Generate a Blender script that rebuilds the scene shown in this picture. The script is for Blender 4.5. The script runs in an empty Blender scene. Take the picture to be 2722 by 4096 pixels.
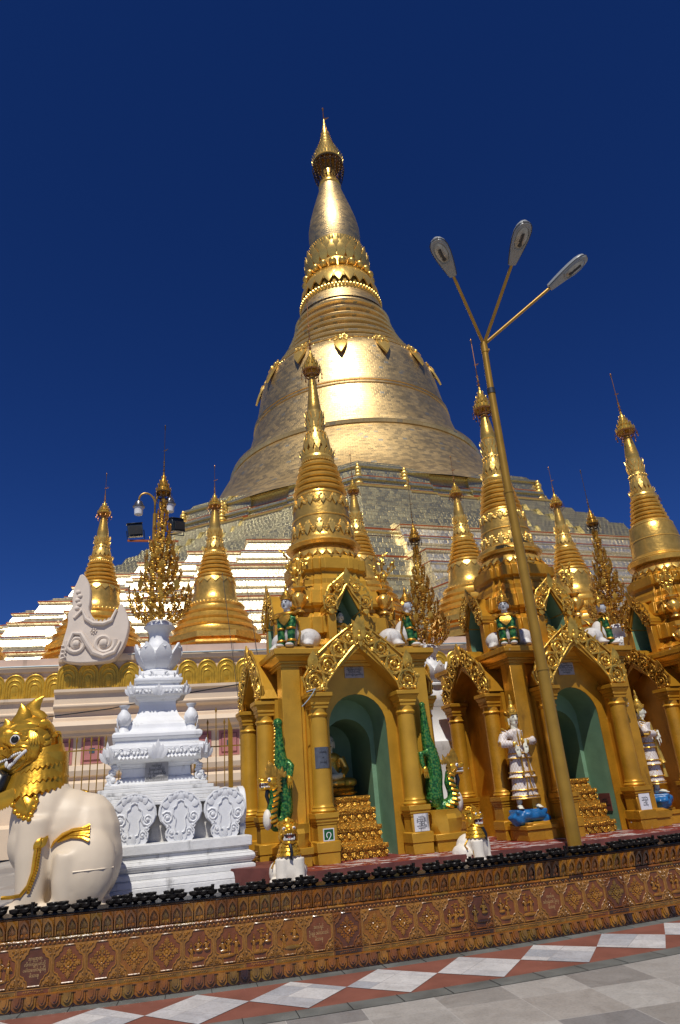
import bpy, bmesh, math, random
from mathutils import Matrix, Vector, Euler
R = math.radians
PI = math.pi
sin, cos = math.sin, math.cos
rnd = random.Random(7)
SC = bpy.context.scene
COL = SC.collection

# ------------------------------------------------------------------ camera
EYE = Vector((0, 0, 1.6))
_p, _r = R(22.5), R(4.5)
_f = Vector((0, cos(_p), sin(_p)))
_r0 = Vector((1, 0, 0))
_u0 = _r0.cross(_f)
_cr = _r0 * cos(_r) - _u0 * sin(_r)
_cu = _u0 * cos(_r) + _r0 * sin(_r)
cam = bpy.data.cameras.new("camera")
cam.sensor_fit = 'VERTICAL'
cam.sensor_height = 36.0
cam.sensor_width = 24.0
cam.lens = 23.995
cam.clip_start = 0.1
cam.clip_end = 3000
cob = bpy.data.objects.new("camera", cam)
COL.objects.link(cob)
M3 = Matrix((_cr, _cu, -_f)).transposed()
cob.matrix_world = Matrix.Translation(EYE) @ M3.to_4x4()
SC.camera = cob

# ------------------------------------------------------------------ light
SUN_EL, SUN_AZ = R(57), R(-4)          # azimuth measured from -Y (behind camera) to +X
sunv = Vector((sin(SUN_AZ) * cos(SUN_EL), -cos(SUN_AZ) * cos(SUN_EL), sin(SUN_EL)))
ld = bpy.data.lights.new("sun", 'SUN')
ld.energy = 4.7
ld.angle = R(0.53)
ld.color = (1.0, 0.95, 0.86)
lo = bpy.data.objects.new("sun", ld)
COL.objects.link(lo)
lo.rotation_euler = (-sunv).to_track_quat('-Z', 'Y').to_euler()
lo.location = (20, -40, 60)
w = bpy.data.worlds.new("World")
SC.world = w
w.use_nodes = True
nt = w.node_tree
nt.nodes.clear()
sky = nt.nodes.new('ShaderNodeTexSky')
sky.sky_type = 'NISHITA'
sky.sun_disc = False
sky.sun_elevation = SUN_EL
sky.sun_rotation = PI - SUN_AZ
sky.air_density = 0.6
sky.dust_density = 0.0
sky.ozone_density = 4.0
sky.altitude = 1500
hs = nt.nodes.new('ShaderNodeHueSaturation')
hs.inputs['Saturation'].default_value = 1.26
hs.inputs['Hue'].default_value = 0.519
hs.inputs['Value'].default_value = 1.8
bg = nt.nodes.new('ShaderNodeBackground')
bg.inputs['Strength'].default_value = 0.055
out = nt.nodes.new('ShaderNodeOutputWorld')
nt.links.new(sky.outputs[0], hs.inputs['Color'])
nt.links.new(hs.outputs[0], bg.inputs['Color'])
nt.links.new(bg.outputs[0], out.inputs['Surface'])
SC.view_settings.view_transform = 'Standard'
SC.view_settings.look = 'None'
SC.view_settings.exposure = -0.32
SC.view_settings.gamma = 1.0
SC.cycles.max_bounces = 6
SC.cycles.diffuse_bounces = 3
SC.cycles.glossy_bounces = 3
SC.cycles.sample_clamp_indirect = 4.0

# ------------------------------------------------------------------ materials
def mat(name, col, rough=0.5, metal=0.0, var=0.12, vscale=6.0, bump=0.0, bscale=40.0,
        dirt=None, dirt_amt=0.0, dscale=(3, 3, 1.2), flake=None, flake_amt=0.0, fscale=9.0, coat=0.0):
    m = bpy.data.materials.new(name)
    m.use_nodes = True
    t = m.node_tree
    b = t.nodes['Principled BSDF']
    b.inputs['Roughness'].default_value = rough
    b.inputs['Metallic'].default_value = metal
    if coat:
        b.inputs['Coat Weight'].default_value = coat
        b.inputs['Coat Roughness'].default_value = 0.15
    N = t.nodes.new; L = t.links.new
    tc = N('ShaderNodeTexCoord')
    n1 = N('ShaderNodeTexNoise'); n1.inputs['Scale'].default_value = vscale; n1.inputs['Detail'].default_value = 6
    L(tc.outputs['Object'], n1.inputs['Vector'])
    mx = N('ShaderNodeMix'); mx.data_type = 'RGBA'
    mx.inputs['A'].default_value = (*[c * (1 - var * 1.3) for c in col], 1)
    mx.inputs['B'].default_value = (*[min(1, c * (1 + var)) for c in col], 1)
    rp = N('ShaderNodeMapRange'); rp.inputs['From Min'].default_value = 0.3; rp.inputs['From Max'].default_value = 0.7
    L(n1.outputs['Fac'], rp.inputs['Value']); L(rp.outputs['Result'], mx.inputs['Factor'])
    last = mx.outputs['Result']
    def overlay(c, amt, sc, wid):
        nonlocal last
        mp = N('ShaderNodeMapping'); mp.inputs['Scale'].default_value = sc if isinstance(sc, tuple) else (sc, sc, sc)
        L(tc.outputs['Object'], mp.inputs['Vector'])
        nz = N('ShaderNodeTexNoise'); nz.inputs['Scale'].default_value = 1.0; nz.inputs['Detail'].default_value = 8; nz.inputs['Roughness'].default_value = 0.65
        L(mp.outputs['Vector'], nz.inputs['Vector'])
        r = N('ShaderNodeMapRange'); lo_ = 0.78 - amt * 0.5
        r.inputs['From Min'].default_value = lo_; r.inputs['From Max'].default_value = lo_ + wid
        L(nz.outputs['Fac'], r.inputs['Value'])
        x = N('ShaderNodeMix'); x.data_type = 'RGBA'
        L(r.outputs['Result'], x.inputs['Factor']); L(last, x.inputs['A']); x.inputs['B'].default_value = (*c, 1)
        last = x.outputs['Result']
        return r.outputs['Result']
    if dirt_amt:
        overlay(dirt, dirt_amt, dscale, 0.22)
    if flake_amt:
        f = overlay(flake, flake_amt, fscale, 0.015)
        if metal:
            mm = N('ShaderNodeMath'); mm.operation = 'MULTIPLY_ADD'; mm.inputs[1].default_value = -metal; mm.inputs[2].default_value = metal
            L(f, mm.inputs[0]); L(mm.outputs[0], b.inputs['Metallic'])
    L(last, b.inputs['Base Color'])
    if bump:
        n2 = N('ShaderNodeTexNoise'); n2.inputs['Scale'].default_value = bscale; n2.inputs['Detail'].default_value = 4
        L(tc.outputs['Object'], n2.inputs['Vector'])
        bp = N('ShaderNodeBump'); bp.inputs['Strength'].default_value = bump; bp.inputs['Distance'].default_value = 0.02
        L(n2.outputs['Fac'], bp.inputs['Height']); L(bp.outputs['Normal'], b.inputs['Normal'])
    return m

def plate_mat(name, c1, c2, cm, bw, bh, rough, metal, bump=0.35, dark=None, mortar=0.012, wav=0.5, nsc=1.6, vr=(.8, 1.1), pl=.35):
    m = bpy.data.materials.new(name); m.use_nodes = True
    t = m.node_tree; b = t.nodes['Principled BSDF']; N = t.nodes.new; L = t.links.new
    b.inputs['Metallic'].default_value = metal
    uv = N('ShaderNodeUVMap'); uv.uv_map = 'UV'
    br = N('ShaderNodeTexBrick'); br.offset = 0.5
    br.inputs['Color1'].default_value = (*c1, 1); br.inputs['Color2'].default_value = (*c2, 1); br.inputs['Mortar'].default_value = (*cm, 1)
    br.inputs['Scale'].default_value = 1.0; br.inputs['Brick Width'].default_value = bw; br.inputs['Row Height'].default_value = bh
    br.inputs['Mortar Size'].default_value = mortar; br.inputs['Mortar Smooth'].default_value = 0.3
    L(uv.outputs['UV'], br.inputs['Vector'])
    vn = N('ShaderNodeTexNoise'); vn.inputs['Scale'].default_value = 0.35; vn.inputs['Detail'].default_value = 4
    L(uv.outputs['UV'], vn.inputs['Vector'])
    mr = N('ShaderNodeMapRange'); mr.inputs['From Min'].default_value = 0.3; mr.inputs['From Max'].default_value = 0.7; mr.inputs['To Min'].default_value = vr[0]; mr.inputs['To Max'].default_value = vr[1]
    L(vn.outputs['Fac'], mr.inputs['Value'])
    hv = N('ShaderNodeHueSaturation'); L(br.outputs['Color'], hv.inputs['Color']); L(mr.outputs['Result'], hv.inputs['Value'])
    last = hv.outputs['Color']
    # per-plate random from a second, mortarless brick texture
    b2 = N('ShaderNodeTexBrick'); b2.offset = 0.5
    b2.inputs['Color1'].default_value = (0, 0, 0, 1); b2.inputs['Color2'].default_value = (1, 1, 1, 1); b2.inputs['Mortar Size'].default_value = 0.0
    b2.inputs['Scale'].default_value = 1.0; b2.inputs['Brick Width'].default_value = bw; b2.inputs['Row Height'].default_value = bh
    L(uv.outputs['UV'], b2.inputs['Vector'])
    if dark:
        r2 = N('ShaderNodeMapRange'); r2.inputs['From Min'].default_value = 0.955; r2.inputs['From Max'].default_value = 0.985; L(b2.outputs['Color'], r2.inputs['Value'])
        x = N('ShaderNodeMix'); x.data_type = 'RGBA'; L(r2.outputs['Result'], x.inputs['Factor']); L(last, x.inputs['A']); x.inputs['B'].default_value = (*dark, 1)
        last = x.outputs['Result']
    L(last, b.inputs['Base Color'])
    rr = N('ShaderNodeMapRange'); rr.inputs['To Min'].default_value = rough * 0.85; rr.inputs['To Max'].default_value = rough * 1.2
    L(b2.outputs['Color'], rr.inputs['Value']); L(rr.outputs['Result'], b.inputs['Roughness'])
    nz = N('ShaderNodeTexNoise'); nz.inputs['Scale'].default_value = nsc; nz.inputs['Detail'].default_value = 3
    L(uv.outputs['UV'], nz.inputs['Vector'])
    # height: plate level + warp - joints
    a1 = N('ShaderNodeMath'); a1.operation = 'MULTIPLY'; a1.inputs[1].default_value = wav; L(nz.outputs['Fac'], a1.inputs[0])
    a2 = N('ShaderNodeMath'); a2.operation = 'MULTIPLY_ADD'; a2.inputs[1].default_value = pl; L(b2.outputs['Color'], a2.inputs[0]); L(a1.outputs[0], a2.inputs[2])
    a3 = N('ShaderNodeMath'); a3.operation = 'MULTIPLY_ADD'; a3.inputs[1].default_value = -0.5; L(br.outputs['Fac'], a3.inputs[0]); L(a2.outputs[0], a3.inputs[2])
    bp = N('ShaderNodeBump'); bp.inputs['Strength'].default_value = bump; bp.inputs['Distance'].default_value = 0.1
    L(a3.outputs[0], bp.inputs['Height']); L(bp.outputs['Normal'], b.inputs['Normal'])
    return m

M = {}
M['paint'] = mat('gold_paint', (0.60, 0.325, 0.030), 0.38, 0.35, 0.14, 3.0, 0.12, 30, dirt=(0.16, 0.07, 0.008), dirt_amt=0.28, dscale=(4, 4, 1.2))
M['paint_worn'] = mat('gold_paint_worn', (0.53, 0.255, 0.018), 0.38, 0.38, 0.2, 3.0, 0.18, 25, dirt=(0.12, 0.05, 0.008), dirt_amt=0.4, dscale=(4, 4, 1.5), flake=(0.55, 0.52, 0.48), flake_amt=0.20, fscale=4.5)
M['leaf'] = mat('gold_leaf', (0.78, 0.47, 0.10), 0.30, 0.72, 0.15, 8, 0.25, 18)
M['bright'] = mat('bright_gold', (0.80, 0.52, 0.13), 0.32, 0.65, 0.15, 9, 0.2, 25)
M['orn'] = mat('gilt_ornament', (0.72, 0.44, 0.075), 0.32, 0.65, 0.25, 12, 0.15, 60)
M['orn_old'] = mat('old_gilt_ornament', (0.55, 0.29, 0.04), 0.36, 0.75, 0.3, 12, 0.2, 60, dirt=(0.12, 0.06, 0.02), dirt_amt=0.35, dscale=(9, 9, 9))
M['niche_gold'] = mat('bright_gold_paint', (0.62, 0.37, 0.035), 0.33, 0.45, 0.2, 6, 0.25, 22)
M['rustgold'] = mat('red_gold_metal', (0.42, 0.19, 0.07), 0.33, 0.9, 0.3, 12)
M['darkmetal'] = mat('dark_bronze', (0.12, 0.07, 0.03), 0.4, 0.7, 0.3, 15)
M['throne'] = mat('gilt_throne_relief', (0.62, 0.33, 0.045), 0.32, 0.75, 0.3, 25, 0.9, 45)
M['white'] = mat('white_paint', (0.76, 0.77, 0.78), 0.55, 0, 0.05, 5, 0.1, 40, dirt=(0.20, 0.19, 0.18), dirt_amt=0.37, dscale=(4.5, 4.5, 1.3))
M['white_dirty'] = mat('weathered_white_paint', (0.68, 0.68, 0.67), 0.6, 0, 0.08, 5, 0.25, 30, dirt=(0.10, 0.095, 0.09), dirt_amt=0.42, dscale=(6, 6, 2.0))
M['cream'] = mat('cream_plaster', (0.72, 0.57, 0.41), 0.7, 0, 0.06, 1.5, 0.1, 12, dirt=(0.20, 0.17, 0.14), dirt_amt=0.24, dscale=(1.6, 1.6, 0.35))
M['cream_top'] = mat('stained_pink_plaster', (0.60, 0.45, 0.36), 0.75, 0, 0.1, 1.5, 0.1, 12, dirt=(0.05, 0.045, 0.04), dirt_amt=0.42, dscale=(3.0, 3.0, 0.22))
M['lion'] = mat('cream_enamel', (0.72, 0.60, 0.445), 0.5, 0, 0.05, 2.5, 0.04, 14, dirt=(0.55, 0.43, 0.30), dirt_amt=0.25, dscale=(2, 2, 2), coat=0.0)
M['lionwhite'] = mat('off_white_enamel', (0.76, 0.70, 0.60), 0.5, 0, 0.06, 6, 0.08, 20, dirt=(0.40, 0.33, 0.24), dirt_amt=0.3, dscale=(7, 7, 4))
M['oldwhite'] = mat('grey_white_paint', (0.62, 0.59, 0.55), 0.6, 0, 0.1, 8, 0.2, 30, dirt=(0.07, 0.06, 0.05), dirt_amt=0.45, dscale=(9, 9, 4))
M['lionhead'] = mat('lion_gold', (0.70, 0.38, 0.035), 0.30, 0.7, 0.16, 7, 0.15, 25)
M['black'] = mat('black_paint', (0.012, 0.012, 0.013), 0.3, 0, 0.2, 20)
M['iron'] = mat('oily_black_iron', (0.014, 0.012, 0.011), 0.33, 0.2, 0.4, 30, 0.3, 50)
M['mouth'] = mat('dark_red_mouth', (0.10, 0.025, 0.02), 0.4)
M['tongue'] = mat('pink_tongue', (0.45, 0.17, 0.14), 0.4)
M['teeth'] = mat('white_teeth', (0.70, 0.68, 0.66), 0.4, 0, 0.05, 20)
M['eyewhite'] = mat('white_eye', (0.8, 0.8, 0.8), 0.3, 0, 0.0)
M['skin'] = mat('pale_stone_skin', (0.70, 0.68, 0.55), 0.45, 0, 0.06, 15, dirt=(0.4, 0.36, 0.25), dirt_amt=0.2, dscale=(12, 12, 8))
M['greyskin'] = mat('grey_face_paint', (0.50, 0.51, 0.52), 0.45, 0, 0.1, 15)
M['lips'] = mat('dark_lips', (0.25, 0.10, 0.10), 0.5)
M['green_wall'] = mat('green_wall_paint', (0.17, 0.31, 0.19), 0.6, 0, 0.1, 4, 0.1, 20, dirt=(0.10, 0.17, 0.12), dirt_amt=0.3, dscale=(3, 3, 2))
M['dark_wall'] = mat('dark_blue_wall', (0.006, 0.008, 0.016), 0.6)
M['red'] = mat('red_floor_paint', (0.21, 0.028, 0.028), 0.4, 0, 0.2, 6, 0.1, 25, dirt=(0.06, 0.015, 0.012), dirt_amt=0.35, dscale=(4, 4, 4), flake=(0.60, 0.55, 0.53), flake_amt=0.47, fscale=(4.0, 7, 7))
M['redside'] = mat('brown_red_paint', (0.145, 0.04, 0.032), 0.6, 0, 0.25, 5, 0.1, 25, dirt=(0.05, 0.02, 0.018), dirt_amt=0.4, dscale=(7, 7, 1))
M['rock'] = mat('blue_rock_paint', (0.015, 0.135, 0.36), 0.35, 0, 0.35, 7, 0.5, 10, dirt=(0.008, 0.04, 0.12), dirt_amt=0.4, dscale=(6, 6, 6))
M['pink'] = mat('pink_shutter_paint', (0.47, 0.185, 0.17), 0.55, 0, 0.1, 5, dirt=(0.16, 0.06, 0.06), dirt_amt=0.25, dscale=(8, 8, 2))
M['pane'] = mat('grey_glass', (0.08, 0.12, 0.13), 0.1, 0, 0.3, 10)
M['pipe'] = mat('grey_pipe', (0.30, 0.38, 0.42), 0.4)
M['wire'] = mat('black_cable', (0.015, 0.015, 0.016), 0.5)
M['lamp_grey'] = mat('lamp_casing', (0.26, 0.28, 0.29), 0.4, 0.0, 0.06, 12)
M['lamp_dark'] = mat('lamp_gasket', (0.03, 0.03, 0.03), 0.5)
M['lamp_refl'] = mat('lamp_reflector', (0.34, 0.35, 0.33), 0.3, 0.4, 0.2, 12)
M['pole'] = mat('gold_pole_paint', (0.40, 0.225, 0.03), 0.35, 0.4, 0.12, 4, dirt=(0.13, 0.075, 0.02), dirt_amt=0.28, dscale=(9, 9, 1.1))
M['flood'] = mat('floodlight_housing', (0.022, 0.030, 0.036), 0.35, 0.2, 0.2, 12)
M['grey_white'] = mat('grey_marble', (0.33, 0.32, 0.31), 0.5, 0, 0.12, 8)
M['sign_white'] = mat('white_sign', (0.72, 0.72, 0.74), 0.35, 0, 0.06, 8, dirt=(0.12, 0.115, 0.11), dirt_amt=0.22, dscale=(12, 12, 2))
M['sign_stain'] = mat('stained_white_sign', (0.70, 0.70, 0.71), 0.4, 0, 0.06, 8, dirt=(0.09, 0.085, 0.08), dirt_amt=0.55, dscale=(16, 16, 3))
M['sign_green'] = mat('green_sign', (0.012, 0.10, 0.022), 0.35, 0, 0.05)
M['steel'] = mat('steel_plate', (0.20, 0.195, 0.19), 0.30, 0.75, 0.15, 20)
M['ink'] = mat('black_ink', (0.02, 0.02, 0.022), 0.5)
M['inkgold'] = mat('gilt_lettering', (0.50, 0.33, 0.14), 0.45, 0.2)
M['inkwhite'] = mat('white_lettering', (0.8, 0.8, 0.8), 0.4)
M['plantleaf'] = mat('weed_leaves', (0.05, 0.10, 0.02), 0.6)
M['basket'] = mat('rusty_wire', (0.35, 0.18, 0.06), 0.5, 0.4)
M['gap'] = mat('dark_hollow', (0.02, 0.02, 0.02), 0.8)
M['rust'] = mat('red_joint_paint', (0.36, 0.075, 0.006), 0.5, 0.2, 0.2, 2)
M['plate'] = plate_mat('gold_plates', (0.80, 0.59, 0.28), (0.73, 0.52, 0.24), (0.52, 0.35, 0.14), 0.50, 0.30, 0.42, 0.92, 0.22, dark=(0.34, 0.32, 0.25), nsc=2.6)
M['terr'] = plate_mat('terrace_plates', (0.90, 0.82, 0.62), (0.84, 0.75, 0.54), (0.50, 0.36, 0.16), 0.42, 0.36, 0.38, 0.9, 0.45, wav=0.8, nsc=4.5, pl=.18)
M['terr_up'] = plate_mat('octagon_plates', (0.70, 0.62, 0.36), (0.64, 0.56, 0.31), (0.30, 0.22, 0.10), 0.42, 0.36, 0.36, 0.95, 0.40, wav=0.4, nsc=7.0, mortar=0.016, vr=(.93, 1.04), pl=.14)

# ------------------------------------------------------------------ mesh builder
class MB:
    def __init__(s):
        s.v = []; s.f = []; s.mi = []; s.uv = {}; s.m = 0; s.T = Matrix.Identity(4)
    def add(s, vs, fs, uvs=None):
        o = len(s.v)
        s.v += [tuple(s.T @ Vector(p)) for p in vs]
        flip = s.T.determinant() < 0
        for k, f in enumerate(fs):
            g = [i + o for i in f]
            if flip: g.reverse()
            if uvs: s.uv[len(s.f)] = list(reversed(uvs[k])) if flip else uvs[k]
            s.f.append(g); s.mi.append(s.m)
    def box(s, x0, x1, y0, y1, z0, z1):
        if x0 > x1: x0, x1 = x1, x0
        if y0 > y1: y0, y1 = y1, y0
        s.hexa([(x0, y0), (x1, y0), (x1, y1), (x0, y1)], z0, [(x0, y0), (x1, y0), (x1, y1), (x0, y1)], z1)
    def hexa(s, b, z0, t, z1):
        s.add([(x, y, z0) for x, y in b] + [(x, y, z1) for x, y in t],
              [(3, 2, 1, 0), (4, 5, 6, 7), (0, 1, 5, 4), (1, 2, 6, 5), (2, 3, 7, 6), (3, 0, 4, 7)])
    def fru(s, cx, cy, z0, z1, a0, b0, a1, b1):
        q = lambda a, b: [(cx - a, cy - b), (cx + a, cy - b), (cx + a, cy + b), (cx - a, cy + b)]
        s.hexa(q(a0, b0), z0, q(a1, b1), z1)
    def sqprof(s, prof, cx=0, cy=0):
        # square section profile: list of (half width, z)
        for (a0, z0), (a1, z1) in zip(prof[:-1], prof[1:]):
            if z1 - z0 > 1e-5: s.fru(cx, cy, z0, z1, a0, a0, a1, a1)
    def loft(s, rings, cap0=True, cap1=True, closed=True, uvs=None):
        n = len(rings[0]); vs = [p for r in rings for p in r]; fs = []; uf = [] if uvs else None
        for i in range(len(rings) - 1):
            for j in range(n if closed else n - 1):
                k = (j + 1) % n
                fs.append((i * n + j, i * n + k, (i + 1) * n + k, (i + 1) * n + j))
                if uvs: uf.append([uvs(i, j), uvs(i, j + 1), uvs(i + 1, j + 1), uvs(i + 1, j)])
        nn = len(fs)
        if cap0: fs.append(tuple(range(n - 1, -1, -1)))
        if cap1: fs.append(tuple((len(rings) - 1) * n + j for j in range(n)))
        if uvs:
            for f in fs[nn:]: uf.append([(vs[i][0], vs[i][1]) for i in f])
        s.add(vs, fs, uf)
    def lathe(s, prof, n=32, cx=0, cy=0, cap0=True, cap1=True, uv=0.0, ph=0.0):
        rings = [[(cx + r * cos(2 * PI * j / n + ph), cy + r * sin(2 * PI * j / n + ph), z) for j in range(n)] for r, z in prof]
        if uv:
            acc = [0.0]
            for (a, b), (c, d) in zip(prof[:-1], prof[1:]): acc.append(acc[-1] + math.hypot(c - a, d - b))
            s.loft(rings, cap0, cap1, True, lambda i, j: (2 * PI * uv * j / n, acc[i]))
        else: s.loft(rings, cap0, cap1)
    def tube(s, path, rad, n=8, caps=True, flat=1.0):
        P = [Vector(p) for p in path]; k = len(P)
        rs = rad if isinstance(rad, (list, tuple)) else [rad] * k
        d0 = (P[1] - P[0]).normalized()
        up = Vector((0, 0, 1)) if abs(d0.z) < 0.9 else Vector((1, 0, 0))
        u = d0.cross(up).normalized(); rings = []
        for i in range(k):
            d = ((P[min(i + 1, k - 1)] - P[max(i - 1, 0)])).normalized()
            u = (u - d * u.dot(d)).normalized(); v = d.cross(u)
            rings.append([tuple(P[i] + u * (rs[i] * cos(2 * PI * j / n)) + v * (rs[i] * flat * sin(2 * PI * j / n))) for j in range(n)])
        s.loft(rings, caps, caps)
    def ell(s, c, r, nu=12, nv=8, rot=None):
        if not isinstance(r, (tuple, list)): r = (r, r, r)
        Rm = Euler(rot).to_matrix() if rot else None
        vs = []; fs = []
        def P(x, y, z):
            p = Vector((x * r[0], y * r[1], z * r[2]))
            if Rm: p = Rm @ p
            return (p.x + c[0], p.y + c[1], p.z + c[2])
        vs.append(P(0, 0, -1))
        for i in range(1, nv):
            t = -PI / 2 + PI * i / nv
            for j in range(nu): vs.append(P(cos(t) * cos(2 * PI * j / nu), cos(t) * sin(2 * PI * j / nu), sin(t)))
        vs.append(P(0, 0, 1)); top = len(vs) - 1
        for j in range(nu):
            k = (j + 1) % nu
            fs.append((0, 1 + k, 1 + j)); fs.append((top, top - nu + j, top - nu + k))
            for i in range(nv - 2): a = 1 + i * nu; fs.append((a + j, a + k, a + nu + k, a + nu + j))
        s.add(vs, fs)
    def prism(s, pts, y0, y1):
        # polygon in x,z (counter-clockwise seen from -y) extruded in y
        n = len(pts)
        s.add([(x, y0, z) for x, z in pts] + [(x, y1, z) for x, z in pts],
              [tuple(range(n)), tuple(range(2 * n - 1, n - 1, -1))] + [(j, j + n, (j + 1) % n + n, (j + 1) % n) for j in range(n)])
    def strip(s, A, B, y0, y1):
        # solid between two curves of equal length in x,z
        for i in range(len(A) - 1):
            s.prism([A[i], B[i], B[i + 1], A[i + 1]], y0, y1)
    def leaf(s, base, tip, width, bulge, nrm, th=0.0, segs=4, sharp=1.0):
        # curved leaf / petal from base to tip, bulging along nrm
        b = Vector(base); t = Vector(tip); nv = Vector(nrm).normalized(); ax = t - b; sd = ax.normalized().cross(nv).normalized()
        rows = []
        for i in range(segs + 1):
            q = i / segs; wdt = width * (sin(PI * min(1, (q * 0.86 + 0.14))) ** sharp if i < segs else 0.02)
            c = b + ax * q + nv * (bulge * sin(PI * q * 0.9))
            rows.append([c - sd * wdt / 2 - nv * bulge * 0.35 * (wdt / width), c + nv * 0.0, c + sd * wdt / 2 - nv * bulge * 0.35 * (wdt / width)])
        th = th or width * 0.14
        vs = [p for r in rows for p in r] + [p - nv * th for r in rows for p in r]; n0 = len(rows) * 3; fs = []
        for i in range(segs):
            for j in range(2):
                a = i * 3 + j
                fs.append((a, a + 1, a + 4, a + 3)); fs.append((n0 + a + 3, n0 + a + 4, n0 + a + 1, n0 + a))
            a = i * 3
            fs.append((a + 3, n0 + a + 3, n0 + a, a)); fs.append((a + 2, n0 + a + 2, n0 + a + 5, a + 5))
        fs.append((0, n0, n0 + 1, 1)); fs.append((1, n0 + 1, n0 + 2, 2))
        s.add([tuple(p) for p in vs], fs)
    def petals(s, n, r0, z0, r1, z1, width, bulge=0.02, ph=0.0, segs=4, cx=0, cy=0):
        for k in range(n):
            a = 2 * PI * k / n + ph; c, d = cos(a), sin(a)
            s.leaf((cx + r0 * c, cy + r0 * d, z0), (cx + r1 * c, cy + r1 * d, z1), width, bulge, (c, d, 0.0), segs=segs)
    def beads(s, n, r, z, rad, ph=0.0, nu=8, nv=5):
        for k in range(n):
            a = 2 * PI * k / n + ph; s.ell((r * cos(a), r * sin(a), z), rad, nu, nv)
    def spiral(s, c, r, turns, th, a0, hand=1, y=0.0, n=None, seg=5, lift=0.0):
        n = n or int(12 * turns) + 2; pts = []; rs = []
        for i in range(n):
            q = i / (n - 1); a = a0 + hand * 2 * PI * turns * q; rr = r * (1 - 0.80 * q)
            pts.append((c[0] + rr * cos(a), y - lift * q, c[1] + rr * sin(a))); rs.append(th * (1 - 0.45 * q))
        s.tube(pts, rs, seg)
        s.ell((c[0], y - lift, c[1]), th * 1.7, 7, 5)

def mk(name, mb, mats, parent=None, loc=None, rot=None, smooth=40, bev=0):
    me = bpy.data.meshes.new(name)
    me.from_pydata(mb.v, [], mb.f)
    if not isinstance(mats, (list, tuple)): mats = [mats]
    for k in mats: me.materials.append(M[k] if isinstance(k, str) else k)
    me.polygons.foreach_set('material_index', mb.mi)
    if mb.uv:
        ul = me.uv_layers.new(name='UV')
        for pi, u in mb.uv.items():
            ls = me.polygons[pi].loop_start
            for q, c in enumerate(u): ul.data[ls + q].uv = c
    me.validate()
    if smooth:
        me.polygons.foreach_set('use_smooth', [True] * len(me.polygons))
        me.set_sharp_from_angle(angle=R(smooth))
    me.update()
    o = bpy.data.objects.new(name, me); COL.objects.link(o)
    if parent: o.parent = parent
    if loc is not None: o.location = loc
    if rot is not None: o.rotation_euler = rot
    if bev:
        bm = o.modifiers.new('bevel', 'BEVEL'); bm.width = bev; bm.segments = 1; bm.limit_method = 'ANGLE'; bm.angle_limit = R(50)
    return o

DG = None
def remesh(name, mb, voxel, mats, parent=None, smooth_it=4, paint=None, loc=None, rot=None):
    """fuse overlapping solids into one continuous surface; paint(center, normal) -> material index"""
    t = mk('tmp_' + name, mb, [mats[0]] if isinstance(mats, (list, tuple)) else mats, smooth=0)
    m = t.modifiers.new('r', 'REMESH'); m.mode = 'VOXEL'; m.voxel_size = voxel
    if smooth_it:
        s = t.modifiers.new('s', 'SMOOTH'); s.iterations = smooth_it; s.factor = 0.5
    bpy.context.view_layer.update()
    ev = t.evaluated_get(bpy.context.evaluated_depsgraph_get())
    me = bpy.data.meshes.new_from_object(ev)
    old = t.data
    bpy.data.objects.remove(t); bpy.data.meshes.remove(old)
    me.name = name
    me.materials.clear()
    if not isinstance(mats, (list, tuple)): mats = [mats]
    for k in mats: me.materials.append(M[k])
    if paint:
        for p in me.polygons: p.material_index = paint(p.center, p.normal)
    me.polygons.foreach_set('use_smooth', [True] * len(me.polygons))
    o = bpy.data.objects.new(name, me); COL.objects.link(o)
    if parent: o.parent = parent
    if loc is not None: o.location = loc
    if rot is not None: o.rotation_euler = rot
    return o

def tag(o, label=None, cat=None, group=None, kind=None):
    if label: o['label'] = label
    if cat: o['category'] = cat
    if group: o['group'] = group
    if kind: o['kind'] = kind
    return o
def thing(name, loc, rz=0, label=None, cat=None, group=None):
    o = bpy.data.objects.new(name, None); COL.objects.link(o); o.empty_display_size = 0.2
    o.location = loc; o.rotation_euler = (0, 0, rz)
    return tag(o, label, cat, group)
def copytree(o, parent=None):
    c = o.copy(); COL.objects.link(c)
    if parent: c.parent = parent
    for ch in list(o.children): copytree(ch, c)
    return c
def text(name, s, size, matn, parent, loc, rot=(R(90), 0, 0), ext=0.0008, align='CENTER', spacing=1.0, width=None):
    cu = bpy.data.curves.new(name, 'FONT'); cu.body = s; cu.size = size; cu.extrude = ext; cu.align_x = align; cu.align_y = 'CENTER'; cu.space_line = spacing; cu.resolution_u = 2
    t = bpy.data.objects.new('t', cu); COL.objects.link(t)
    bpy.context.view_layer.update()
    me = bpy.data.meshes.new_from_object(t.evaluated_get(bpy.context.evaluated_depsgraph_get()))
    bpy.data.objects.remove(t); bpy.data.curves.remove(cu)
    if width and len(me.vertices):
        xs = [v.co.x for v in me.vertices]; w0 = max(xs) - min(xs)
        if w0 > width: me.transform(Matrix.Diagonal((width / w0, 1, 1, 1)))
    me.name = name; me.materials.clear(); me.materials.append(M[matn])
    o = bpy.data.objects.new(name, me); COL.objects.link(o); o.parent = parent; o.location = loc; o.rotation_euler = rot
    return o
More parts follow.
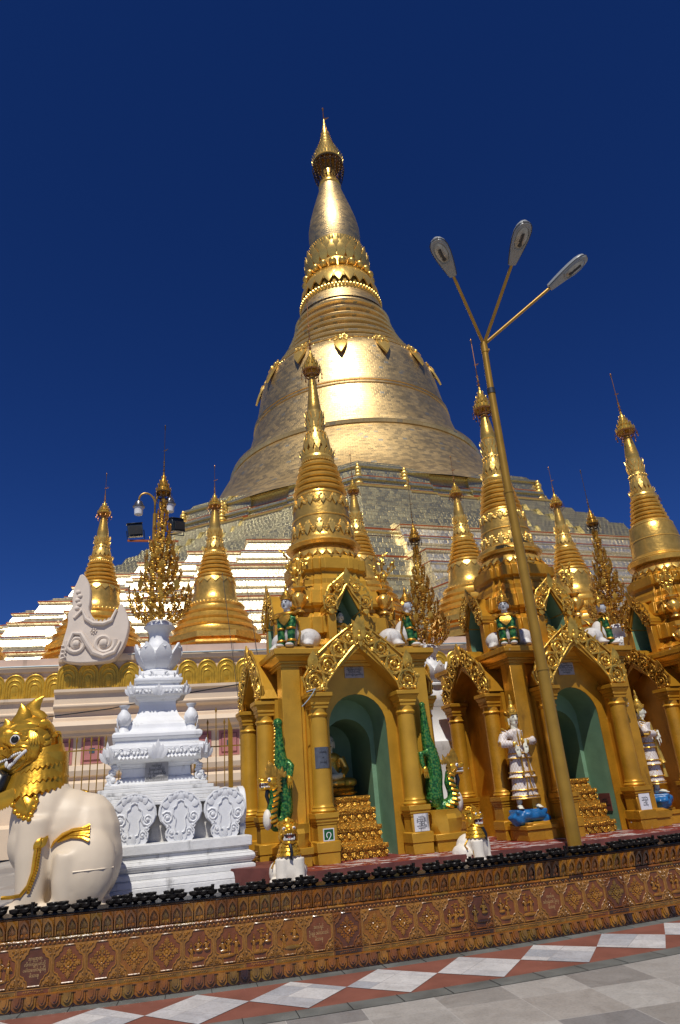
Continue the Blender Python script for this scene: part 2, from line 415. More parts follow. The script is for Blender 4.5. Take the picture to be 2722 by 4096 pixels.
# ================================================================== ground and paving
KAP = R(1.73); S0P = (-0.36, 8.01); A0 = R(15.5)
def wall_c(s):
    # gently curving line of the offering wall; s = metres along it
    a = A0 + KAP * s
    x = S0P[0] + (sin(a) - sin(A0)) / KAP; y = S0P[1] - (cos(a) - cos(A0)) / KAP
    return x, y, a
def W(s, off=0.0, z=0.0):
    x, y, a = wall_c(s)
    return (x + off * sin(a), y - off * cos(a), z)      # off > 0: towards the camera
def band(name, s0, s1, o0, o1, z, mats, ds=0.5, kind='structure'):
    mb = MB(); n = int((s1 - s0) / ds) + 1; A = []; B = []
    for i in range(n + 1):
        s = s0 + (s1 - s0) * i / n; A.append(W(s, o0, z)); B.append(W(s, o1, z))
    for i in range(n): mb.add([B[i], B[i + 1], A[i + 1], A[i]], [(0, 1, 2, 3)])
    o = mk(name, mb, mats, smooth=0); return tag(o, kind=kind)

def tile_mat(name, tw, th, cols, mortar, rough=0.35, ang=0.0, gap=0.004, vein=True):
    m = bpy.data.materials.new(name); m.use_nodes = True; t = m.node_tree; b = t.nodes['Principled BSDF']; N = t.nodes.new; L = t.links.new
    b.inputs['Roughness'].default_value = rough
    tc = N('ShaderNodeTexCoord'); mp = N('ShaderNodeMapping'); mp.inputs['Rotation'].default_value = (0, 0, ang); L(tc.outputs['Object'], mp.inputs['Vector'])
    br = N('ShaderNodeTexBrick'); br.offset = 0.0; br.inputs['Scale'].default_value = 1; br.inputs['Brick Width'].default_value = tw; br.inputs['Row Height'].default_value = th
    br.inputs['Mortar Size'].default_value = gap; br.inputs['Color1'].default_value = (0, 0, 0, 1); br.inputs['Color2'].default_value = (1, 1, 1, 1)
    L(mp.outputs['Vector'], br.inputs['Vector'])
    cr = N('ShaderNodeValToRGB'); cr.color_ramp.interpolation = 'LINEAR'
    e = cr.color_ramp.elements; e[0].color = (*cols[0], 1); e[1].color = (*cols[-1], 1)
    for i, c in enumerate(cols[1:-1]): q = e.new((i + 1) / (len(cols) - 1)); q.color = (*c, 1)
    L(br.outputs['Color'], cr.inputs['Fac'])
    nz = N('ShaderNodeTexNoise'); nz.inputs['Scale'].default_value = 3.0; nz.inputs['Detail'].default_value = 9; nz.inputs['Roughness'].default_value = 0.7; nz.inputs['Distortion'].default_value = 1.2
    L(mp.outputs['Vector'], nz.inputs['Vector'])
    mr = N('ShaderNodeMapRange'); mr.inputs['From Min'].default_value = 0.3; mr.inputs['From Max'].default_value = 0.7; mr.inputs['To Min'].default_value = 0.8; mr.inputs['To Max'].default_value = 1.12; L(nz.outputs['Fac'], mr.inputs['Value'])
    hv = N('ShaderNodeHueSaturation'); L(cr.outputs['Color'], hv.inputs['Color']); L(mr.outputs['Result'], hv.inputs['Value'])
    x = N('ShaderNodeMix'); x.data_type = 'RGBA'; L(br.outputs['Fac'], x.inputs['Factor']); L(hv.outputs['Color'], x.inputs['A']); x.inputs['B'].default_value = (*mortar, 1)
    # fine specks
    n3 = N('ShaderNodeTexNoise'); n3.inputs['Scale'].default_value = 45; n3.inputs['Detail'].default_value = 3; L(mp.outputs['Vector'], n3.inputs['Vector'])
    r3 = N('ShaderNodeMapRange'); r3.inputs['From Min'].default_value = 0.30; r3.inputs['From Max'].default_value = 0.52; r3.inputs['To Min'].default_value = 0.82; L(n3.outputs['Fac'], r3.inputs['Value'])
    h2 = N('ShaderNodeHueSaturation'); L(x.outputs['Result'], h2.inputs['Color']); L(r3.outputs['Result'], h2.inputs['Value'])
    L(h2.outputs['Color'], b.inputs['Base Color'])
    r4 = N('ShaderNodeMapRange'); r4.inputs['To Min'].default_value = rough * 0.7; r4.inputs['To Max'].default_value = rough * 1.5; L(nz.outputs['Fac'], r4.inputs['Value']); L(r4.outputs['Result'], b.inputs['Roughness'])
    return m
M['stone'] = tile_mat('marble_paving', 0.62, 0.62, [(0.20, 0.205, 0.22), (0.29, 0.27, 0.245), (0.38, 0.36, 0.33), (0.46, 0.44, 0.405), (0.32, 0.285, 0.25)], (0.45, 0.43, 0.40), 0.4, R(-12))
M['marble'] = tile_mat('white_marble', 0.305, 0.61, [(0.40, 0.42, 0.45), (0.55, 0.55, 0.56), (0.62, 0.61, 0.60), (0.66, 0.65, 0.63)], (0.4, 0.39, 0.38), 0.35, R(-60))
M['redtile'] = mat('terracotta_tile', (0.235, 0.088, 0.062), 0.5, 0, 0.16, 3, 0.05, 30, dirt=(0.12, 0.05, 0.04), dirt_amt=0.3, dscale=(3, 3, 3))
M['greystrip'] = mat('grey_slate_strip', (0.15, 0.16, 0.15), 0.45, 0, 0.25, 3, 0.05, 30)
mb = MB(); mb.add([(-600, -300, 0), (600, -300, 0), (600, 900, 0), (-600, 900, 0)], [(0, 1, 2, 3)])
tag(mk('ground', mb, 'stone', smooth=0), kind='structure')
band('inner_border', -6, 12, 0.03, 0.21, 0.004, 'greystrip')
band('outer_border', -6, 12, 1.17, 1.39, 0.004, 'greystrip')
band('red_tile_band', -6, 12, 0.21, 1.17, 0.004, 'redtile')
mb = MB()
for sgn in range(-60, 120):
    # dark joints of the border strips, every 0.42 m
    s = sgn * 0.42 * 0.5
for k in range(-6, 13):
    s = 0.33 + 0.86 * k
    L_, T_, R_, B_ = W(s - 0.43, 0.69, 0.008), W(s, 0.215, 0.008), W(s + 0.43, 0.69, 0.008), W(s, 1.165, 0.008)
    mb.add([L_, B_, R_, T_], [(0, 1, 2, 3)])
tag(mk('diamond_paving', mb, 'marble', smooth=0), kind='structure')
mb = MB()
for k in range(-14, 30):
    for o0, o1 in ((0.03, 0.21), (1.17, 1.39)):
        s = k * 0.42 + (0.2 if o0 > 1 else 0); a, b, c, d = W(s, o0, .008), W(s + .006, o0, .008), W(s + .006, o1, .008), W(s, o1, .008)
        mb.add([a, d, c, b], [(0, 1, 2, 3)])
    if k % 2 == 0:
        s = 0.33 + 0.43 * k; a, b, c, d = W(s - .002, .21, .006), W(s + .002, .21, .006), W(s + .002, 1.17, .006), W(s - .002, 1.17, .006)
        mb.add([a, d, c, b], [(0, 1, 2, 3)])
tag(mk('paving_joints', mb, 'gap', smooth=0), kind='structure')

# raised terrace behind the wall
mb = MB(); n = 40; top = []; bot = []
for o in (-0.52, -17.0):
    for i in range(n + 1):
        s = -9 + 24 * i / n; p = W(s, o, 0.66); top.append(p); bot.append((p[0], p[1], 0.0))
for i in range(n):
    mb.add([top[i], top[i + 1], top[n + 2 + i], top[n + 1 + i]], [(0, 1, 2, 3)])
    mb.add([bot[i], bot[i + 1], top[i + 1], top[i]], [(0, 1, 2, 3)])
tag(mk('terrace', mb, 'stone', smooth=0), kind='structure')

# ================================================================== offering wall
def glaze(n, c, rough=0.22, v=0.3):
    M[n] = mat(n, c, rough, 0.0, v, 9, 0.25, 45, dirt=(0.035, 0.016, 0.008), dirt_amt=0.38, dscale=(6, 6, 6), coat=0.3)
glaze('glaze_amber', (0.235, 0.083, 0.008)); glaze('glaze_gold', (0.29, 0.125, 0.014)); glaze('glaze_olive', (0.19, 0.10, 0.013)); glaze('glaze_brown', (0.18, 0.062, 0.011))
glaze('glaze_dark', (0.045, 0.020, 0.009)); glaze('glaze_frame', (0.29, 0.13, 0.022), 0.32); glaze('glaze_red', (0.17, 0.050, 0.014), 0.3); glaze('glaze_red_dark', (0.10, 0.030, 0.012), 0.3)
wall = thing('offering_wall', (0, 0, 0), 0, 'long low curved wall of brown and gold glazed relief tiles along the marble paving', 'wall')
SA, SB = -5.6, 11.0
def wl(mb, s0, s1, prof, ds=0.25):
    # sweep a (offset, z) profile along the wall
    n = max(1, int((s1 - s0) / ds)); rows = [[W(s0 + (s1 - s0) * i / n, o, z) for o, z in prof] for i in range(n + 1)]
    k = len(prof); vs = [p for r in rows for p in r]; fs = []
    for i in range(n):
        for j in range(k - 1): fs.append((i * k + j, (i + 1) * k + j, (i + 1) * k + j + 1, i * k + j + 1))
    mb.add(vs, fs)
mb = MB(); wl(mb, SA, SB, [(-.02, 0), (-.02, .70), (0.0, .735), (-.52, .74), (-.52, .62)]); mk('wall_core', mb, 'glaze_dark', wall)
GM = ['glaze_amber', 'glaze_gold', 'glaze_olive', 'glaze_brown', 'glaze_dark']
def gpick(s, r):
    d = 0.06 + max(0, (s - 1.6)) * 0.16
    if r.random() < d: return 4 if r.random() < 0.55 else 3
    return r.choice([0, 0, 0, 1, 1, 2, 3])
r_ = random.Random(3)
PIT = 0.107
cb = MB(); bb = MB(); lb = MB()
k = 0; s = SA
while s < SB - PIT:
    sm = s + PIT / 2
    x, y, a = wall_c(sm)
    T = Matrix.Translation((x, y, 0)) @ Matrix.Rotation(a, 4, 'Z')
    # coping petal: pointed arch moulding with inner leaf and two curls
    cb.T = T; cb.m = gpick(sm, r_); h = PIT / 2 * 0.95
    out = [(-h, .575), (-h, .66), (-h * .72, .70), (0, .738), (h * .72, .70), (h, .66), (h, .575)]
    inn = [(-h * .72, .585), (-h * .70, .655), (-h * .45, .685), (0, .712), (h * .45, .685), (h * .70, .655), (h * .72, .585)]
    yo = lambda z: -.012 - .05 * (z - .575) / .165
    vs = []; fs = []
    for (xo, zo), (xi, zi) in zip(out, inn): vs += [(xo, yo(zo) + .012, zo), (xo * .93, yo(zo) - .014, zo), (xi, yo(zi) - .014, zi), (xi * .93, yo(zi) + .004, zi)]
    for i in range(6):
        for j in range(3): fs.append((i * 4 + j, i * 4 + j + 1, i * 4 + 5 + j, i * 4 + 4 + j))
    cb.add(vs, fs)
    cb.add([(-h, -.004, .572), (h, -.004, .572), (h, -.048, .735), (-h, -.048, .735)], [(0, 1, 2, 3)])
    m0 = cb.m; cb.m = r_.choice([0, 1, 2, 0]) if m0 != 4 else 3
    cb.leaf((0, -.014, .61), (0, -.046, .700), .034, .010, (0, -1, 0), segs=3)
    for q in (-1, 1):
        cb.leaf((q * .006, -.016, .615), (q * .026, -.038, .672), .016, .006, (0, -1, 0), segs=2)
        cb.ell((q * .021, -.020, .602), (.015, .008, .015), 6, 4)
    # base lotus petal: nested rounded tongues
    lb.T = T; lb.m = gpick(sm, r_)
    for q, (hw, zz, yy) in enumerate(((h, .012, -.045), (h * .66, .045, -.056), (h * .34, .065, -.064))):
        pts = [(-hw, .124), (-hw, zz + .03), (-hw * .6, zz + .008), (0, zz), (hw * .6, zz + .008), (hw, zz + .03), (hw, .124)]
        vs = [(px, yy - .012 * sin(PI * min(1, (.13 - pz) / .12)), pz) for px, pz in pts] + [(px * .96, yy + .028, pz) for px, pz in pts]
        lb.add(vs, [(0, 1, 2, 3, 4, 5, 6)] + [(j + 7, j + 8, j + 1, j) for j in range(6)])
    lb.m = 4; lb.ell((h, -.045, .016), (.01, .012, .014), 6, 4)
    s += PIT; k += 1
cb.T = lb.T = Matrix.Identity(4)
lb.m = 0; wl(lb, SA, SB, [(.02, .122), (.058, .122), (.058, .130), (.02, .133)]); lb.m = 4; wl(lb, SA, SB, [(.03, .0), (.045, .0), (.045, .02), (.01, .12)])
mk('coping_band', cb, GM, wall, smooth=30); mk('lotus_base_band', lb, GM, wall, smooth=30)
bb.m = 1
s = SA
while s < SB:
    n = 6
    L_ = .19; bb.m = gpick(s, r_)
    wl(bb, s, s + L_ - .004, [(-.01, .545), (.022, .545), (.028, .554), (.022, .566), (-.01, .572)], .1)
    s += L_
s = SA; bb.m = 3
wl(bb, SA, SB, [(-.01, .505), (.012, .508), (.012, .545), (-.01, .547)])
while s < SB:
    bb.m = gpick(s, r_); bb.ell(W(s, .014, .526), .0135, 6, 4); s += .042
mk('bead_band', bb, GM, wall, smooth=45)

# relief tiles ------------------------------------------------------
def quatre(hw, hh, n=5):
    # stepped cartouche outline
    P = [(-.40, -1), (.40, -1)]
    q = [(.46, -.93), (.52, -.72), (.66, -.66), (.72, -.50), (.92, -.42), (1.0, -.30)]
    pts = [(0.0, -1.0), (.40, -1.0)] + q + [(1.0, 0.0)]
    r = [(x, z) for x, z in pts]
    full = r + [(x, -z) for x, z in reversed(r[1:-1])] + [(0.0, 1.0)]
    full += [(-x, z) for x, z in reversed(full[1:-1])]
    return [(x * hw, z * hh) for x, z in full]
TW, TH = .294, .32
def tile_base(mb, r, scene=False):
    mb.m = 0; mb.box(-TW / 2, TW / 2, -.012, .0, -TH / 2, TH / 2)
    q = quatre(.130, .150); n = len(q)
    # recessed ground with raised frame
    mb.m = 1; mb.add([(x, -.0145, z) for x, z in q], [tuple(range(n))])
    mb.m = 0; mb.tube([(x, -.017, z) for x, z in q] + [(q[0][0], -.017, q[0][1])], .0065, 5, False)
    for sx in (-1, 1):
        for sz in (-1, 1):
            mb.spiral((sx * .120, sz * .126), .022, 1.2, .006, 0 if sx > 0 else PI, sx * sz, -.016, 9, 4)
            mb.spiral((sx * .092, sz * .143), .013, 1.0, .005, 0 if sx > 0 else PI, -sx * sz, -.016, 7, 4)
            mb.spiral((sx * .133, sz * .090), .013, 1.0, .005, 0 if sx > 0 else PI, -sx * sz, -.016, 7, 4)
            for q_ in range(4): mb.ell((sx * r.uniform(.088, .138), -.014, sz * r.uniform(.105, .15)), r.uniform(.006, .011), 5, 4)
    mb.box(-TW / 2, -TW / 2 + .008, -.018, -.012, -TH / 2, TH / 2); mb.box(TW / 2 - .008, TW / 2, -.018, -.012, -TH / 2, TH / 2)
    # label strip below
    mb.m = 0; mb.box(-TW / 2, TW / 2, -.012, 0, -.222, -.166); mb.m = 2; mb.box(-TW / 2 + .012, TW / 2 - .012, -.0135, -.012, -.214, -.174)
    mb.m = 0
    for x0, x1, z0, z1 in ((-TW / 2 + .006, TW / 2 - .006, -.218, -.213), (-TW / 2 + .006, TW / 2 - .006, -.175, -.170)): mb.box(x0, x1, -.018, -.012, z0, z1)
    for q_ in range(9): mb.ell(((q_ - 4) * .020, -.0135, -.194 + r.uniform(-.005, .005)), (.009, .006, r.uniform(.005, .010)), 5, 4)
def flower(mb, r):
    mb.m = 3
    mb.ell((0, -.02, 0), (.018, .012, .018), 8, 5); mb.beads
    for k in range(8):
        a = PI / 4 * k; L_ = .052 if k % 2 == 0 else .04
        mb.leaf((.014 * cos(a), -.016, .014 * sin(a)), (L_ * cos(a), -.018, L_ * sin(a)), .026, .010, (0, -1, 0), segs=3)
    for k in range(4):
        a = PI / 2 * k; c, d = cos(a), sin(a)
        mb.leaf((.05 * c, -.015, .05 * d), (.112 * c, -.016, .128 * d), .030, .011, (0, -1, 0), segs=3)
        for t in (.062, .082, .100):
            for q in (-1, 1):
                w_ = .030 * (1.25 - t / .12)
                mb.ell((t * c - q * w_ * d, -.016, t * d + q * w_ * c), (.0095, .008, .0095), 6, 4)
        a += PI / 4; c, d = cos(a), sin(a)
        for t, w_ in ((.062, .0), (.074, .014), (.074, -.014), (.050, .022), (.050, -.022)):
            mb.ell((t * c - w_ * d, -.016, t * d + w_ * c), (.0105, .009, .0105), 6, 4)
def figures(mb, r):
    def fig(x, z, s, lean=0, kneel=False):
        mb.m = 3
        mb.ell((x, -.020, z), (.016 * s, .013, .030 * s), 8, 6, (0, lean, 0))
        mb.ell((x + lean * .02, -.026, z + .042 * s), (.012 * s, .012, .013 * s), 7, 5)
        mb.ell((x + lean * .02, -.024, z + .060 * s), (.006 * s, .008, .012 * s), 6, 4)
        for q in (-1, 1): mb.tube([(x + q * .014 * s, -.022, z + .024 * s), (x + q * .030 * s, -.026, z + r.uniform(-.01, .02) * s), (x + q * .014 * s, -.032, z + r.uniform(0, .02) * s)], .0055 * s, 5)
        if kneel: mb.ell((x + .008, -.022, z - .030 * s), (.030 * s, .013, .012 * s), 7, 5)
        else:
            for q in (-1, 1): mb.tube([(x + q * .007 * s, -.020, z - .02 * s), (x + q * .010 * s, -.020, z - .066 * s)], .008 * s, 5)
    n = r.choice([2, 3, 3])
    xs = {2: (-.050, .045), 3: (-.068, .0, .064)}[n]
    for x in xs: fig(x + r.uniform(-.012, .012), r.uniform(-.03, .03), r.uniform(1.0, 1.3), r.uniform(-.3, .3), r.random() < .4)
    mb.m = 3 if r.random() < .5 else 2; mb.ell((r.uniform(-.04, .04), -.018, -.09), (.09, .010, .020), 9, 5)
    mb.m = 3
    if r.random() < .6:
        x = r.uniform(-.06, .06); mb.tube([(x, -.018, -.06), (x, -.018, .095)], .004, 5)
        for q in range(6): mb.ell((x + r.uniform(-.03, .03), -.017, .09 + r.uniform(-.02, .02)), (.014, .007, .008), 6, 4)
TM = ['glaze_frame', 'glaze_red', 'glaze_olive', 'glaze_gold']
protos = {}
order = {-9: 'fig', -8: 'txt0'}
ptile = {}
TXT = ['အာရုဏ္ဏ\nလှိုက်ကျွန်ပုတ်သို့\nပေါ်ထေးတာမျိုးစိန်\nမိသားစု', 'အလုပ်ရှင်\nဦးချွန် ဒေါ်ထေးတင်\nမိသားစု', 'ကောင်းမှု\nဒေါ်သန်းတင် ဦးလှ\nမိသားစု']
seq = ['f', 'f', 'f', 'f', 's', 's', 's', 's', 't']          # order of the tiles along the wall as photographed
i0 = 0
s = -3.66 - TW * 2 - .0     # first text tile is centred at s = -2.90
tiles = []
sm = -2.86 - (TW + .002) * 9; idx = -9
r_ = random.Random(11)
cache = {}
while sm < SB - .4:
    kind = 't' if idx == 0 else seq[(idx - 1) % 9]
    var = r_.randrange(3) if kind == 'f' else (idx % 7 if kind == 's' else (idx // 9) % 3)
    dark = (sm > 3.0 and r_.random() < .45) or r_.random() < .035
    key = (kind, var, dark)
    x, y, a = wall_c(sm)
    if key not in cache:
        mb = MB(); rr = random.Random({'f': 100, 's': 200, 't': 300}[kind] + var * 17)
        tile_base(mb, rr)
        if kind == 'f': flower(mb, rr)
        elif kind == 's': figures(mb, rr)
        mats = ['glaze_frame', 'glaze_red' if var != 1 else 'glaze_amber', 'glaze_olive' if var else 'glaze_red', 'glaze_gold']
        if kind == 't': mats[1] = 'glaze_red_dark' if var == 0 else 'glaze_red'
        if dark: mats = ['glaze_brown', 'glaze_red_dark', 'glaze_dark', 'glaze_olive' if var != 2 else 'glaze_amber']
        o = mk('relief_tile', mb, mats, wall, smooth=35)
        cache[key] = o
        if kind == 't':
            tx = text('tile_lettering', TXT[var], .042 if var else .036, 'inkgold', o, (0, -.0155, 0), spacing=1.25, width=.20)
    else:
        o = copytree(cache[key], wall)
    o.location = (x + sin(a) * .006, y - cos(a) * .006, .345); o.rotation_euler = (0, 0, a)
    o['label'] = {'f': 'relief tile with a diamond shaped flower', 's': 'relief tile with small standing and kneeling figures', 't': 'dark relief tile with lines of raised lettering'}[kind]
    sm += TW + .002; idx += 1

# oil lamps on top of the wall ----------------------------------------
mb = MB(); wl(mb, SA, SB, [(-.10, .741), (-.10, .752), (-.45, .752), (-.45, .741)])
tray = mk('lamp_tray', mb, 'iron'); tag(tray, 'long black oily metal tray along the top of the tiled wall', 'tray')
def cup(mb, x, y, z, r):
    mb.lathe([(r * .5, z), (r * .45, z + .008), (r * .30, z + .014), (r * .55, z + .022), (r * .92, z + .036), (r * 1.0, z + .056), (r * 1.02, z + .062), (r * .9, z + .062), (r * .6, z + .042)], 14, x, y)
lampP = thing('oil_lamp_cluster', (0, 0, 0), 0)
for (x, y, h) in ((-.085, -.055, 0), (.0, -.065, 0), (.085, -.055, 0), (-.045, .035, .022), (.05, .035, .022)):
    mb = MB(); cup(mb, x, y, h, .058); mk('cup', mb, 'iron', lampP)
mb = MB(); mb.tube([(-.09, -.05, .008), (.09, -.05, .008)], .004, 5); mb.tube([(-.06, .02, .016), (.06, .02, .016)], .004, 5); mk('rack', mb, 'iron', lampP)
mb = MB(); mb.lathe([(.034, 0), (.034, .008), (.014, .012), (.017, .10), (.019, .104), (.019, .112), (.012, .112), (.012, .09)], 10)
postP = mk('candle_holder', mb, 'iron')
fl = fp = True; s = -5.0; r_ = random.Random(5); k = 0
while s < 9.5:
    o = lampP if fl else copytree(lampP); fl = False
    x, y, z = W(s + r_.uniform(-.02, .02), -.20 + r_.uniform(-.02, .02), .752); a = wall_c(s)[2]
    o.location = (x, y, z); o.rotation_euler = (0, 0, a + r_.uniform(-.2, .2))
    tag(o, 'black iron oil lamp cluster of small cups in the row on the tiled wall', 'oil lamp', 'oil lamp clusters along the tiled wall')
    s += r_.uniform(.255, .30)
s = -4.7
while s < 9.5:
    o = postP if fp else postP.copy()
    if not fp: COL.objects.link(o)
    fp = False
    o.location = W(s, -.13, .752); o.rotation_euler = (r_.uniform(-.05, .05), r_.uniform(-.05, .05), 0)
    tag(o, 'short upright black iron candle holder in the row on the tiled wall', 'candle holder', 'candle holders along the tiled wall')
    s += r_.choice([.29, .30, .52, .55, .40])

# ================================================================== spires (shared by all small stupas)
def hti(parent, z0, r, z1, ztip, rust='rustgold', n=10, orn='orn', vane_bird=True):
    """tiered metal umbrella with hanging bells, rod and vane"""
    mb = MB(); H = z1 - z0
    tiers = 5; zz = z0
    prof = []
    for t in range(tiers):
        q = t / tiers; rr = r * (1 - q) ** 1.25; hh = H * (0.26 if t == 0 else .185)
        mb.lathe([(rr * .92, zz), (rr, zz + hh * .18), (rr * .93, zz + hh * .3), (rr * .62, zz + hh * .95)], 16, cap0=False, cap1=False)
        mb.petals(max(6, int(n * 1.6 * (1 - q * .6))), rr * .98, zz + hh * .1, rr * 1.04, zz + hh * (.85 if t else .75), rr * .34, rr * .05, segs=2)
        zz += hh * .92
    mb.tube([(0, 0, z0 - H * .3), (0, 0, z1 + (ztip - z1) * .15)], r * .08, 8)
    mk('umbrella', mb, orn, parent)
    mb = MB()
    mb.lathe([(r * 1.0, z0 - H * .04), (r * 1.06, z0), (r * .98, z0 + H * .02)], 16, cap0=False, cap1=False)
    mb.lathe([(r * .72, z0 - H * .22), (r * .76, z0 - H * .18), (r * .70, z0 - H * .16)], 14, cap0=False, cap1=False)
    for k in range(n):
        a = 2 * PI * k / n; c, d = cos(a), sin(a)
        mb.tube([(r * .72 * c, r * .72 * d, z0 - H * .2), (r * 1.0 * c, r * d, z0)], r * .035, 4)
        mb.tube([(r * 1.05 * c, r * 1.05 * d, z0), (r * 1.22 * c, r * 1.22 * d, z0 - H * .04), (r * 1.18 * c, r * 1.18 * d, z0 - H * .14)], r * .03, 4)
        mb.lathe([(r * .02, z0 - H * .14), (r * .07, z0 - H * .20), (r * .085, z0 - H * .25), (r * .02, z0 - H * .25)], 6, r * 1.18 * c, r * 1.18 * d)
        if k % 2: mb.tube([(r * .74 * c, r * .74 * d, z0 - H * .2), (r * .78 * c, r * .78 * d, z0 - H * .42)], r * .03, 4); mb.ell((r * .78 * c, r * .78 * d, z0 - H * .45), (r * .07, r * .07, r * .12), 6, 4)
    mk('bell_ring', mb, rust, parent)
    mb = MB(); L = ztip - z1
    mb.tube([(0, 0, z1 - L * .05), (0, 0, z1 + L * .35)], [r * .10, r * .055], 7)
    for q in (.0, .08, .17): mb.lathe([(r * .06, z1 + L * (q - .02)), (r * .17 * (1 - q), z1 + L * q), (r * .05, z1 + L * (q + .03))], 10)
    mb.tube([(0, 0, z1 + L * .3), (0, 0, ztip - L * .10)], r * .042, 6)
    if vane_bird:
        zb = z1 + L * .42
        mb.tube([(0, 0, zb), (r * .25, 0, zb + L * .015), (r * .5, 0, zb + L * .05)], [r * .05, r * .09, r * .02], 5); mb.tube([(-r * .14, 0, zb), (0, 0, zb)], r * .06, 5)
    mb.lathe([(r * .03, ztip - L * .13), (r * .075, ztip - L * .11), (r * .075, ztip - L * .05), (r * .10, ztip - L * .045), (r * .085, ztip - L * .02), (r * .01, ztip)], 8)
    mk('vane', mb, rust, parent)

def rings(mb, z0, r0, z1, r1, n, bulge=.10, seg=32, thin=False):
    prof = []
    for k in range(n):
        q0, q1 = k / n, (k + 1) / n; za, zb = z0 + (z1 - z0) * q0, z0 + (z1 - z0) * q1; ra, rb = r0 + (r1 - r0) * q0, r0 + (r1 - r0) * q1; h = zb - za; b = bulge * ra
        prof += [(ra * .965, za), (ra + b * .9, za + h * .12), (ra + b * 1.25, za + h * .34), (rb + b * 1.1, za + h * .60), (rb + b * .5, za + h * .78), (rb * .97, za + h * .86), (rb * .94, za + h * .95)]
    mb.lathe(prof, seg)
def lotus(parent, z0, r0, z1, r1, n=12, mats='bright', crown=None):
    """down-turned petals, bead row, up-turned petals"""
    mb = MB(); H = z1 - z0
    mb.lathe([(r0 * .96, z0), (r0 * .88, z0 + H * .3), (r1 * 1.12, z0 + H * .48), (r1 * 1.0, z0 + H * .56), (r1 * .92, z0 + H * .8), (r1 * .96, z1)], 28)
    mb.petals(n, r0 * .93, z0 + H * .36, r0 * 1.12, z0 + H * .05, r0 * 6.2 / n, r0 * .03)
    mb.petals(n, r0 * .90, z0 + H * .44, r0 * 1.03, z0 + H * .22, r0 * 4.0 / n, r0 * .03, ph=PI / n)
    mb.petals(n, r1 * .98, z0 + H * .58, r1 * 1.22, z0 + H * .80, r1 * 6.2 / n, r1 * .05)
    mb.petals(n, r1 * .96, z0 + H * .74, r1 * 1.18, z0 + H * .99, r1 * 5.6 / n, r1 * .05, ph=PI / n)
    mb.beads(n + 4, r1 * 1.13, z0 + H * .505, r1 * .12, nu=7, nv=5)
    mk('lotus_band', mb, mats, parent)

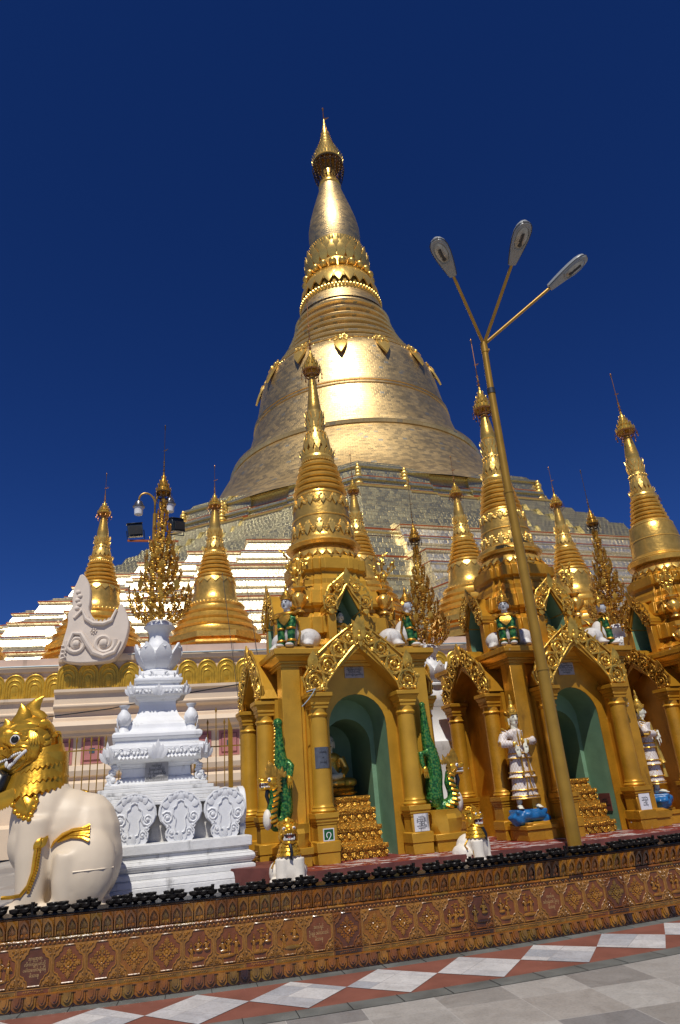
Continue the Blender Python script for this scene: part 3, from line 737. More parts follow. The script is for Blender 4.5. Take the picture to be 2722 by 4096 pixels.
def small_stupa(parent, base, bell, rg, lot, bud, um, ztip, crown=True, mats=('leaf', 'bright'), seg=40, octo=None, deco='zig', rust='rustgold'):
    """base: lathe profile; bell: lathe profile; rg (z0,r0,z1,r1,n); lot (z0,r0,z1,r1); bud: profile; um (z0,r,z1)"""
    if octo:
        mb = MB()
        for (h0, z0, h1, z1) in octo: mb.loft([[(h * cos(PI / 4 * k + PI / 8) / cos(PI / 8), h * sin(PI / 4 * k + PI / 8) / cos(PI / 8), z) for k in range(8)] for h, z in ((h0, z0), (h1, z1))])
        mk('octagonal_base', mb, mats[0], parent, smooth=20)
    if base:
        mb = MB(); mb.lathe(base, seg); mk('ring_base', mb, mats[0], parent, smooth=35)
    mb = MB(); mb.lathe(bell, seg); zb, rb = bell[-1][1], bell[-1][0]
    mk('bell', mb, mats[0], parent, smooth=40)
    mb = MB(); zt = bell[-2][1]; rt = bell[-2][0]; hb = bell[-1][1] - bell[0][1]
    if deco == 'zig':
        n = 16
        for k in range(n):
            a = 2 * PI * k / n; c, d = cos(a), sin(a); r = rt * 1.01
            mb.leaf((r * .97 * c, r * .97 * d, zt), (r * 1.09 * c, r * 1.09 * d, zt - hb * .23), r * .40, r * .03, (c, d, 0), segs=2)
            mb.spiral((0, 0), r * .09, 1.0, r * .016, 0, 1, 0, 7, 4) if False else None
        mb.lathe([(rt * .98, zt - hb * .02), (rt * 1.06, zt), (rt * .98, zt + hb * .02)], seg)
        r0 = bell[0][0]; mb.beads(44, r0 * 1.0, bell[0][1], r0 * .045, nu=6, nv=4)
    elif deco == 'relief':
        rr = random.Random(5)
        for zq, dens, sz in ((.80, 14, .10), (.30, 16, .13)):
            z = bell[0][1] + hb * zq
            # radius by interpolation
            for (ra, za), (rb_, zb_) in zip(bell[:-1], bell[1:]):
                if za <= z <= zb_: r = ra + (rb_ - ra) * (z - za) / max(1e-6, zb_ - za)
            for k in range(dens):
                a = 2 * PI * k / dens; c, d = cos(a), sin(a)
                for q in (-1, 1):
                    for t in range(4):
                        b = a + q * (.05 + .05 * t) ; zz = z + (.5 - t * .33) * hb * sz + rr.uniform(-.01, .01)
                        mb.ell((r * 1.0 * cos(b), r * 1.0 * sin(b), zz), (.030, .030, .034 * (1.2 - t * .15)), 7, 5)
                mb.leaf((r * 1.0 * c, r * 1.0 * d, z + hb * sz), (r * 1.05 * c, r * 1.05 * d, z - hb * sz), r * .22, r * .04, (c, d, 0), segs=3)
        for zq in (.05, .52, .93):
            z = bell[0][1] + hb * zq
            for (ra, za), (rb_, zb_) in zip(bell[:-1], bell[1:]):
                if za <= z <= zb_: r = ra + (rb_ - ra) * (z - za) / max(1e-6, zb_ - za)
            mb.lathe([(r * .99, z - .02), (r * 1.035, z), (r * .99, z + .02)], seg)
    else:
        for zq in (.12, .55, .9):
            z = bell[0][1] + hb * zq
            for (ra, za), (rb_, zb_) in zip(bell[:-1], bell[1:]):
                if za <= z <= zb_: r = ra + (rb_ - ra) * (z - za) / max(1e-6, zb_ - za)
            mb.lathe([(r * .99, z - .018), (r * 1.025, z), (r * .99, z + .018)], seg)
    mk('bell_ornament', mb, mats[1], parent)
    mb = MB(); rings(mb, *rg, seg=seg); mk('turban_rings', mb, mats[0], parent, smooth=50)
    z0, r0, z1, r1 = lot
    if crown:
        mb = MB(); h = (z1 - z0) * .16
        mb.lathe([(r0 * 1.0, z0 - h), (r0 * 1.12, z0 - h * .6), (r0 * 1.02, z0)], 28)
        mb.petals(20, r0 * 1.0, z0 - h * .5, r0 * 1.22, z0 + h * .55, r0 * .34, r0 * .03, segs=3)
        mb.beads(34, r0 * 1.05, z0 - h * .95, r0 * .075, nu=6, nv=4)
        mk('crown_band', mb, mats[1], parent)
    lotus(parent, z0, r0 * .88, z1, r1, 14, mats[1])
    mb = MB(); mb.lathe(bud, 24); mk('banana_bud', mb, mats[0], parent, smooth=60)
    hti(parent, um[0], um[1], um[2], ztip, rust)

# ================================================================== great pagoda
GX, GY = 2.2, 72.97
gp = thing('great_pagoda', (GX, GY, 0), 0, 'huge gold plated bell shaped pagoda rising behind the shrines', 'pagoda')
def redent_poly(S):
    # plan of the lower terraces: stepped corner to the left, broad front to the right
    a13, a20 = R(13), R(20)
    e = Vector((cos(a13), sin(a13))); n = Vector((sin(a13), -cos(a13)))
    g = Vector((cos(a20), sin(a20))); m = Vector((sin(a20), -cos(a20)))
    P = [m * (S + 1.0) + g * (S * .62), m * (S + 1.0) - g * 9.8, n * (S - .8) - e * 6.4]
    d = S - .8
    for k, (c, rec) in enumerate(((15.0, 0.0), (11.3, 2.3), (8.0, 4.5), (5.2, 7.0), (3.0, 9.8), (1.2, 13.0))):
        if k: P.append(n * (d - rec) - e * (S - cp))
        P.append(n * (d - rec) - e * (S - c)); cp = c
    P += [n * (-10) - e * (S - 1.2), n * (-10) + g * (S * .7), m * (S * .38) + g * (S * .80)]
    return list(reversed(P))
def terr_levels():
    L = []; S = 43.5; z = 4.0
    for t in range(5):
        for ds, dz in ((0, 0), (.20, .52), (.12, .55), (.08, .62), (.12, .70), (.34, .73), (.36, .80), (.46, 1.08), (.40, 1.12), (.40, 1.24), (.60, 1.28), (.88, 1.92), (.80, 1.96), (.74, 2.04), (.80, 2.13), (1.10, 2.18), (1.5, 2.42), (1.45, 2.46), (1.6, 2.52), (3.09, 2.74)): L.append((S - ds, z + dz))
        S -= 3.1; z += 2.75
    return L, S, z
mb = MB(); LV, S_, Z_ = terr_levels()
ringsP = []
for S, z in LV:
    P = redent_poly(S); ringsP.append([(p.x, p.y, z) for p in P])
acc = [0.0]
for (a, b), (c, d) in zip(LV[:-1], LV[1:]): acc.append(acc[-1] + math.hypot(c - a, d - b))
nP = len(ringsP[0]); per = [0.0]
for j in range(nP): per.append(per[-1] + (Vector(ringsP[0][(j + 1) % nP]) - Vector(ringsP[0][j])).length)
mb.loft(ringsP, cap0=False, uvs=lambda i, j: (per[j], acc[i]))
lt = mk('lower_terraces', mb, 'terr', gp, smooth=0)
# red painted joints under the mouldings
mb = MB(); mb2 = MB()
def joint(mb, S, z, h, out):
    A = [(p.x, p.y) for p in redent_poly(S + out)]
    mb.loft([[(x, y, z) for x, y in A], [(x, y, z + h) for x, y in A]], False, False)
Sx, zx = 43.5, 4.0
for t in range(5):
    joint(mb, Sx, zx + 1.20, .06, -.385); joint(mb, Sx, zx + 2.03, .08, -.735)
    Sx -= 3.1; zx += 2.75
mk('red_joints', mb, 'rust', gp, smooth=0)
# octagonal terraces
mb = MB()
def octo(r, z, a0=R(-90 - 1.2)): return [(r * cos(a0 + PI / 4 * k), r * sin(a0 + PI / 4 * k), z) for k in range(8)]
OL = [(41.0, 8.0), (38.2, 10.8), (37.6, 11.6), (36.9, 11.8), (36.3, 12.9), (35.7, 13.1), (35.2, 14.2), (34.5, 14.4), (34.1, 15.5), (33.5, 15.7), (33.1, 16.7), (32.5, 16.9), (32.1, 17.6), (31.3, 17.8), (30.9, 18.4), (30.5, 19.2), (29.9, 19.3), (29.5, 20.1), (28.6, 20.3), (28.1, 21.1), (27.2, 21.3), (26.8, 22.0), (25.9, 22.2), (25.5, 22.9), (24.7, 23.1), (24.3, 23.8), (23.95, 23.9), (23.95, 24.2), (23.1, 24.3), (23.0, 25.0), (23.2, 25.06), (23.2, 25.25), (22.7, 25.35), (22.55, 26.35), (22.75, 26.42), (22.75, 26.62), (22.2, 26.8), (21.8, 27.3), (19.0, 28.2)]
def red8(r, z):
    # octagon with small projecting pilaster strips near each corner
    a0 = R(-90 - 1.2); V = []
    for k in range(8):
        p = Vector((r * cos(a0 + PI / 4 * k), r * sin(a0 + PI / 4 * k), z)); q = Vector((r * cos(a0 + PI / 4 * (k + 1)), r * sin(a0 + PI / 4 * (k + 1)), z))
        d = (q - p); nn = Vector((-d.y, d.x, 0)).normalized() * -1
        if nn.dot(p) < 0: nn = -nn
        V.append(p)
        for f0, s in ((.24, 0), (.24, -.45), (.39, -.45), (.39, -.75), (.61, -.75), (.61, -.45), (.76, -.45), (.76, 0)): V.append(p + d * f0 + nn * s)
    return [tuple(v) for v in V]
rg8 = [red8(r, z) for r, z in OL]
acc8 = [0.0]
for (a, b), (c, d) in zip(OL[:-1], OL[1:]): acc8.append(acc8[-1] + math.hypot(c - a, d - b))
per8 = [0.0]
for j in range(len(rg8[0])): per8.append(per8[-1] + (Vector(rg8[12][(j + 1) % len(rg8[0])]) - Vector(rg8[12][j])).length)
mb.loft(rg8, cap0=False, uvs=lambda i, j: (per8[j], acc8[i]))
mk('octagonal_terraces', mb, 'terr_up', gp, smooth=0)
mb = MB()
for r, z, h in ((34.8, 14.45, .12), (32.8, 16.95, .12), (23.1, 24.36, .28), (22.75, 25.48, .08)):
    A = red8(r + .06, z); mb.loft([[(x, y, z) for x, y, _ in A], [(x, y, z + h) for x, y, _ in A]], False, False)
mk('octagon_red_joints', mb, 'rust', gp, smooth=0)
mb = MB()
for r, z, h in ((36.5, 12.7, .14), (33.3, 16.5, .14), (24.0, 24.05, .14)):
    A = red8(r + .05, z); mb.loft([[(x, y, z) for x, y, _ in A], [(x, y, z + h) for x, y, _ in A]], False, False)
mk('octagon_gold_bands', mb, 'bright', gp, smooth=0)
mb = MB(); r_ = random.Random(6)
for t, (w_, z) in enumerate(((.30, .1), (.42, .45), (.30, .8), (.5, 1.15), (.34, 1.6), (.42, 2.0), (.30, 2.4), (.36, 2.75), (.18, 3.1))): mb.ell((0, 0, z), (w_, w_ * .8, .30), 8, 6)
co = mk('corner_ornament', mb, 'bright', gp); fst = True
for p in red8(22.95, 24.2):
    if p[1] < -8 and (Vector(p).xy.length > 21.0):
        o = co if fst else co.copy()
        if not fst: COL.objects.link(o); o.parent = gp
        fst = False; q = Vector((p[0], p[1], 0)).normalized(); o.location = (p[0] - q.x * .1, p[1] - q.y * .1, 23.75); o.scale = (.8, .8, .84)
mb = MB()
mb.lathe([(20.9, 26.4), (19.5, 27.6), (18.3, 28.8), (17.35, 30.1), (16.5, 31.5), (15.75, 32.9), (15.05, 34.2), (14.4, 35.15)], 96, cap0=False, uv=18)
mb.lathe([(14.25, 35.1), (14.55, 35.15), (14.7, 35.5), (14.5, 36.0), (14.0, 36.25), (13.45, 36.35)], 96, cap0=False, cap1=False, uv=13)
mb.lathe([(13.45, 36.3), (12.8, 37.8), (12.25, 39.6), (11.9, 40.9), (11.75, 41.6)], 96, cap0=False, cap1=False, uv=12)
mb.lathe([(11.75, 41.55), (11.87, 41.6), (11.87, 41.78), (11.70, 41.82), (11.70, 41.98), (11.82, 42.02), (11.82, 42.2), (11.62, 42.24)], 96, cap0=False, cap1=False, uv=11)
mb.lathe([(11.62, 42.2), (11.35, 43.6), (11.1, 45.0), (10.85, 46.5), (10.6, 47.5), (10.2, 48.3), (9.7, 48.85), (9.3, 49.1)], 96, cap0=False, uv=11)
mk('great_bell', mb, 'plate', gp, smooth=40)
mb = MB()
zr = [(9.25, 49.0), (8.35, 50.4), (7.55, 51.8), (6.9, 53.2), (6.4, 54.5), (6.0, 55.8), (5.8, 57.0), (5.65, 58.3)]
for (ra, za), (rb_, zb_) in zip(zr[:-1], zr[1:]):
    h = zb_ - za
    mb.lathe([(ra * .985, za), (ra + .30, za + h * .10), (ra + .42, za + h * .24), (ra + .22, za + h * .40), (ra - .18, za + h * .46), (ra - .22, za + h * .54), (rb_ + .0, za + h * .90), (rb_ - .05, zb_)], 80, cap0=False, cap1=False, uv=ra)
mb.lathe([(5.75, 58.2), (5.35, 59.4), (5.1, 60.1)], 72, cap0=False, cap1=False, uv=5)
mk('turban_rings', mb, 'plate', gp, smooth=35)
mb = MB(); mb.lathe([(5.05, 60.0), (5.2, 60.2), (5.15, 60.7), (4.85, 61.0), (4.55, 63.6), (4.35, 63.9), (4.2, 64.1)], 48)
for k in range(72): a = 2 * PI * k / 72; mb.ell((5.28 * cos(a), 5.28 * sin(a), 60.45), (.2, .2, .34), 6, 5)
mb.petals(24, 4.5, 63.9, 5.15, 61.1, 1.35, .28); mb.petals(24, 4.5, 63.9, 4.95, 61.9, .9, .25, ph=PI / 24)
mk('lower_lotus', mb, 'bright', gp)
mb = MB(); mb.lathe([(4.2, 64.0), (4.4, 64.2), (4.1, 64.5), (4.0, 66.0)], 48)
mb.beads(22, 4.35, 64.9, .56, nu=10, nv=7); mk('bead_ring', mb, 'plate' if False else 'leaf', gp)
mb = MB(); mb.lathe([(4.05, 65.6), (3.85, 66.3), (3.6, 69.3), (3.6, 70.2)], 48)
mb.petals(22, 3.95, 65.9, 4.4, 68.2, 1.25, .25); mb.petals(22, 3.8, 67.0, 4.2, 69.3, 1.0, .22, ph=PI / 22)
for k in range(64): a = 2 * PI * k / 64; mb.leaf((3.5 * cos(a), 3.5 * sin(a), 69.0), (3.8 * cos(a), 3.8 * sin(a), 70.1), .36, .06, (cos(a), sin(a), 0), segs=2)
mk('upper_lotus', mb, 'bright', gp)
mb = MB(); mb.lathe([(3.2, 69.8), (3.42, 71.0), (3.55, 72.4), (3.5, 73.8), (3.2, 75.6), (2.7, 77.6), (2.15, 79.6), (1.7, 81.2), (1.48, 82.2)], 64, cap0=False, uv=3.2)
mk('banana_bud', mb, 'plate', gp, smooth=50)
mb = MB(); mb.lathe([(1.5, 82.1), (1.62, 82.3), (1.45, 82.6), (1.5, 82.9), (1.3, 83.2), (1.1, 84.2), (1.0, 87.0)], 32); mk('spire_neck', mb, 'leaf', gp)
mb = MB()
for k in range(18):
    a = 2 * PI * k / 18; c, d = cos(a), sin(a); a2 = a + 2 * PI / 18
    mb.tube([(1.25 * c, 1.25 * d, 82.9), (2.15 * c, 2.15 * d, 86.9)], .05, 4); mb.tube([(1.25 * cos(a2), 1.25 * sin(a2), 83.6), (2.1 * c, 2.1 * d, 86.6)], .035, 4)
    mb.tube([(2.15 * c, 2.15 * d, 86.9), (2.3 * c, 2.3 * d, 85.6), (2.1 * c, 2.1 * d, 84.4), (1.8 * c, 1.8 * d, 83.4)], .045, 4)
    for t in range(5): mb.ell((2.28 * c - t * .09 * c, 2.28 * d - t * .09 * d, 85.9 - t * .5), (.10, .10, .17), 5, 4)
mb.lathe([(2.1, 86.7), (2.2, 86.9), (2.1, 87.0)], 32, cap0=False, cap1=False); mb.lathe([(2.25, 85.8), (2.32, 85.9), (2.25, 86.0)], 32, cap0=False, cap1=False)
mk('umbrella_struts', mb, 'darkmetal', gp)
mb = MB()
zz = 87.0; rr_ = 2.15
for t in range(6):
    h = (1.5, 1.15, 1.0, .95, .9, .9)[t]; r2 = rr_ * (.76, .74, .76, .78, .8, .8)[t]
    mb.lathe([(rr_ * .97, zz), (rr_ * 1.02, zz + .12), (rr_ * .98, zz + .3), (r2, zz + h)], 36, cap0=False, cap1=(t == 5))
    mb.petals(int(30 - t * 3), rr_ * 1.0, zz + .1, rr_ * 1.10, zz + .85, .34, .05, segs=2)
    zz += h * .98; rr_ = r2
mb.lathe([(rr_, zz), (.42, zz + .8), (.3, zz + 1.4), (.34, zz + 1.5), (.2, zz + 2.0), (.12, zz + 3.0)], 20); ztop = zz + 3
mk('umbrella', mb, 'bright', gp)
mb = MB(); mb.tube([(0, 0, ztop - .2), (0, 0, 98.5)], [.10, .06], 6); mb.tube([(-.05, 0, 96.4), (.25, .0, 96.5), (.75, 0, 96.7)], [.05, .14, .05], 5); mb.ell((0, 0, 98.6), (.16, .16, .32), 8, 6)
for k in range(4): a = PI / 4 + PI / 2 * k; mb.tube([(0, 0, 95.8), (2.15 * cos(a), 2.15 * sin(a), 87.2)], .022, 4)
mk('vane', mb, 'rustgold', gp)
# hanging pendants round the shoulder of the bell
mb = MB()
mb.leaf((0, -.1, 0), (0, -.5, -3.4), 1.5, .25, (0, -1, .2), segs=5)
for q in (-1, 1):
    mb.spiral((q * .55, -.35), .42, 1.4, .11, PI / 2, q, -.18, 16, 5); mb.leaf((q * .25, -.25, -.5), (q * .75, -.45, -1.3), .4, .12, (0, -1, .2), segs=3)
mb.ell((0, -.22, -.2), (.26, .16, .26), 10, 7); mb.ell((0, -.5, -1.0), (.18, .14, .3), 8, 6)
pp = mk('shoulder_pendant', mb, 'bright', gp)
for k in range(14):
    o = pp if k == 0 else pp.copy()
    if k: COL.objects.link(o); o.parent = gp
    a = -PI / 2 + 2 * PI * (k - .14) / 14
    o.location = (10.0 * cos(a), 10.0 * sin(a), 48.9); o.rotation_euler = (R(-17), 0, a + PI / 2); o.rotation_mode = 'XYZ'
mb = MB()
for k in range(14):
    a0_ = -PI / 2 + 2 * PI * (k - .14) / 14
    for q in range(9):
        a = a0_ + 2 * PI / 14 * (q + .5) / 9; sag = .3 * sin(PI * (q + .5) / 9)
        mb.ell((9.75 * cos(a), 9.75 * sin(a), 48.9 - sag), .12, 6, 4)
mk('shoulder_garland', mb, 'bright', gp)

# ================================================================== plinth wall (cream)
PA = R(13); PP = Vector((-5.0, 22.08, 0)); pe = Vector((cos(PA), sin(PA), 0)); pn = Vector((sin(PA), -cos(PA), 0))
pw = thing('plinth_wall', PP, PA, 'high cream plastered plinth wall with gold arched panels under its cornice', 'wall')
PROF = [(0.9, 0.6), (0.9, 1.4), (.62, 1.5), (.62, 2.2), (.72, 2.25), (.72, 2.45), (.50, 2.55), (.50, 2.62), (.62, 2.66), (.66, 2.8), (.62, 2.93), (.30, 2.97), (.30, 3.74), (.42, 3.78), (.42, 3.86), (.60, 3.92), (.68, 4.05), (.60, 4.18), (.40, 4.22), (.40, 4.3), (.34, 4.36), (.34, 4.5), (.52, 4.56), (.56, 4.62), (.56, 4.66), (.50, 4.70), (.50, 4.98), (.62, 5.04), (.62, 5.12), (.22, 5.15), (.22, 5.16)]
def sweep(mb, x0, x1, prof, y0=0.0, caps=True):
    vs = [(x0, y0 - o, z) for o, z in prof] + [(x1, y0 - o, z) for o, z in prof]; n = len(prof)
    mb.add(vs, [(j, j + n, j + n + 1, j + 1) for j in range(n - 1)])
    if caps:
        for x, s_ in ((x0, 1), (x1, -1)):
            c = [(x, y0 - o, z) for o, z in prof] + [(x, y0 + 1.6, prof[-1][1]), (x, y0 + 1.6, prof[0][1])]
            f = tuple(range(len(c)))
            mb.add(c, [f if s_ < 0 else tuple(reversed(f))])
TOP = [(.22, 5.15), (.22, 5.96), (.30, 6.0), (.34, 6.1), (.34, 6.2), (-1.2, 6.22)]
mb = MB(); LX, RX = -4.15, 34.0
sweep(mb, LX, RX, PROF); sweep(mb, -22, LX - .001, PROF, 1.5); 
sweep(mb, LX, RX, TOP); sweep(mb, -22, LX - .001, TOP, 1.5)
mk('wall_body', mb, 'cream', pw, smooth=25)
mb = MB(); T2 = [(.05, 6.2), (.05, 6.47), (-9, 6.5)]
sweep(mb, LX + .2, RX, T2, caps=False); sweep(mb, -22, LX + .2, T2, 1.5, caps=False); mb.add([(LX + .2, -.05, 6.2), (LX + .2, -.05, 6.48), (LX + .2, 1.5, 6.48), (LX + .2, 1.5, 6.2)], [(0, 1, 2, 3), (3, 2, 1, 0)])
mk('parapet', mb, 'cream_top', pw, smooth=0)
# gold arched panels
mb = MB()
hw = .285
def arch(hw, z0, zs, n=8): return [(-hw, z0), (hw, z0)] + [(hw * cos(PI * i / n), zs + hw * 1.0 * sin(PI * i / n)) for i in range(n + 1)]
A = arch(hw, 0, .47); mb.prism(A, -.06, 0.02)
for q, (f, th) in enumerate(((.98, .028), (.70, .026), (.44, .024))):
    pts = [(-hw * f, 0)] + [(hw * f * cos(PI - PI * i / 10), .47 * (1 - (1 - f) * .55) + hw * f * sin(PI * i / 10)) for i in range(11)] + [(hw * f, 0)]
    mb.tube([(x, -.062, z) for x, z in pts], th, 6)
mb.leaf((0, -.06, .05), (0, -.08, .40), .14, .03, (0, -1, 0), segs=3); mb.ell((0, -.065, .60), (.035, .03, .05), 7, 5)
ap = mk('arched_panel', mb, 'niche_gold', pw, smooth=45)
first = True; x = LX + .30
xs = []
while x < 12.5: xs.append((x, 0.0)); x += .598
x = LX - .34
while x > -10: xs.append((x, 1.5)); x -= .598
for x, y0 in xs:
    o = ap if first else ap.copy()
    if not first: COL.objects.link(o); o.parent = pw
    first = False; o.location = (x, y0 - .23, 5.165)
# shuttered windows
wn = thing('window', (0, 0, 0)); wn.parent = pw
mb = MB(); mb.box(-.31, .31, -.32, -.28, 3.0, 3.72); mb.box(-.22, .22, -.335, -.32, 3.10, 3.62); mb.m = 1
for z0, z1, x0, x1 in ((3.62, 3.635, -.235, .235), (3.085, 3.10, -.235, .235), (3.1, 3.62, -.235, -.222), (3.1, 3.62, .222, .235)): mb.box(x0, x1, -.345, -.32, z0, z1)
mk('shutter', mb, ['pink', 'redside'], wn, smooth=0)
mb = MB(); mb.box(-.075, .075, -.343, -.335, 3.28, 3.43); mk('pane', mb, 'pane', wn, smooth=0)
for i, x in enumerate((-3.86, -3.0, -.05 + .2, 1.0, 2.1, 7.5, 8.4)):
    o = wn if i == 0 else copytree(wn, pw)
    o.location = (x, 0, 0)
mb = MB(); mb.tube([(LX + 2.2, -.40, 6.16), (RX, -.40, 6.16)], .028, 8)
for k in range(16): mb.tube([(LX + 2.6 + k * 1.1, -.40, 6.16), (LX + 1.0 + k * 1.1, -.2, 6.16)], .012, 5)
o = mk('water_pipe', mb, 'pipe'); o.location = PP; o.rotation_euler = (0, 0, PA); tag(o, 'thin grey pipe running along the top of the cream wall right of the scrolled ornament', 'pipe')
mb = MB(); mb.tube([(-14, 1.10, 6.16), (LX + .1, 1.10, 6.16)], .028, 8)
o = mk('water_pipe', mb, 'pipe'); o.location = PP; o.rotation_euler = (0, 0, PA); tag(o, 'thin grey pipe on the recessed wall left of the scrolled ornament', 'pipe')

M['stucco'] = mat('pale_stucco', (0.70, 0.60, 0.50), 0.65, 0, 0.05, 2, 0.08, 14, dirt=(0.30, 0.26, 0.22), dirt_amt=0.25, dscale=(2, 2, .8))
# cream scrolled corner ornament on the wall
sc = thing('scrolled_ornament', PP + pe * (-3.1) + pn * .52 + Vector((0, 0, 5.95)), PA, 'cream stucco scrolled ornament with two upright horns on the wall corner', 'ornament')
mb = MB()
outl = [(163, 447), (170, 395), (181, 345), (176, 322), (188, 300), (184, 262), (194, 238), (203, 208), (227, 240), (231, 290), (227, 312), (243, 338), (264, 350), (284, 344), (298, 320), (305, 286), (326, 330), (330, 357), (321, 402), (307, 428), (290, 447)]
for it in range(2):
    Q = []
    for i in range(len(outl)):
        a, b = outl[i], outl[(i + 1) % len(outl)]; Q += [(a[0] * .75 + b[0] * .25, a[1] * .75 + b[1] * .25), (a[0] * .25 + b[0] * .75, a[1] * .25 + b[1] * .75)]
    outl = Q
outl = [((x - 245) * .01217, (440 - y) * .01217) for x, y in reversed(outl)]
mb.prism(outl, -.22, .22); mk('slab', mb, 'stucco', sc, smooth=20, bev=.03)
mb = MB()
mb.spiral((-.50, .50), .30, 1.6, .075, PI * .9, 1, -.22, 26, 7); mb.spiral((.30, .50), .33, 1.7, .085, PI * .1, -1, -.22, 28, 7)
mb.tube([(-.80, -.23, .30), (-.62, -.24, .82), (-.38, -.25, .80), (-.18, -.26, .48), (.0, -.25, .22), (.30, -.25, .10), (.62, -.24, .22), (.78, -.23, .55)], [.05, .07, .08, .09, .09, .08, .07, .04], 8)
mb.tube([(-.62, -.22, 1.30), (-.40, -.24, 1.55), (-.28, -.25, 1.28), (-.05, -.26, 1.12), (.25, -.26, 1.10), (.48, -.25, 1.20), (.62, -.23, 1.55)], [.05, .06, .07, .07, .07, .06, .04], 8)
mb.lathe([(.11, 0), (.11, .05), (.06, .07), (.0, .07)], 12)
mb.T = Matrix.Identity(4)
for k in range(8): a = PI / 4 * k; mb.ell((-.02 + .08 * cos(a), -.23, .88 + .08 * sin(a)), (.03, .03, .03), 6, 4)
mb.ell((-.02, -.24, .88), .04, 8, 5)
for k in range(7): mb.leaf((-.22 + k * .12, -.20, 1.22 - .12 * sin(PI * k / 6)), (-.18 + k * .12, -.24, 1.36 - .12 * sin(PI * k / 6)), .11, .03, (0, -1, 0), segs=2)
for k in range(4): mb.tube([(-.92, -.23, .05 + k * .13), (-.78, -.25, .10 + k * .12), (-.84, -.24, .18 + k * .13)], .03, 5)
for k in range(5): mb.ell((-.56 + .06 * (k % 2), -.23, 1.62 + .13 * k), (.08, .04, .07), 7, 5)
mk('scroll_relief', mb, 'stucco', sc)

# small stupas standing on the plinth
def stB(parent): small_stupa(parent,
    base=[(1.60, .80), (1.62, .88), (1.52, .98), (1.48, 1.08), (1.55, 1.16), (1.42, 1.24), (1.34, 1.34), (1.40, 1.42), (1.28, 1.50), (1.18, 1.64), (1.24, 1.72), (1.12, 1.80), (1.06, 1.92), (1.10, 2.0), (1.0, 2.08)],
    bell=[(1.0, 2.06), (.94, 2.14), (.86, 2.22), (.80, 2.45), (.77, 2.7), (.76, 2.95), (.72, 3.12), (.62, 3.25)],
    rg=(3.25, .60, 4.12, .40, 5), lot=(4.22, .385, 5.15, .27), bud=[(.20, 5.12), (.22, 5.25), (.21, 5.38), (.165, 5.65), (.12, 5.95), (.10, 6.1)],
    um=(6.12, .25, 6.75), ztip=7.95, octo=[(1.75, 0, 1.72, .18), (1.62, .18, 1.6, .42), (1.70, .42, 1.68, .5), (1.58, .5, 1.5, .62), (1.62, .62, 1.6, .82)], crown=True)
sB = thing('small_stupa', (-4.9, 24.6, 6.32), R(13), 'small gold stupa on the cream wall between the white pillar and the front shrine', 'stupa', 'small stupas along the plinth')
stB(sB)
for (x, y, z, rz, s, lab) in ((-9.35, 24.8, 6.45, R(13), 1.0, 'small gold stupa rising behind the cream scrolled ornament'),
                          (-13.95, 24.2, 6.1, R(13), .95, 'small gold stupa cut off by the left edge of the photo'),
                          (.62, 26.2, 7.2, R(13), 1.0, 'small gold stupa directly behind the spire of the front shrine'),
                          (4.85, 26.0, 6.6, R(13), 1.0, 'small gold stupa left of the spire of the middle shrine'),
                          (9.2, 27.0, 6.2, R(13), 1.0, 'small gold stupa between the lamp post and the rightmost shrine'),
                          (13.4, 27.2, 6.2, R(13), 1.0, 'small gold stupa half hidden behind the rightmost shrine spire')):
    o = copytree(sB); o.location = (x, y, z); o.rotation_euler = (0, 0, rz); o.scale = (s, s, s); o['label'] = lab
# ================================================================== red platform under the shrines
SH = [(-0.34, 11.30, R(20)), (3.16, 12.50, R(20.5)), (6.60, 13.80, R(21))]
ZP = 0.80
def sw(k, x, y, z=0.0):
    X, Y, a = SH[k]; return (X + x * cos(a) - y * sin(a), Y + x * sin(a) + y * cos(a), ZP + z)
mb = MB()
pl = [sw(0, -1.75, 1.5), sw(0, -1.75, -1.35), sw(0, -1.02, -2.02), sw(0, 1.0, -2.02), sw(1, -1.2, -2.0), sw(1, 1.6, -2.0), sw(2, -1.2, -1.95), sw(2, 5.5, -1.9), sw(2, 5.5, 2.2), sw(1, 0, 2.2)]
mb.add([(x, y, .80) for x, y, _ in pl], [tuple(range(len(pl)))])
mb.m = 1
n = len(pl)
st_ = [(-1.24, 9.13), (-.78, 9.35), (-.95, 10.3), (-1.6, 10.3), (-1.75, 9.47)]
ms = MB(); ms.add([(x, y, .865) for x, y in st_], [(0, 1, 2, 3, 4)]); ms.m = 1; ms.loft([[(x, y, .55) for x, y in st_], [(x, y, .864) for x, y in st_]], False, False)
tag(mk('red_step', ms, ['redside', 'redside'], smooth=0), kind='structure')
for j in range(n):
    a, b = pl[j], pl[(j + 1) % n]
    mb.add([(a[0], a[1], .55), (b[0], b[1], .55), (b[0], b[1], .80), (a[0], a[1], .80)], [(0, 1, 2, 3)])
rp = mk('red_platform', mb, ['red', 'redside'], smooth=0); tag(rp, kind='structure')

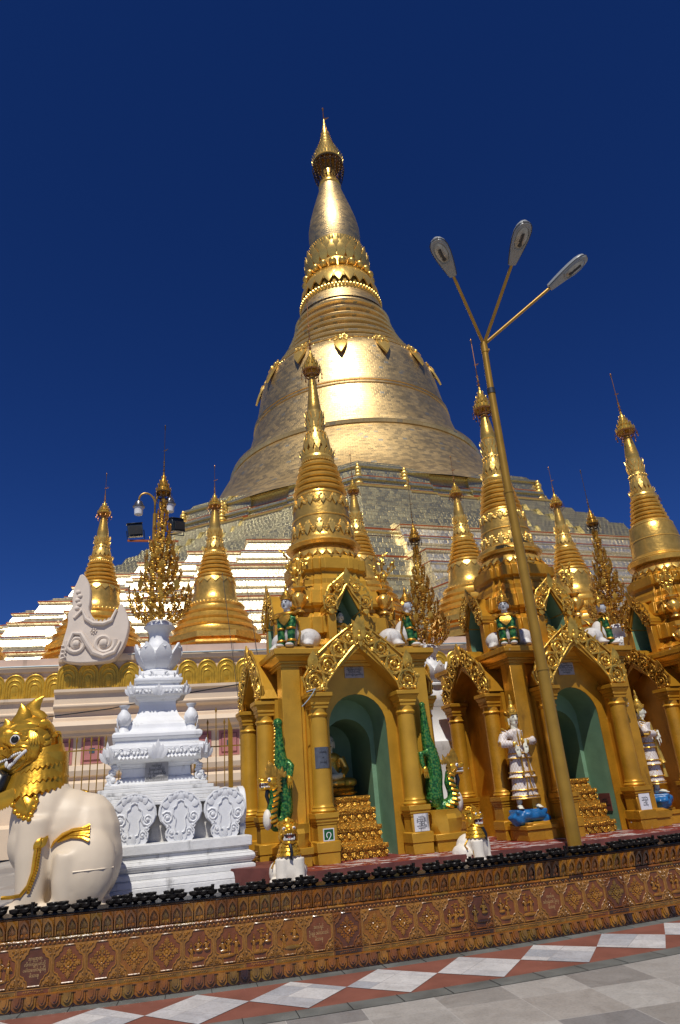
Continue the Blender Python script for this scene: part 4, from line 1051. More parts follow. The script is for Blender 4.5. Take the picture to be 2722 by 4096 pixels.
# ================================================================== gilded scrollwork
def scrollband(mb, pts, wid, th, y, hand=1, r=random, leaves=True):
    """row of scrolls along a curve pts (x,z) with width wid"""
    for i, (c, rad, a0, h) in enumerate(pts):
        mb.spiral(c, rad, 1.55, th, a0, h, y, 15, 5, .012)
        mb.tube([(c[0] + rad * cos(2 * PI * k / 16), y, c[1] + rad * sin(2 * PI * k / 16)) for k in range(17)], th * 1.05, 5, False)
        for k in range(3):
            a = a0 + h * (1.2 + k * 1.5); p = (c[0] + rad * .48 * cos(a), c[1] + rad * .48 * sin(a))
            mb.leaf((p[0], y - .012, p[1]), (p[0] + rad * .32 * cos(a + h), y - .024, p[1] + rad * .32 * sin(a + h)), rad * .26, .012, (0, -1, 0), segs=2)
        for k in range(7):
            a = 2 * PI * k / 7 + a0; mb.ell((c[0] + rad * 1.02 * cos(a), y - .012, c[1] + rad * 1.02 * sin(a)), (th * .9, th * .9, th * 1.0), 6, 4)
def gable_ornament(mb, hx, zb, za, y, r, side_spike=True):
    """carved bargeboard: from (+-hx, zb) up to apex za; y = front plane"""
    H = za - zb
    for q in (-1, 1):
        inner = [(q * hx * .70, zb + .02), (q * hx * .66, zb + .13), (q * hx * .46, zb + H * .33), (q * hx * .26, zb + H * .50), (q * hx * .11, zb + H * .62), (q * .012, zb + H * .665)]
        outer = [(q * hx * 1.02, zb + .02), (q * hx * 1.08, zb + .20), (q * hx * .82, zb + H * .50), (q * hx * .52, zb + H * .70), (q * hx * .24, zb + H * .86), (q * .012, zb + H * .97)]
        # recessed backing board
        for i in range(len(inner) - 1):
            P = [inner[i], outer[i], outer[i + 1], inner[i + 1]]
            f = .90
            cx = sum(p[0] for p in P) / 4; cz = sum(p[1] for p in P) / 4
            if q < 0: P = P[::-1]
            mb.m = 1; mb.prism(P, y + .03, y + .055); mb.m = 0
        # edge mouldings
        mb.tube([(x, y, z) for x, z in inner], [.018, .02, .022, .02, .018, .012], 6)
        mb.tube([(x * .995, y + .01, z) for x, z in outer], [.014, .016, .015, .014, .012, .01], 6)
        S = [((q * hx * .86, zb + H * .155), hx * .165, PI * .2, q), ((q * hx * .63, zb + H * .365), hx * .150, PI * .9, -q),
             ((q * hx * .40, zb + H * .585), hx * .135, PI * .2, q), ((q * hx * .185, zb + H * .735), hx * .105, PI * .9, -q)]
        scrollband(mb, S, .2, .0165, y - .008, q, r)
        # sweeping stems between the scrolls
        for (c0, r0, _, _), (c1, r1, _, _) in zip(S[:-1], S[1:]):
            d = Vector((c1[0] - c0[0], 0, c1[1] - c0[1])).normalized(); nn = Vector((-d.z, 0, d.x))
            for w_ in (-1, 1):
                a = Vector((c0[0], y - .01, c0[1])) + nn * r0 * w_; b = Vector((c1[0], y - .01, c1[1])) - nn * r1 * w_
                m_ = (a + b) / 2 + Vector((0, -.02, 0)); mb.tube([a, a + d * r0 * .7, m_, b - d * r1 * .7, b], [.009, .014, .016, .014, .009], 5)
        for k in range(18):      # leaves and curls filling the band
            t = r.uniform(.03, .95); i = min(4, int(t * 5)); u = t * 5 - i
            a = Vector((inner[i][0] + (inner[i + 1][0] - inner[i][0]) * u, 0, inner[i][1] + (inner[i + 1][1] - inner[i][1]) * u))
            b = Vector((outer[i][0] + (outer[i + 1][0] - outer[i][0]) * u, 0, outer[i][1] + (outer[i + 1][1] - outer[i][1]) * u))
            p = a.lerp(b, r.choice([.08, .92, .15, .85, r.random()])); an = r.uniform(0, 2 * PI); L = r.uniform(.04, .075)
            mb.leaf((p.x, y - .005, p.z), (p.x + L * cos(an), y - .028, p.z + L * sin(an)), L * .6, .014, (0, -1, 0), segs=3)
        for k in range(9):       # crockets on the outer edge
            t = (k + .5) / 9; i = min(4, int(t * 5)); u = t * 5 - i
            p = (outer[i][0] + (outer[i + 1][0] - outer[i][0]) * u, outer[i][1] + (outer[i + 1][1] - outer[i][1]) * u)
            mb.leaf((p[0], y + .005, p[1]), (p[0] + q * .035, y - .01, p[1] + .055), .035, .012, (0, -1, 0), segs=2)
        if side_spike:
            bx = q * hx * .90
            mb.leaf((bx, y, zb + H * .29), (bx - q * hx * .02, y - .02, zb + H * .56), hx * .20, .03, (0, -1, 0), segs=4)
            mb.spiral((bx, zb + H * .345), hx * .075, 1.2, .010, 0, q, y - .028, 10, 5); mb.spiral((bx - q * .008, zb + H * .425), hx * .05, 1.2, .009, 0, -q, y - .028, 9, 5)
        mb.m = 0
        for k in range(5): mb.ell((q * hx * (.72 + .07 * k), y - .008, zb + .045 + .02 * (k % 2)), (.03, .02, .028), 6, 4)
    # apex leaf and figure boss
    mb.leaf((0, y - .01, zb + H * .66), (0, y - .03, zb + H * 1.05), hx * .26, .035, (0, -1, 0), segs=5)
    mb.ell((0, y - .035, zb + H * .73), (.045, .035, .06), 8, 6); mb.ell((0, y - .04, zb + H * .81), (.03, .03, .035), 7, 5); mb.leaf((0, y - .03, zb + H * .72), (0, y - .045, zb + H * .60), .07, .02, (0, -1, 0), segs=3)
    for q in (-1, 1):
        mb.spiral((q * hx * .09, zb + H * .86), hx * .07, 1.2, .011, PI / 2, q, y - .015, 10, 5); mb.leaf((q * .05, y - .01, zb + H * .9), (q * .10, y - .02, zb + H * 1.0), .05, .012, (0, -1, 0), segs=2)

def shrine_porch(parent, T, P, gate_hw=.665, zg=3.2, arch=True, r=None, orn='orn', side=False):
    """porch in local frame of the shrine, T turns it to one of the four faces"""
    cap = []
    for q in (-1, 1):
        cx = q * gate_hw; cy = -1.27
        mb = MB(); mb.T = T
        mb.sqprof([(.150, 0), (.150, .135), (.160, .14), (.160, .26), (.132, .275), (.130, .46), (.139, .465), (.139, .49), (.150, .50), (.150, .53), (.162, .54), (.162, .605)], cx, cy)
        mb.lathe([(.150, .605), (.165, .625), (.158, .645), (.143, .655), (.148, .675), (.137, .69), (.133, .72), (.124, 1.82), (.134, 1.83), (.142, 1.85), (.134, 1.868), (.122, 1.88), (.118, 1.99)], 28, cx, cy, cap0=False)
        mb.sqprof([(.122, 1.935), (.122, 1.975), (.135, 1.985), (.135, 2.02), (.165, 2.075), (.165, 2.085), (.178, 2.09), (.178, 2.145)], cx, cy)
        mk('column', mb, P, parent, smooth=38, bev=.004)
    mb = MB(); mb.T = T
    hw = .80
    # roof with curved slopes, ridge along y
    zi = lambda t: 2.15 + (zg - .30 - 2.15) * t ** .92
    so = [(hw - (hw - .02) * (t / 8) ** 1.12, 2.17 + (zg - .10 - 2.17) * (t / 8) ** .85) for t in range(9)]
    si = [(max(0.0, hw - .17 - (hw - .17) * (t / 8)), 2.13 + (zg - .42 - 2.13) * (t / 8) ** .80) for t in range(9)]
    for q in (-1, 1):
        A = [(q * x, z) for x, z in so]; B = [(q * x, z) for x, z in si]
        for i in range(8):
            Pq = [B[i], A[i], A[i + 1], B[i + 1]]
            if q < 0: Pq = Pq[::-1]
            mb.prism(Pq, -1.36, -.88)
    mk('porch_roof', mb, P, parent, smooth=30)
    # tympanum wall with arched opening, set back behind the columns
    mb = MB(); mb.T = T
    ah, zs = .44, 1.72; Y0, Y1 = -1.05, -.97
    N_ = 14
    ar = [(-ah * cos(PI * i / N_), zs + ah * sin(PI * i / N_)) for i in range(N_ + 1)]
    top = []
    for x, z in ar:
        t = 1 - abs(x) / .62
        top.append((x, min(2.2 + max(0, (zg - .46 - 2.2)) * (1 - abs(x) / .62) ** .8, zg - .46)))
    if arch:
        mb.strip(ar, top, Y0, Y1) if False else None
        for i in range(N_): mb.prism([ar[i], ar[i + 1], top[i + 1], top[i]], Y0, Y1)
        for q in (-1, 1):
            Pq = [(q * ah, 0), (q * .60, 0), (q * .60, 2.22), (q * ah, top[0][1])]
            if q < 0: Pq = Pq[::-1]
            mb.prism(Pq, Y0, Y1)
    else:
        mb.prism([(-.60, 0), (.60, 0), (.60, 2.2)] + [(-x, z) for x, z in top] + [(-.60, 2.2)], Y0, Y1)
    # jamb piers joining porch to body, leaving the narrow slot beside the corner pilaster
    for q in (-1, 1):
        mb.box(q * .60, q * .80, -1.16, -.98, 0, 2.15)
        mb.box(q * .56, q * .82, -1.19, -1.0, 0, .26)
    mk('porch_wall', mb, P, parent, smooth=20)
    mb = MB(); mb.T = T
    gable_ornament(mb, gate_hw + .155, 2.148, zg, -1.375, r)
    mk('gable_ornament', mb, [orn, P], parent, smooth=50)

def shrine(k, P, orn, spire, lab, worn=False):
    X, Y, a = SH[k]; r = random.Random(20 + k)
    s = thing('shrine', (X, Y, ZP), a, lab, 'shrine', None)
    I4 = Matrix.Identity(4); TL = Matrix.Rotation(-PI / 2, 4, 'Z')
    B = 1.10
    mb = MB()
    # body around the chamber
    i_ = B - .14
    for q in (-1, 1): mb.box(q * .46, q * i_, -i_, i_, .0, 2.555)
    mb.box(-.46, .46, .45, i_, 0, 2.555); mb.box(-.46, .46, -i_, .45, 2.20, 2.555)
    for q in (-1, 1):
        for w_ in (-1, 1):
            mb.box(q * .80, q * .87, w_ * .9, w_ * (B - .02), 0, 2.552); mb.box(w_ * .9, w_ * (B - .02), q * .80, q * .87, 0, 2.552)
    for q in (-1, 1):
        for w_ in (-1, 1): mb.box(q * .86, q * (B + .03), w_ * .86, w_ * (B + .03), 0.0, 2.555)      # corner pilasters
    for q in (-1, 1):
        for w_ in (-1, 1):
            mb.fru(q * .97, w_ * .97, 0, .12, .27, .27, .27, .27); mb.fru(q * .97, w_ * .97, .121, .22, .29, .29, .29, .29); mb.fru(q * .97, w_ * .97, .221, .26, .28, .28, .21, .21)
    mb.box(-B + .4, B - .4, B - .1, B + .1, 0, .2)
    mk('body', mb, P, s, smooth=20, bev=.006)
    mb = MB()
    mb.sqprof([(B + .04, 2.555), (B + .04, 2.60), (B + .06, 2.605), (B + .06, 2.635), (B + .13, 2.70), (B + .13, 2.715), (B + .155, 2.72), (B + .155, 2.80), (B + .02, 2.815), (B + .02, 2.85)])
    mk('cornice', mb, P, s, smooth=20, bev=.006)
    # painted chamber behind the arch
    mb = MB(); ah, zs = .439, 1.72
    def tun(ah, zs, y0, y1, N_=14):
        ar = [(ah, 0.0)] + [(ah * cos(PI * i / N_), zs + ah * sin(PI * i / N_)) for i in range(N_ + 1)] + [(-ah, 0.0)]
        vs = [(x, y0, z) for x, z in ar] + [(x, y1, z) for x, z in ar]; n = len(ar)
        mb.add(vs, [(j + 1, j, j + n, j + n + 1) for j in range(n - 1)])
        return ar
    A1 = tun(ah, zs, -1.04, -.50); A2 = tun(.37, 1.50, -.50, .40)
    # ring between the two depths
    for j in range(len(A1) - 1): mb.add([(A1[j][0], -.50, A1[j][1]), (A1[j + 1][0], -.50, A1[j + 1][1]), (A2[j + 1][0], -.50, A2[j + 1][1]), (A2[j][0], -.50, A2[j][1])], [(0, 1, 2, 3)])
    mb.m = 0
    mb.add([(x, .40, z) for x, z in A2], [tuple(range(len(A2) - 1, -1, -1))])
    mb.m = 1; mb.lathe([(.30, 0), (.28, .02), (0.0, .03)], 24) if False else None
    mk('chamber', mb, ['green_wall', 'dark_wall'], s, smooth=30)
    # gilded tiered throne in the doorway
    mb = MB(); rr = random.Random(3)
    tiers = [(.0, .17, -1.14), (.22, .40, -1.03), (.45, .62, -.92), (.66, .78, -.81)]
    x0, x1 = -.42, .24
    for t, (z0, z1, y) in enumerate(tiers):
        xe = x1 - .03 * t
        mb.box(x0, xe, y, .3, z0, z1 - .06); mb.box(x0, xe + .02, y - .03, .3, z1 - .06, z1)
        if t < 3: mb.box(x0, xe - .03, y + .04, .3, z1, tiers[t + 1][0])
        for row, zz in enumerate((z1 - .03, z1 - .10)):
            for i in range(15):
                mb.ell((x0 + .02 + (xe - x0) * i / 14.5, y - .032 + row * .03, zz + rr.uniform(-.012, .012)), (rr.uniform(.012, .024), .016, rr.uniform(.012, .022)), 6, 4)
        for i in range(6):
            xx = x0 + .05 + (xe - x0) * i / 5.5; mb.leaf((xx, y - .01, z1 - .07), (xx, y - .03, z1 - .15), .06, .014, (0, -1, 0), segs=2)
        for i in range(20): mb.ell((x0 + .01 + (xe - x0) * i / 19.5, y - .01, z0 + .012), (.011, .012, .012), 5, 4)
    mk('tiered_throne', mb, 'throne', s, smooth=45)
    # three porches are visible: front, left and right
    shrine_porch(s, I4, P, .665, 3.2, True, r, orn)
    shrine_porch(s, TL, P, .60, 3.06, False, r, orn, True)
    shrine_porch(s, Matrix.Rotation(PI / 2, 4, 'Z'), P, .60, 3.06, False, random.Random(4), orn, True)
    # redented tiers of the roof
    mb = MB()
    def red(h, z=9, f=(.42, .60, .80), g=.055):
        nd = max(0.0, h - .60) if 2.80 < z < 3.90 else 0.0
        # half of one side, then mirrored / rotated
        pts = []
        for q in range(4):
            c, d = cos(PI / 2 * q), sin(PI / 2 * q)
            side = [(f[0] * h, -h), (f[0] * h, -h + g), (f[1] * h, -h + g), (f[1] * h, -h + 2 * g), (f[2] * h, -h + 2 * g), (f[2] * h, -f[2] * h)]
            left = [(f[2] * h, -f[2] * h)] if False else []
            full = [(-f[2] * h, -h + 2 * g), (-f[1] * h, -h + 2 * g), (-f[1] * h, -h + g), (-f[0] * h, -h + g), (-f[0] * h, -h), (-.205, -h), (-.205, -h + nd), (.205, -h + nd), (.205, -h), (f[0] * h, -h), (f[0] * h, -h + g), (f[1] * h, -h + g), (f[1] * h, -h + 2 * g), (f[2] * h, -h + 2 * g)]
            pts += [(x * c - y * d, x * d + y * c) for x, y in full]
        return pts
    lev = [(2.81, .93, 1.0), (2.93, .96, .06), (2.95, .89, .0), (3.03, .86, .08), (3.05, .80, 0), (3.10, .80, .05), (3.12, .90, .02), (3.38, .885, .26), (3.40, .80, .02), (3.46, .78, .06), (3.50, .74, .04), (3.56, .74, .06), (3.58, .82, .02), (3.62, .84, .04), (3.84, .80, .22), (3.86, .72, .02), (3.92, .70, .06), (3.98, .66, .06), (4.06, .66, .08), (4.14, .61, .08), (4.20, .60, .06), (4.24, .66, .04), (4.42, .66, .18), (4.44, .60, .02), (4.50, .58, .06)]
    rg = [[(x, y, z) for x, y in red(h, z)] for z, h, _ in lev]
    mb.loft(rg); mk('tiered_roof', mb, P, s, smooth=15, bev=.004)
    # niches on the tiers
    for T in (I4, TL, Matrix.Rotation(PI / 2, 4, 'Z')):
        mb = MB(); mb.T = T; y0 = -1.0
        for q in (-1, 1): mb.box(q * .20, q * .33, y0, -.60, 2.84, 3.42); mb.box(q * .185, q * .35, y0 - .02, -.6, 3.40, 3.455)
        for q in (-1, 1):
            Pq = [(q * .17, 3.45), (q * .36, 3.45), (q * .36, 3.52), (q * .02, 3.92), (0, 3.92), (0, 3.80)]
            if q < 0: Pq = Pq[::-1]
            mb.prism(Pq, y0 - .02, -.62)
        mb.box(-.2, .2, y0 + .015, -.6, 2.84, 2.90)
        mk('niche', mb, P, s, smooth=20, bev=.004)
        mb = MB(); mb.T = T
        pk = [(-.198, 2.905), (.198, 2.905), (.198, 3.39), (.165, 3.45), (0, 3.79), (-.165, 3.45), (-.198, 3.39)]
        n = 7; vs = [(x, y0 + .01, z) for x, z in pk] + [(x, -.62, z) for x, z in pk]
        mb.add(vs, [(j, j + n, (j + 1) % n + n, (j + 1) % n) for j in range(n)]); mb.add([(x, -.621, z) for x, z in pk], [tuple(range(7))])
        for f in range(len(mb.f)): mb.f[f].reverse()
        mk('niche_lining', mb, 'green_wall', s, smooth=0)
        mb = MB(); mb.T = T; yy = y0 - .045
        for q in (-1, 1):
            mb.tube([(q * .185, yy, 3.44), (q * .20, yy, 3.56), (q * .09, yy, 3.70), (q * .03, yy, 3.82), (0, yy, 3.84)], .016, 6)
            mb.tube([(q * .38, yy, 3.44), (q * .40, yy, 3.58), (q * .30, yy, 3.80), (q * .12, yy, 3.95), (0, yy, 4.06)], .014, 6)
            scrollband(mb, [((q * .285, 3.575), .105, PI * .3, q), ((q * .145, 3.80), .075, PI * .9, -q)], .2, .013, yy, q, r)
            mb.spiral((q * .055, 3.905), .05, 1.2, .010, 0, q, yy, 9, 5)
            for j in range(6): mb.leaf((q * (.36 - .05 * j), yy, 3.6 + .07 * j), (q * (.41 - .05 * j), yy - .01, 3.66 + .07 * j), .045, .012, (0, -1, 0), segs=2)
            mb.leaf((q * .28, yy, 3.46), (q * .28, yy - .01, 3.36), .10, .02, (0, -1, 0), segs=3); mb.ell((q * .28, yy + .01, 3.40), (.05, .02, .04), 7, 5)
        mb.leaf((0, yy, 3.84), (0, yy - .01, 4.12), .12, .02, (0, -1, 0), segs=4)
        mk('niche_ornament', mb, orn, s, smooth=50)
    # petal ring under the bell and spire
    mb = MB(); mb.lathe([(.58, 4.44), (.60, 4.50), (.52, 4.56)], 40)
    mb.petals(26, .50, 4.72, .63, 4.50, .15, .03); mb.lathe([(.54, 4.5), (.50, 4.70), (.47, 4.74)], 40); mb.petals(26, .50, 4.46, .60, 4.62, .12, .03, ph=PI / 26)
    mk('petal_base', mb, 'bright', s)
    spire(s)
    return s
def spireA(s): small_stupa(s, None,
    bell=[(.60, 4.72), (.64, 4.76), (.62, 4.82), (.555, 4.87), (.535, 4.95), (.53, 5.10), (.50, 5.40), (.485, 5.58), (.455, 5.75), (.44, 5.80)],
    rg=(5.80, .435, 6.44, .295, 5), lot=(6.60, .28, 7.56, .165), bud=[(.115, 7.54), (.130, 7.62), (.125, 7.70), (.10, 7.95), (.07, 8.25), (.058, 8.45)],
    um=(8.50, .175, 9.05), ztip=10.32, deco='relief')
def spireB(s): small_stupa(s, None,
    bell=[(.58, 4.72), (.61, 4.78), (.59, 4.84), (.50, 4.90), (.475, 5.0), (.465, 5.2), (.44, 5.45), (.41, 5.62), (.37, 5.70)],
    rg=(5.70, .365, 6.32, .26, 6), lot=(6.45, .24, 7.28, .165), bud=[(.115, 7.26), (.15, 7.32), (.15, 7.42), (.125, 7.58), (.085, 7.82), (.07, 8.0)],
    um=(8.02, .19, 8.65), ztip=9.85, deco='relief')
def spireC(s): small_stupa(s, None,
    bell=[(.64, 4.72), (.66, 4.80), (.60, 4.86), (.53, 4.92), (.51, 5.05), (.50, 5.28), (.47, 5.46), (.43, 5.62), (.36, 5.70)],
    rg=(5.70, .35, 6.28, .24, 6), lot=(6.38, .23, 7.20, .165), bud=[(.12, 7.18), (.145, 7.24), (.145, 7.34), (.12, 7.52), (.08, 7.78), (.065, 7.9)],
    um=(7.92, .20, 8.50), ztip=9.5, deco='plain')
S1 = shrine(0, 'paint', 'orn', spireA, 'gold shrine in the foreground centre with the green number sign on its pillar')
S2 = shrine(1, 'paint_worn', 'orn', spireB, 'worn gold shrine behind the tall lamp post, with two white robed statues')
S3 = shrine(2, 'paint_worn', 'orn_old', spireC, 'weathered gold shrine cut off by the right edge of the photo')
# ================================================================== white pillar with golden tree
def acanthus(mb, x, y, z, s, nrm=(0, -1, 0), n=5):
    """fan of leaves rising from a point"""
    nx, ny = nrm[0], nrm[1]; sx, sy = -ny, nx
    for k in range(n):
        t = (k - (n - 1) / 2) / ((n - 1) / 2) if n > 1 else 0
        L = s * (1 - .32 * abs(t))
        mb.leaf((x + sx * t * s * .16, y + sy * t * s * .16, z), (x + sx * t * s * .52 + nx * s * .16, y + sy * t * s * .52 + ny * s * .16, z + L * (1 - .25 * abs(t))), s * .34, s * .10, (nx, ny, .25), segs=3)
def garland(mb, x0, x1, y, z, h, r, nrm=None):
    n = int((x1 - x0) / .055)
    for k in range(n):
        x = x0 + (x1 - x0) * (k + .5) / n
        mb.spiral((x, z + (.012 if k % 2 else -.012)), h * .34, 1.2, h * .10, r.uniform(0, 6), 1 if k % 2 else -1, y, 9, 4)
        mb.leaf((x, y, z + h * .1), (x + r.uniform(-.03, .03), y - .02, z - h * .42), .035, .012, (0, -1, 0), segs=2)
def pillar(full=True, lab='', pos=(0, 0, 0), rot=0):
    s = thing('white_pillar', pos, rot, lab, 'pillar'); r = random.Random(9)
    if full:
        mb = MB(); mb.T = Matrix.Diagonal((.885, .885, 1, 1)); mb.sqprof([(1.42, 0), (1.42, .10), (1.40, .17), (1.36, .18), (1.36, .24), (1.30, .26), (1.345, .29), (1.365, .33), (1.345, .37), (1.30, .39), (1.28, .40), (1.28, .44), (1.32, .45), (1.32, .56), (1.24, .57)])
        mk('stepped_base', mb, 'white_dirty', s, smooth=25, bev=.008)
        mb = MB(); mb.box(-.93, .93, -.93, .93, .56, 1.0); mk('base_core', mb, 'oldwhite', s, smooth=0)
        mb = MB(); mb.T = Matrix.Diagonal((.90, .90, 1, 1)); st = [(1.20, 1.0), (1.20, 1.04), (1.10, 1.045), (1.10, 1.09), (1.0, 1.095), (1.0, 1.13), (.90, 1.135), (.90, 1.17), (.82, 1.175), (.82, 1.22), (.74, 1.225), (.74, 1.265), (.60, 1.28)]
        mb.sqprof(st); mk('upper_steps', mb, 'white_dirty', s, smooth=20, bev=.006)
        # carved lotus panels
        def lotus_panel():
            mb = MB(); R0 = .285
            out = [(-.155, 0), (.155, 0), (.19, .05), (.20, .10), (.17, .14), (.20, .18), (.265, .24), (.295, .32), (.285, .40), (.245, .48), (.16, .55), (0, .59)]
            out = out + [(-x, z) for x, z in reversed(out[2:-1])]
            mb.prism(out, -.03, .03)
            o2 = [(x * .93, .02 + z * .95) for x, z in out[2:]]; mb.tube([(x, -.035, z) for x, z in o2], .012, 5)
            for q in (-1, 1):
                mb.spiral((q * .175, .275), .078, 1.7, .015, PI * .8, q, -.035, 16, 5); mb.spiral((q * .115, .10), .05, 1.3, .012, 0, q, -.035, 11, 5); mb.spiral((q * .165, .175), .035, 1.2, .010, 0, -q, -.035, 9, 5)
                mb.tube([(0, -.036, .475), (q * .045, -.038, .455), (q * .055, -.038, .41), (q * .095, -.038, .385), (q * .10, -.038, .32), (q * .06, -.038, .26), (q * .075, -.038, .17), (q * .055, -.036, .105), (0, -.036, .09)], .011, 5)
                for k in range(4): a = R(20 + 30 * k); mb.leaf((q * .15 * cos(a), -.03, .38 + .12 * sin(a)), (q * .27 * cos(a), -.036, .36 + .21 * sin(a)), .085, .018, (0, -1, 0), segs=3)
                mb.leaf((q * .04, -.03, .0), (q * .09, -.04, .10), .05, .014, (0, -1, 0), segs=2)
            mb.leaf((0, -.032, .0), (0, -.045, .13), .07, .016, (0, -1, 0), segs=3); mb.leaf((0, -.03, .45), (0, -.036, .57), .10, .018, (0, -1, 0), segs=3)
            return mk('lotus_panel', mb, 'white', s, smooth=40)
        p0 = None
        for side in range(2):
            for k in range(4):
                if p0 is None: p0 = o = lotus_panel()
                else: o = p0.copy(); COL.objects.link(o); o.parent = s
                u = -.84 + .56 * k; o.scale = (.92, 1, 1)
                if side == 0: o.location = (u, -1.07, .565)
                else: o.location = (1.07, u, .565); o.rotation_euler = (0, 0, PI / 2)
        mb = MB(); mb.sqprof([(.60, 1.27), (.52, 1.30), (.50, 1.34), (.46, 1.36), (.45, 1.48), (.48, 1.50), (.50, 1.53), (.60, 1.56), (.64, 1.60)])
        mb.sqprof([(.64, 1.60), (.665, 1.62), (.67, 1.72), (.655, 1.76), (.56, 1.79), (.55, 1.83), (.57, 1.84), (.60, 1.87), (.60, 1.92), (.57, 1.945), (.50, 1.95)])
        mk('dado_cornice', mb, 'white', s, smooth=25, bev=.006)
        mb = MB()
        for q in (-1, 1):
            acanthus(mb, q * .62, -.62, 1.56, .26, (q * .7, -.7, 0)); garland(mb, .12 if q > 0 else -.56, .56 if q > 0 else -.12, -.675, 1.68, .10, r)
            acanthus(mb, q * .64, .0, 1.58, .22, (q, 0, 0))
            for k in range(8): mb.leaf((q * (.14 + .05 * k), -.655, 1.64), (q * (.14 + .05 * k), -.69, 1.58), .05, .014, (0, -1, 0), segs=2)
            # scrolled brackets at the dado corners
            for k in range(9): mb.ell((q * (.50 + .05 * r.random() + .012 * (8 - k)), -.50, 1.29 + .032 * k), (.055, .06, .03), 7, 5)
            mb.spiral((q * .56, 1.34), .07, 1.3, .02, 0, q, -.54, 10, 5)
        acanthus(mb, 0, -.66, 1.58, .25)
        mk('leaf_carving', mb, 'white', s)
        mb = MB(); mb.sqprof([(.47, 1.945), (.45, 2.0), (.44, 2.05), (.36, 2.10), (.30, 2.17), (.265, 2.25), (.25, 2.34), (.25, 2.38), (.27, 2.40), (.30, 2.42), (.32, 2.46)])
        mk('waist', mb, 'white', s, smooth=40)
        mb = MB(); mb.sqprof([(.32, 2.455), (.40, 2.47), (.41, 2.56), (.39, 2.58), (.30, 2.60), (.29, 2.63), (.32, 2.64), (.34, 2.665), (.34, 2.70), (.30, 2.715), (.27, 2.76), (.25, 2.82)])
        mk('upper_cornice', mb, 'white', s, smooth=25, bev=.005)
        mb = MB()
        for q in (-1, 1):
            acanthus(mb, q * .37, -.37, 2.46, .19, (q * .7, -.7, 0)); garland(mb, .09 if q > 0 else -.33, .33 if q > 0 else -.09, -.412, 2.52, .07, r)
            acanthus(mb, q * .25, -.25, 2.70, .16, (q * .7, -.7, 0), 3); mb.spiral((q * .12, 2.765), .05, 1.3, .014, PI / 2, q, -.275, 10, 5); mb.spiral((q * .05, 2.745), .03, 1.2, .010, 0, -q, -.275, 8, 5)
        acanthus(mb, 0, -.40, 2.45, .17)
        mk('upper_leaf_carving', mb, 'white', s)
        # vases on the ledge corners
        for q in (-1, 1):
            mb = MB(); mb.lathe([(.085, 1.945), (.075, 1.97), (.055, 2.01), (.05, 2.03), (.085, 2.06), (.10, 2.12), (.09, 2.18), (.05, 2.23), (.042, 2.26), (.05, 2.27), (.07, 2.295), (.073, 2.31), (.0, 2.32)], 16, q * .455, -.455)
            mb.petals(8, .075, 2.06, .10, 2.14, .06, .01, cx=q * .455, cy=-.455); acanthus(mb, q * .52, -.50, 1.95, .15, (q, -.3, 0), 3)
            mk('corner_vase', mb, 'white', s)
    mb = MB(); mb.lathe([(.24, 2.80), (.245, 2.83), (.20, 2.86), (.205, 2.90), (.24, 2.95), (.265, 3.02), (.25, 3.10), (.20, 3.16), (.19, 3.2), (.185, 3.24), (.16, 3.27), (.145, 3.36), (.15, 3.42), (.19, 3.48), (.235, 3.505), (.24, 3.52), (.20, 3.53), (.19, 3.58), (.13, 3.62)], 32)
    if not full: mb.lathe([(.42, 0), (.42, .5), (.30, .8), (.28, 1.5), (.36, 1.6), (.38, 1.75), (.30, 1.8), (.22, 2.1), (.21, 2.4), (.30, 2.5), (.32, 2.62), (.24, 2.7), (.23, 2.82)], 4, ph=PI / 4)
    mk('stem_bowl', mb, 'white', s, smooth=50)
    mb = MB()
    for k in range(8):
        a = 2 * PI * k / 8 + .2; c, d = cos(a), sin(a)
        mb.leaf((.20 * c, .20 * d, 2.86), (.335 * c, .335 * d, 3.25), .27, .065, (c, d, 0), segs=5); mb.leaf((.315 * c, .315 * d, 3.20), (.37 * c, .37 * d, 3.16), .09, .01, (c, d, .6), segs=2)
        for q in (-1, 1):
            b = a + q * .19; mb.leaf((.22 * cos(a), .22 * sin(a), 2.95), (.31 * cos(b), .31 * sin(b), 3.10), .07, .02, (c, d, 0), segs=2); mb.leaf((.25 * cos(a), .25 * sin(a), 3.05), (.325 * cos(b), .325 * sin(b), 3.18), .06, .02, (c, d, 0), segs=2)
        b = a + PI / 8; mb.leaf((.23 * cos(b), .23 * sin(b), 2.92), (.29 * cos(b), .29 * sin(b), 3.12), .10, .03, (cos(b), sin(b), 0), segs=3)
    mk('acanthus_leaves', mb, 'white', s)
    return s
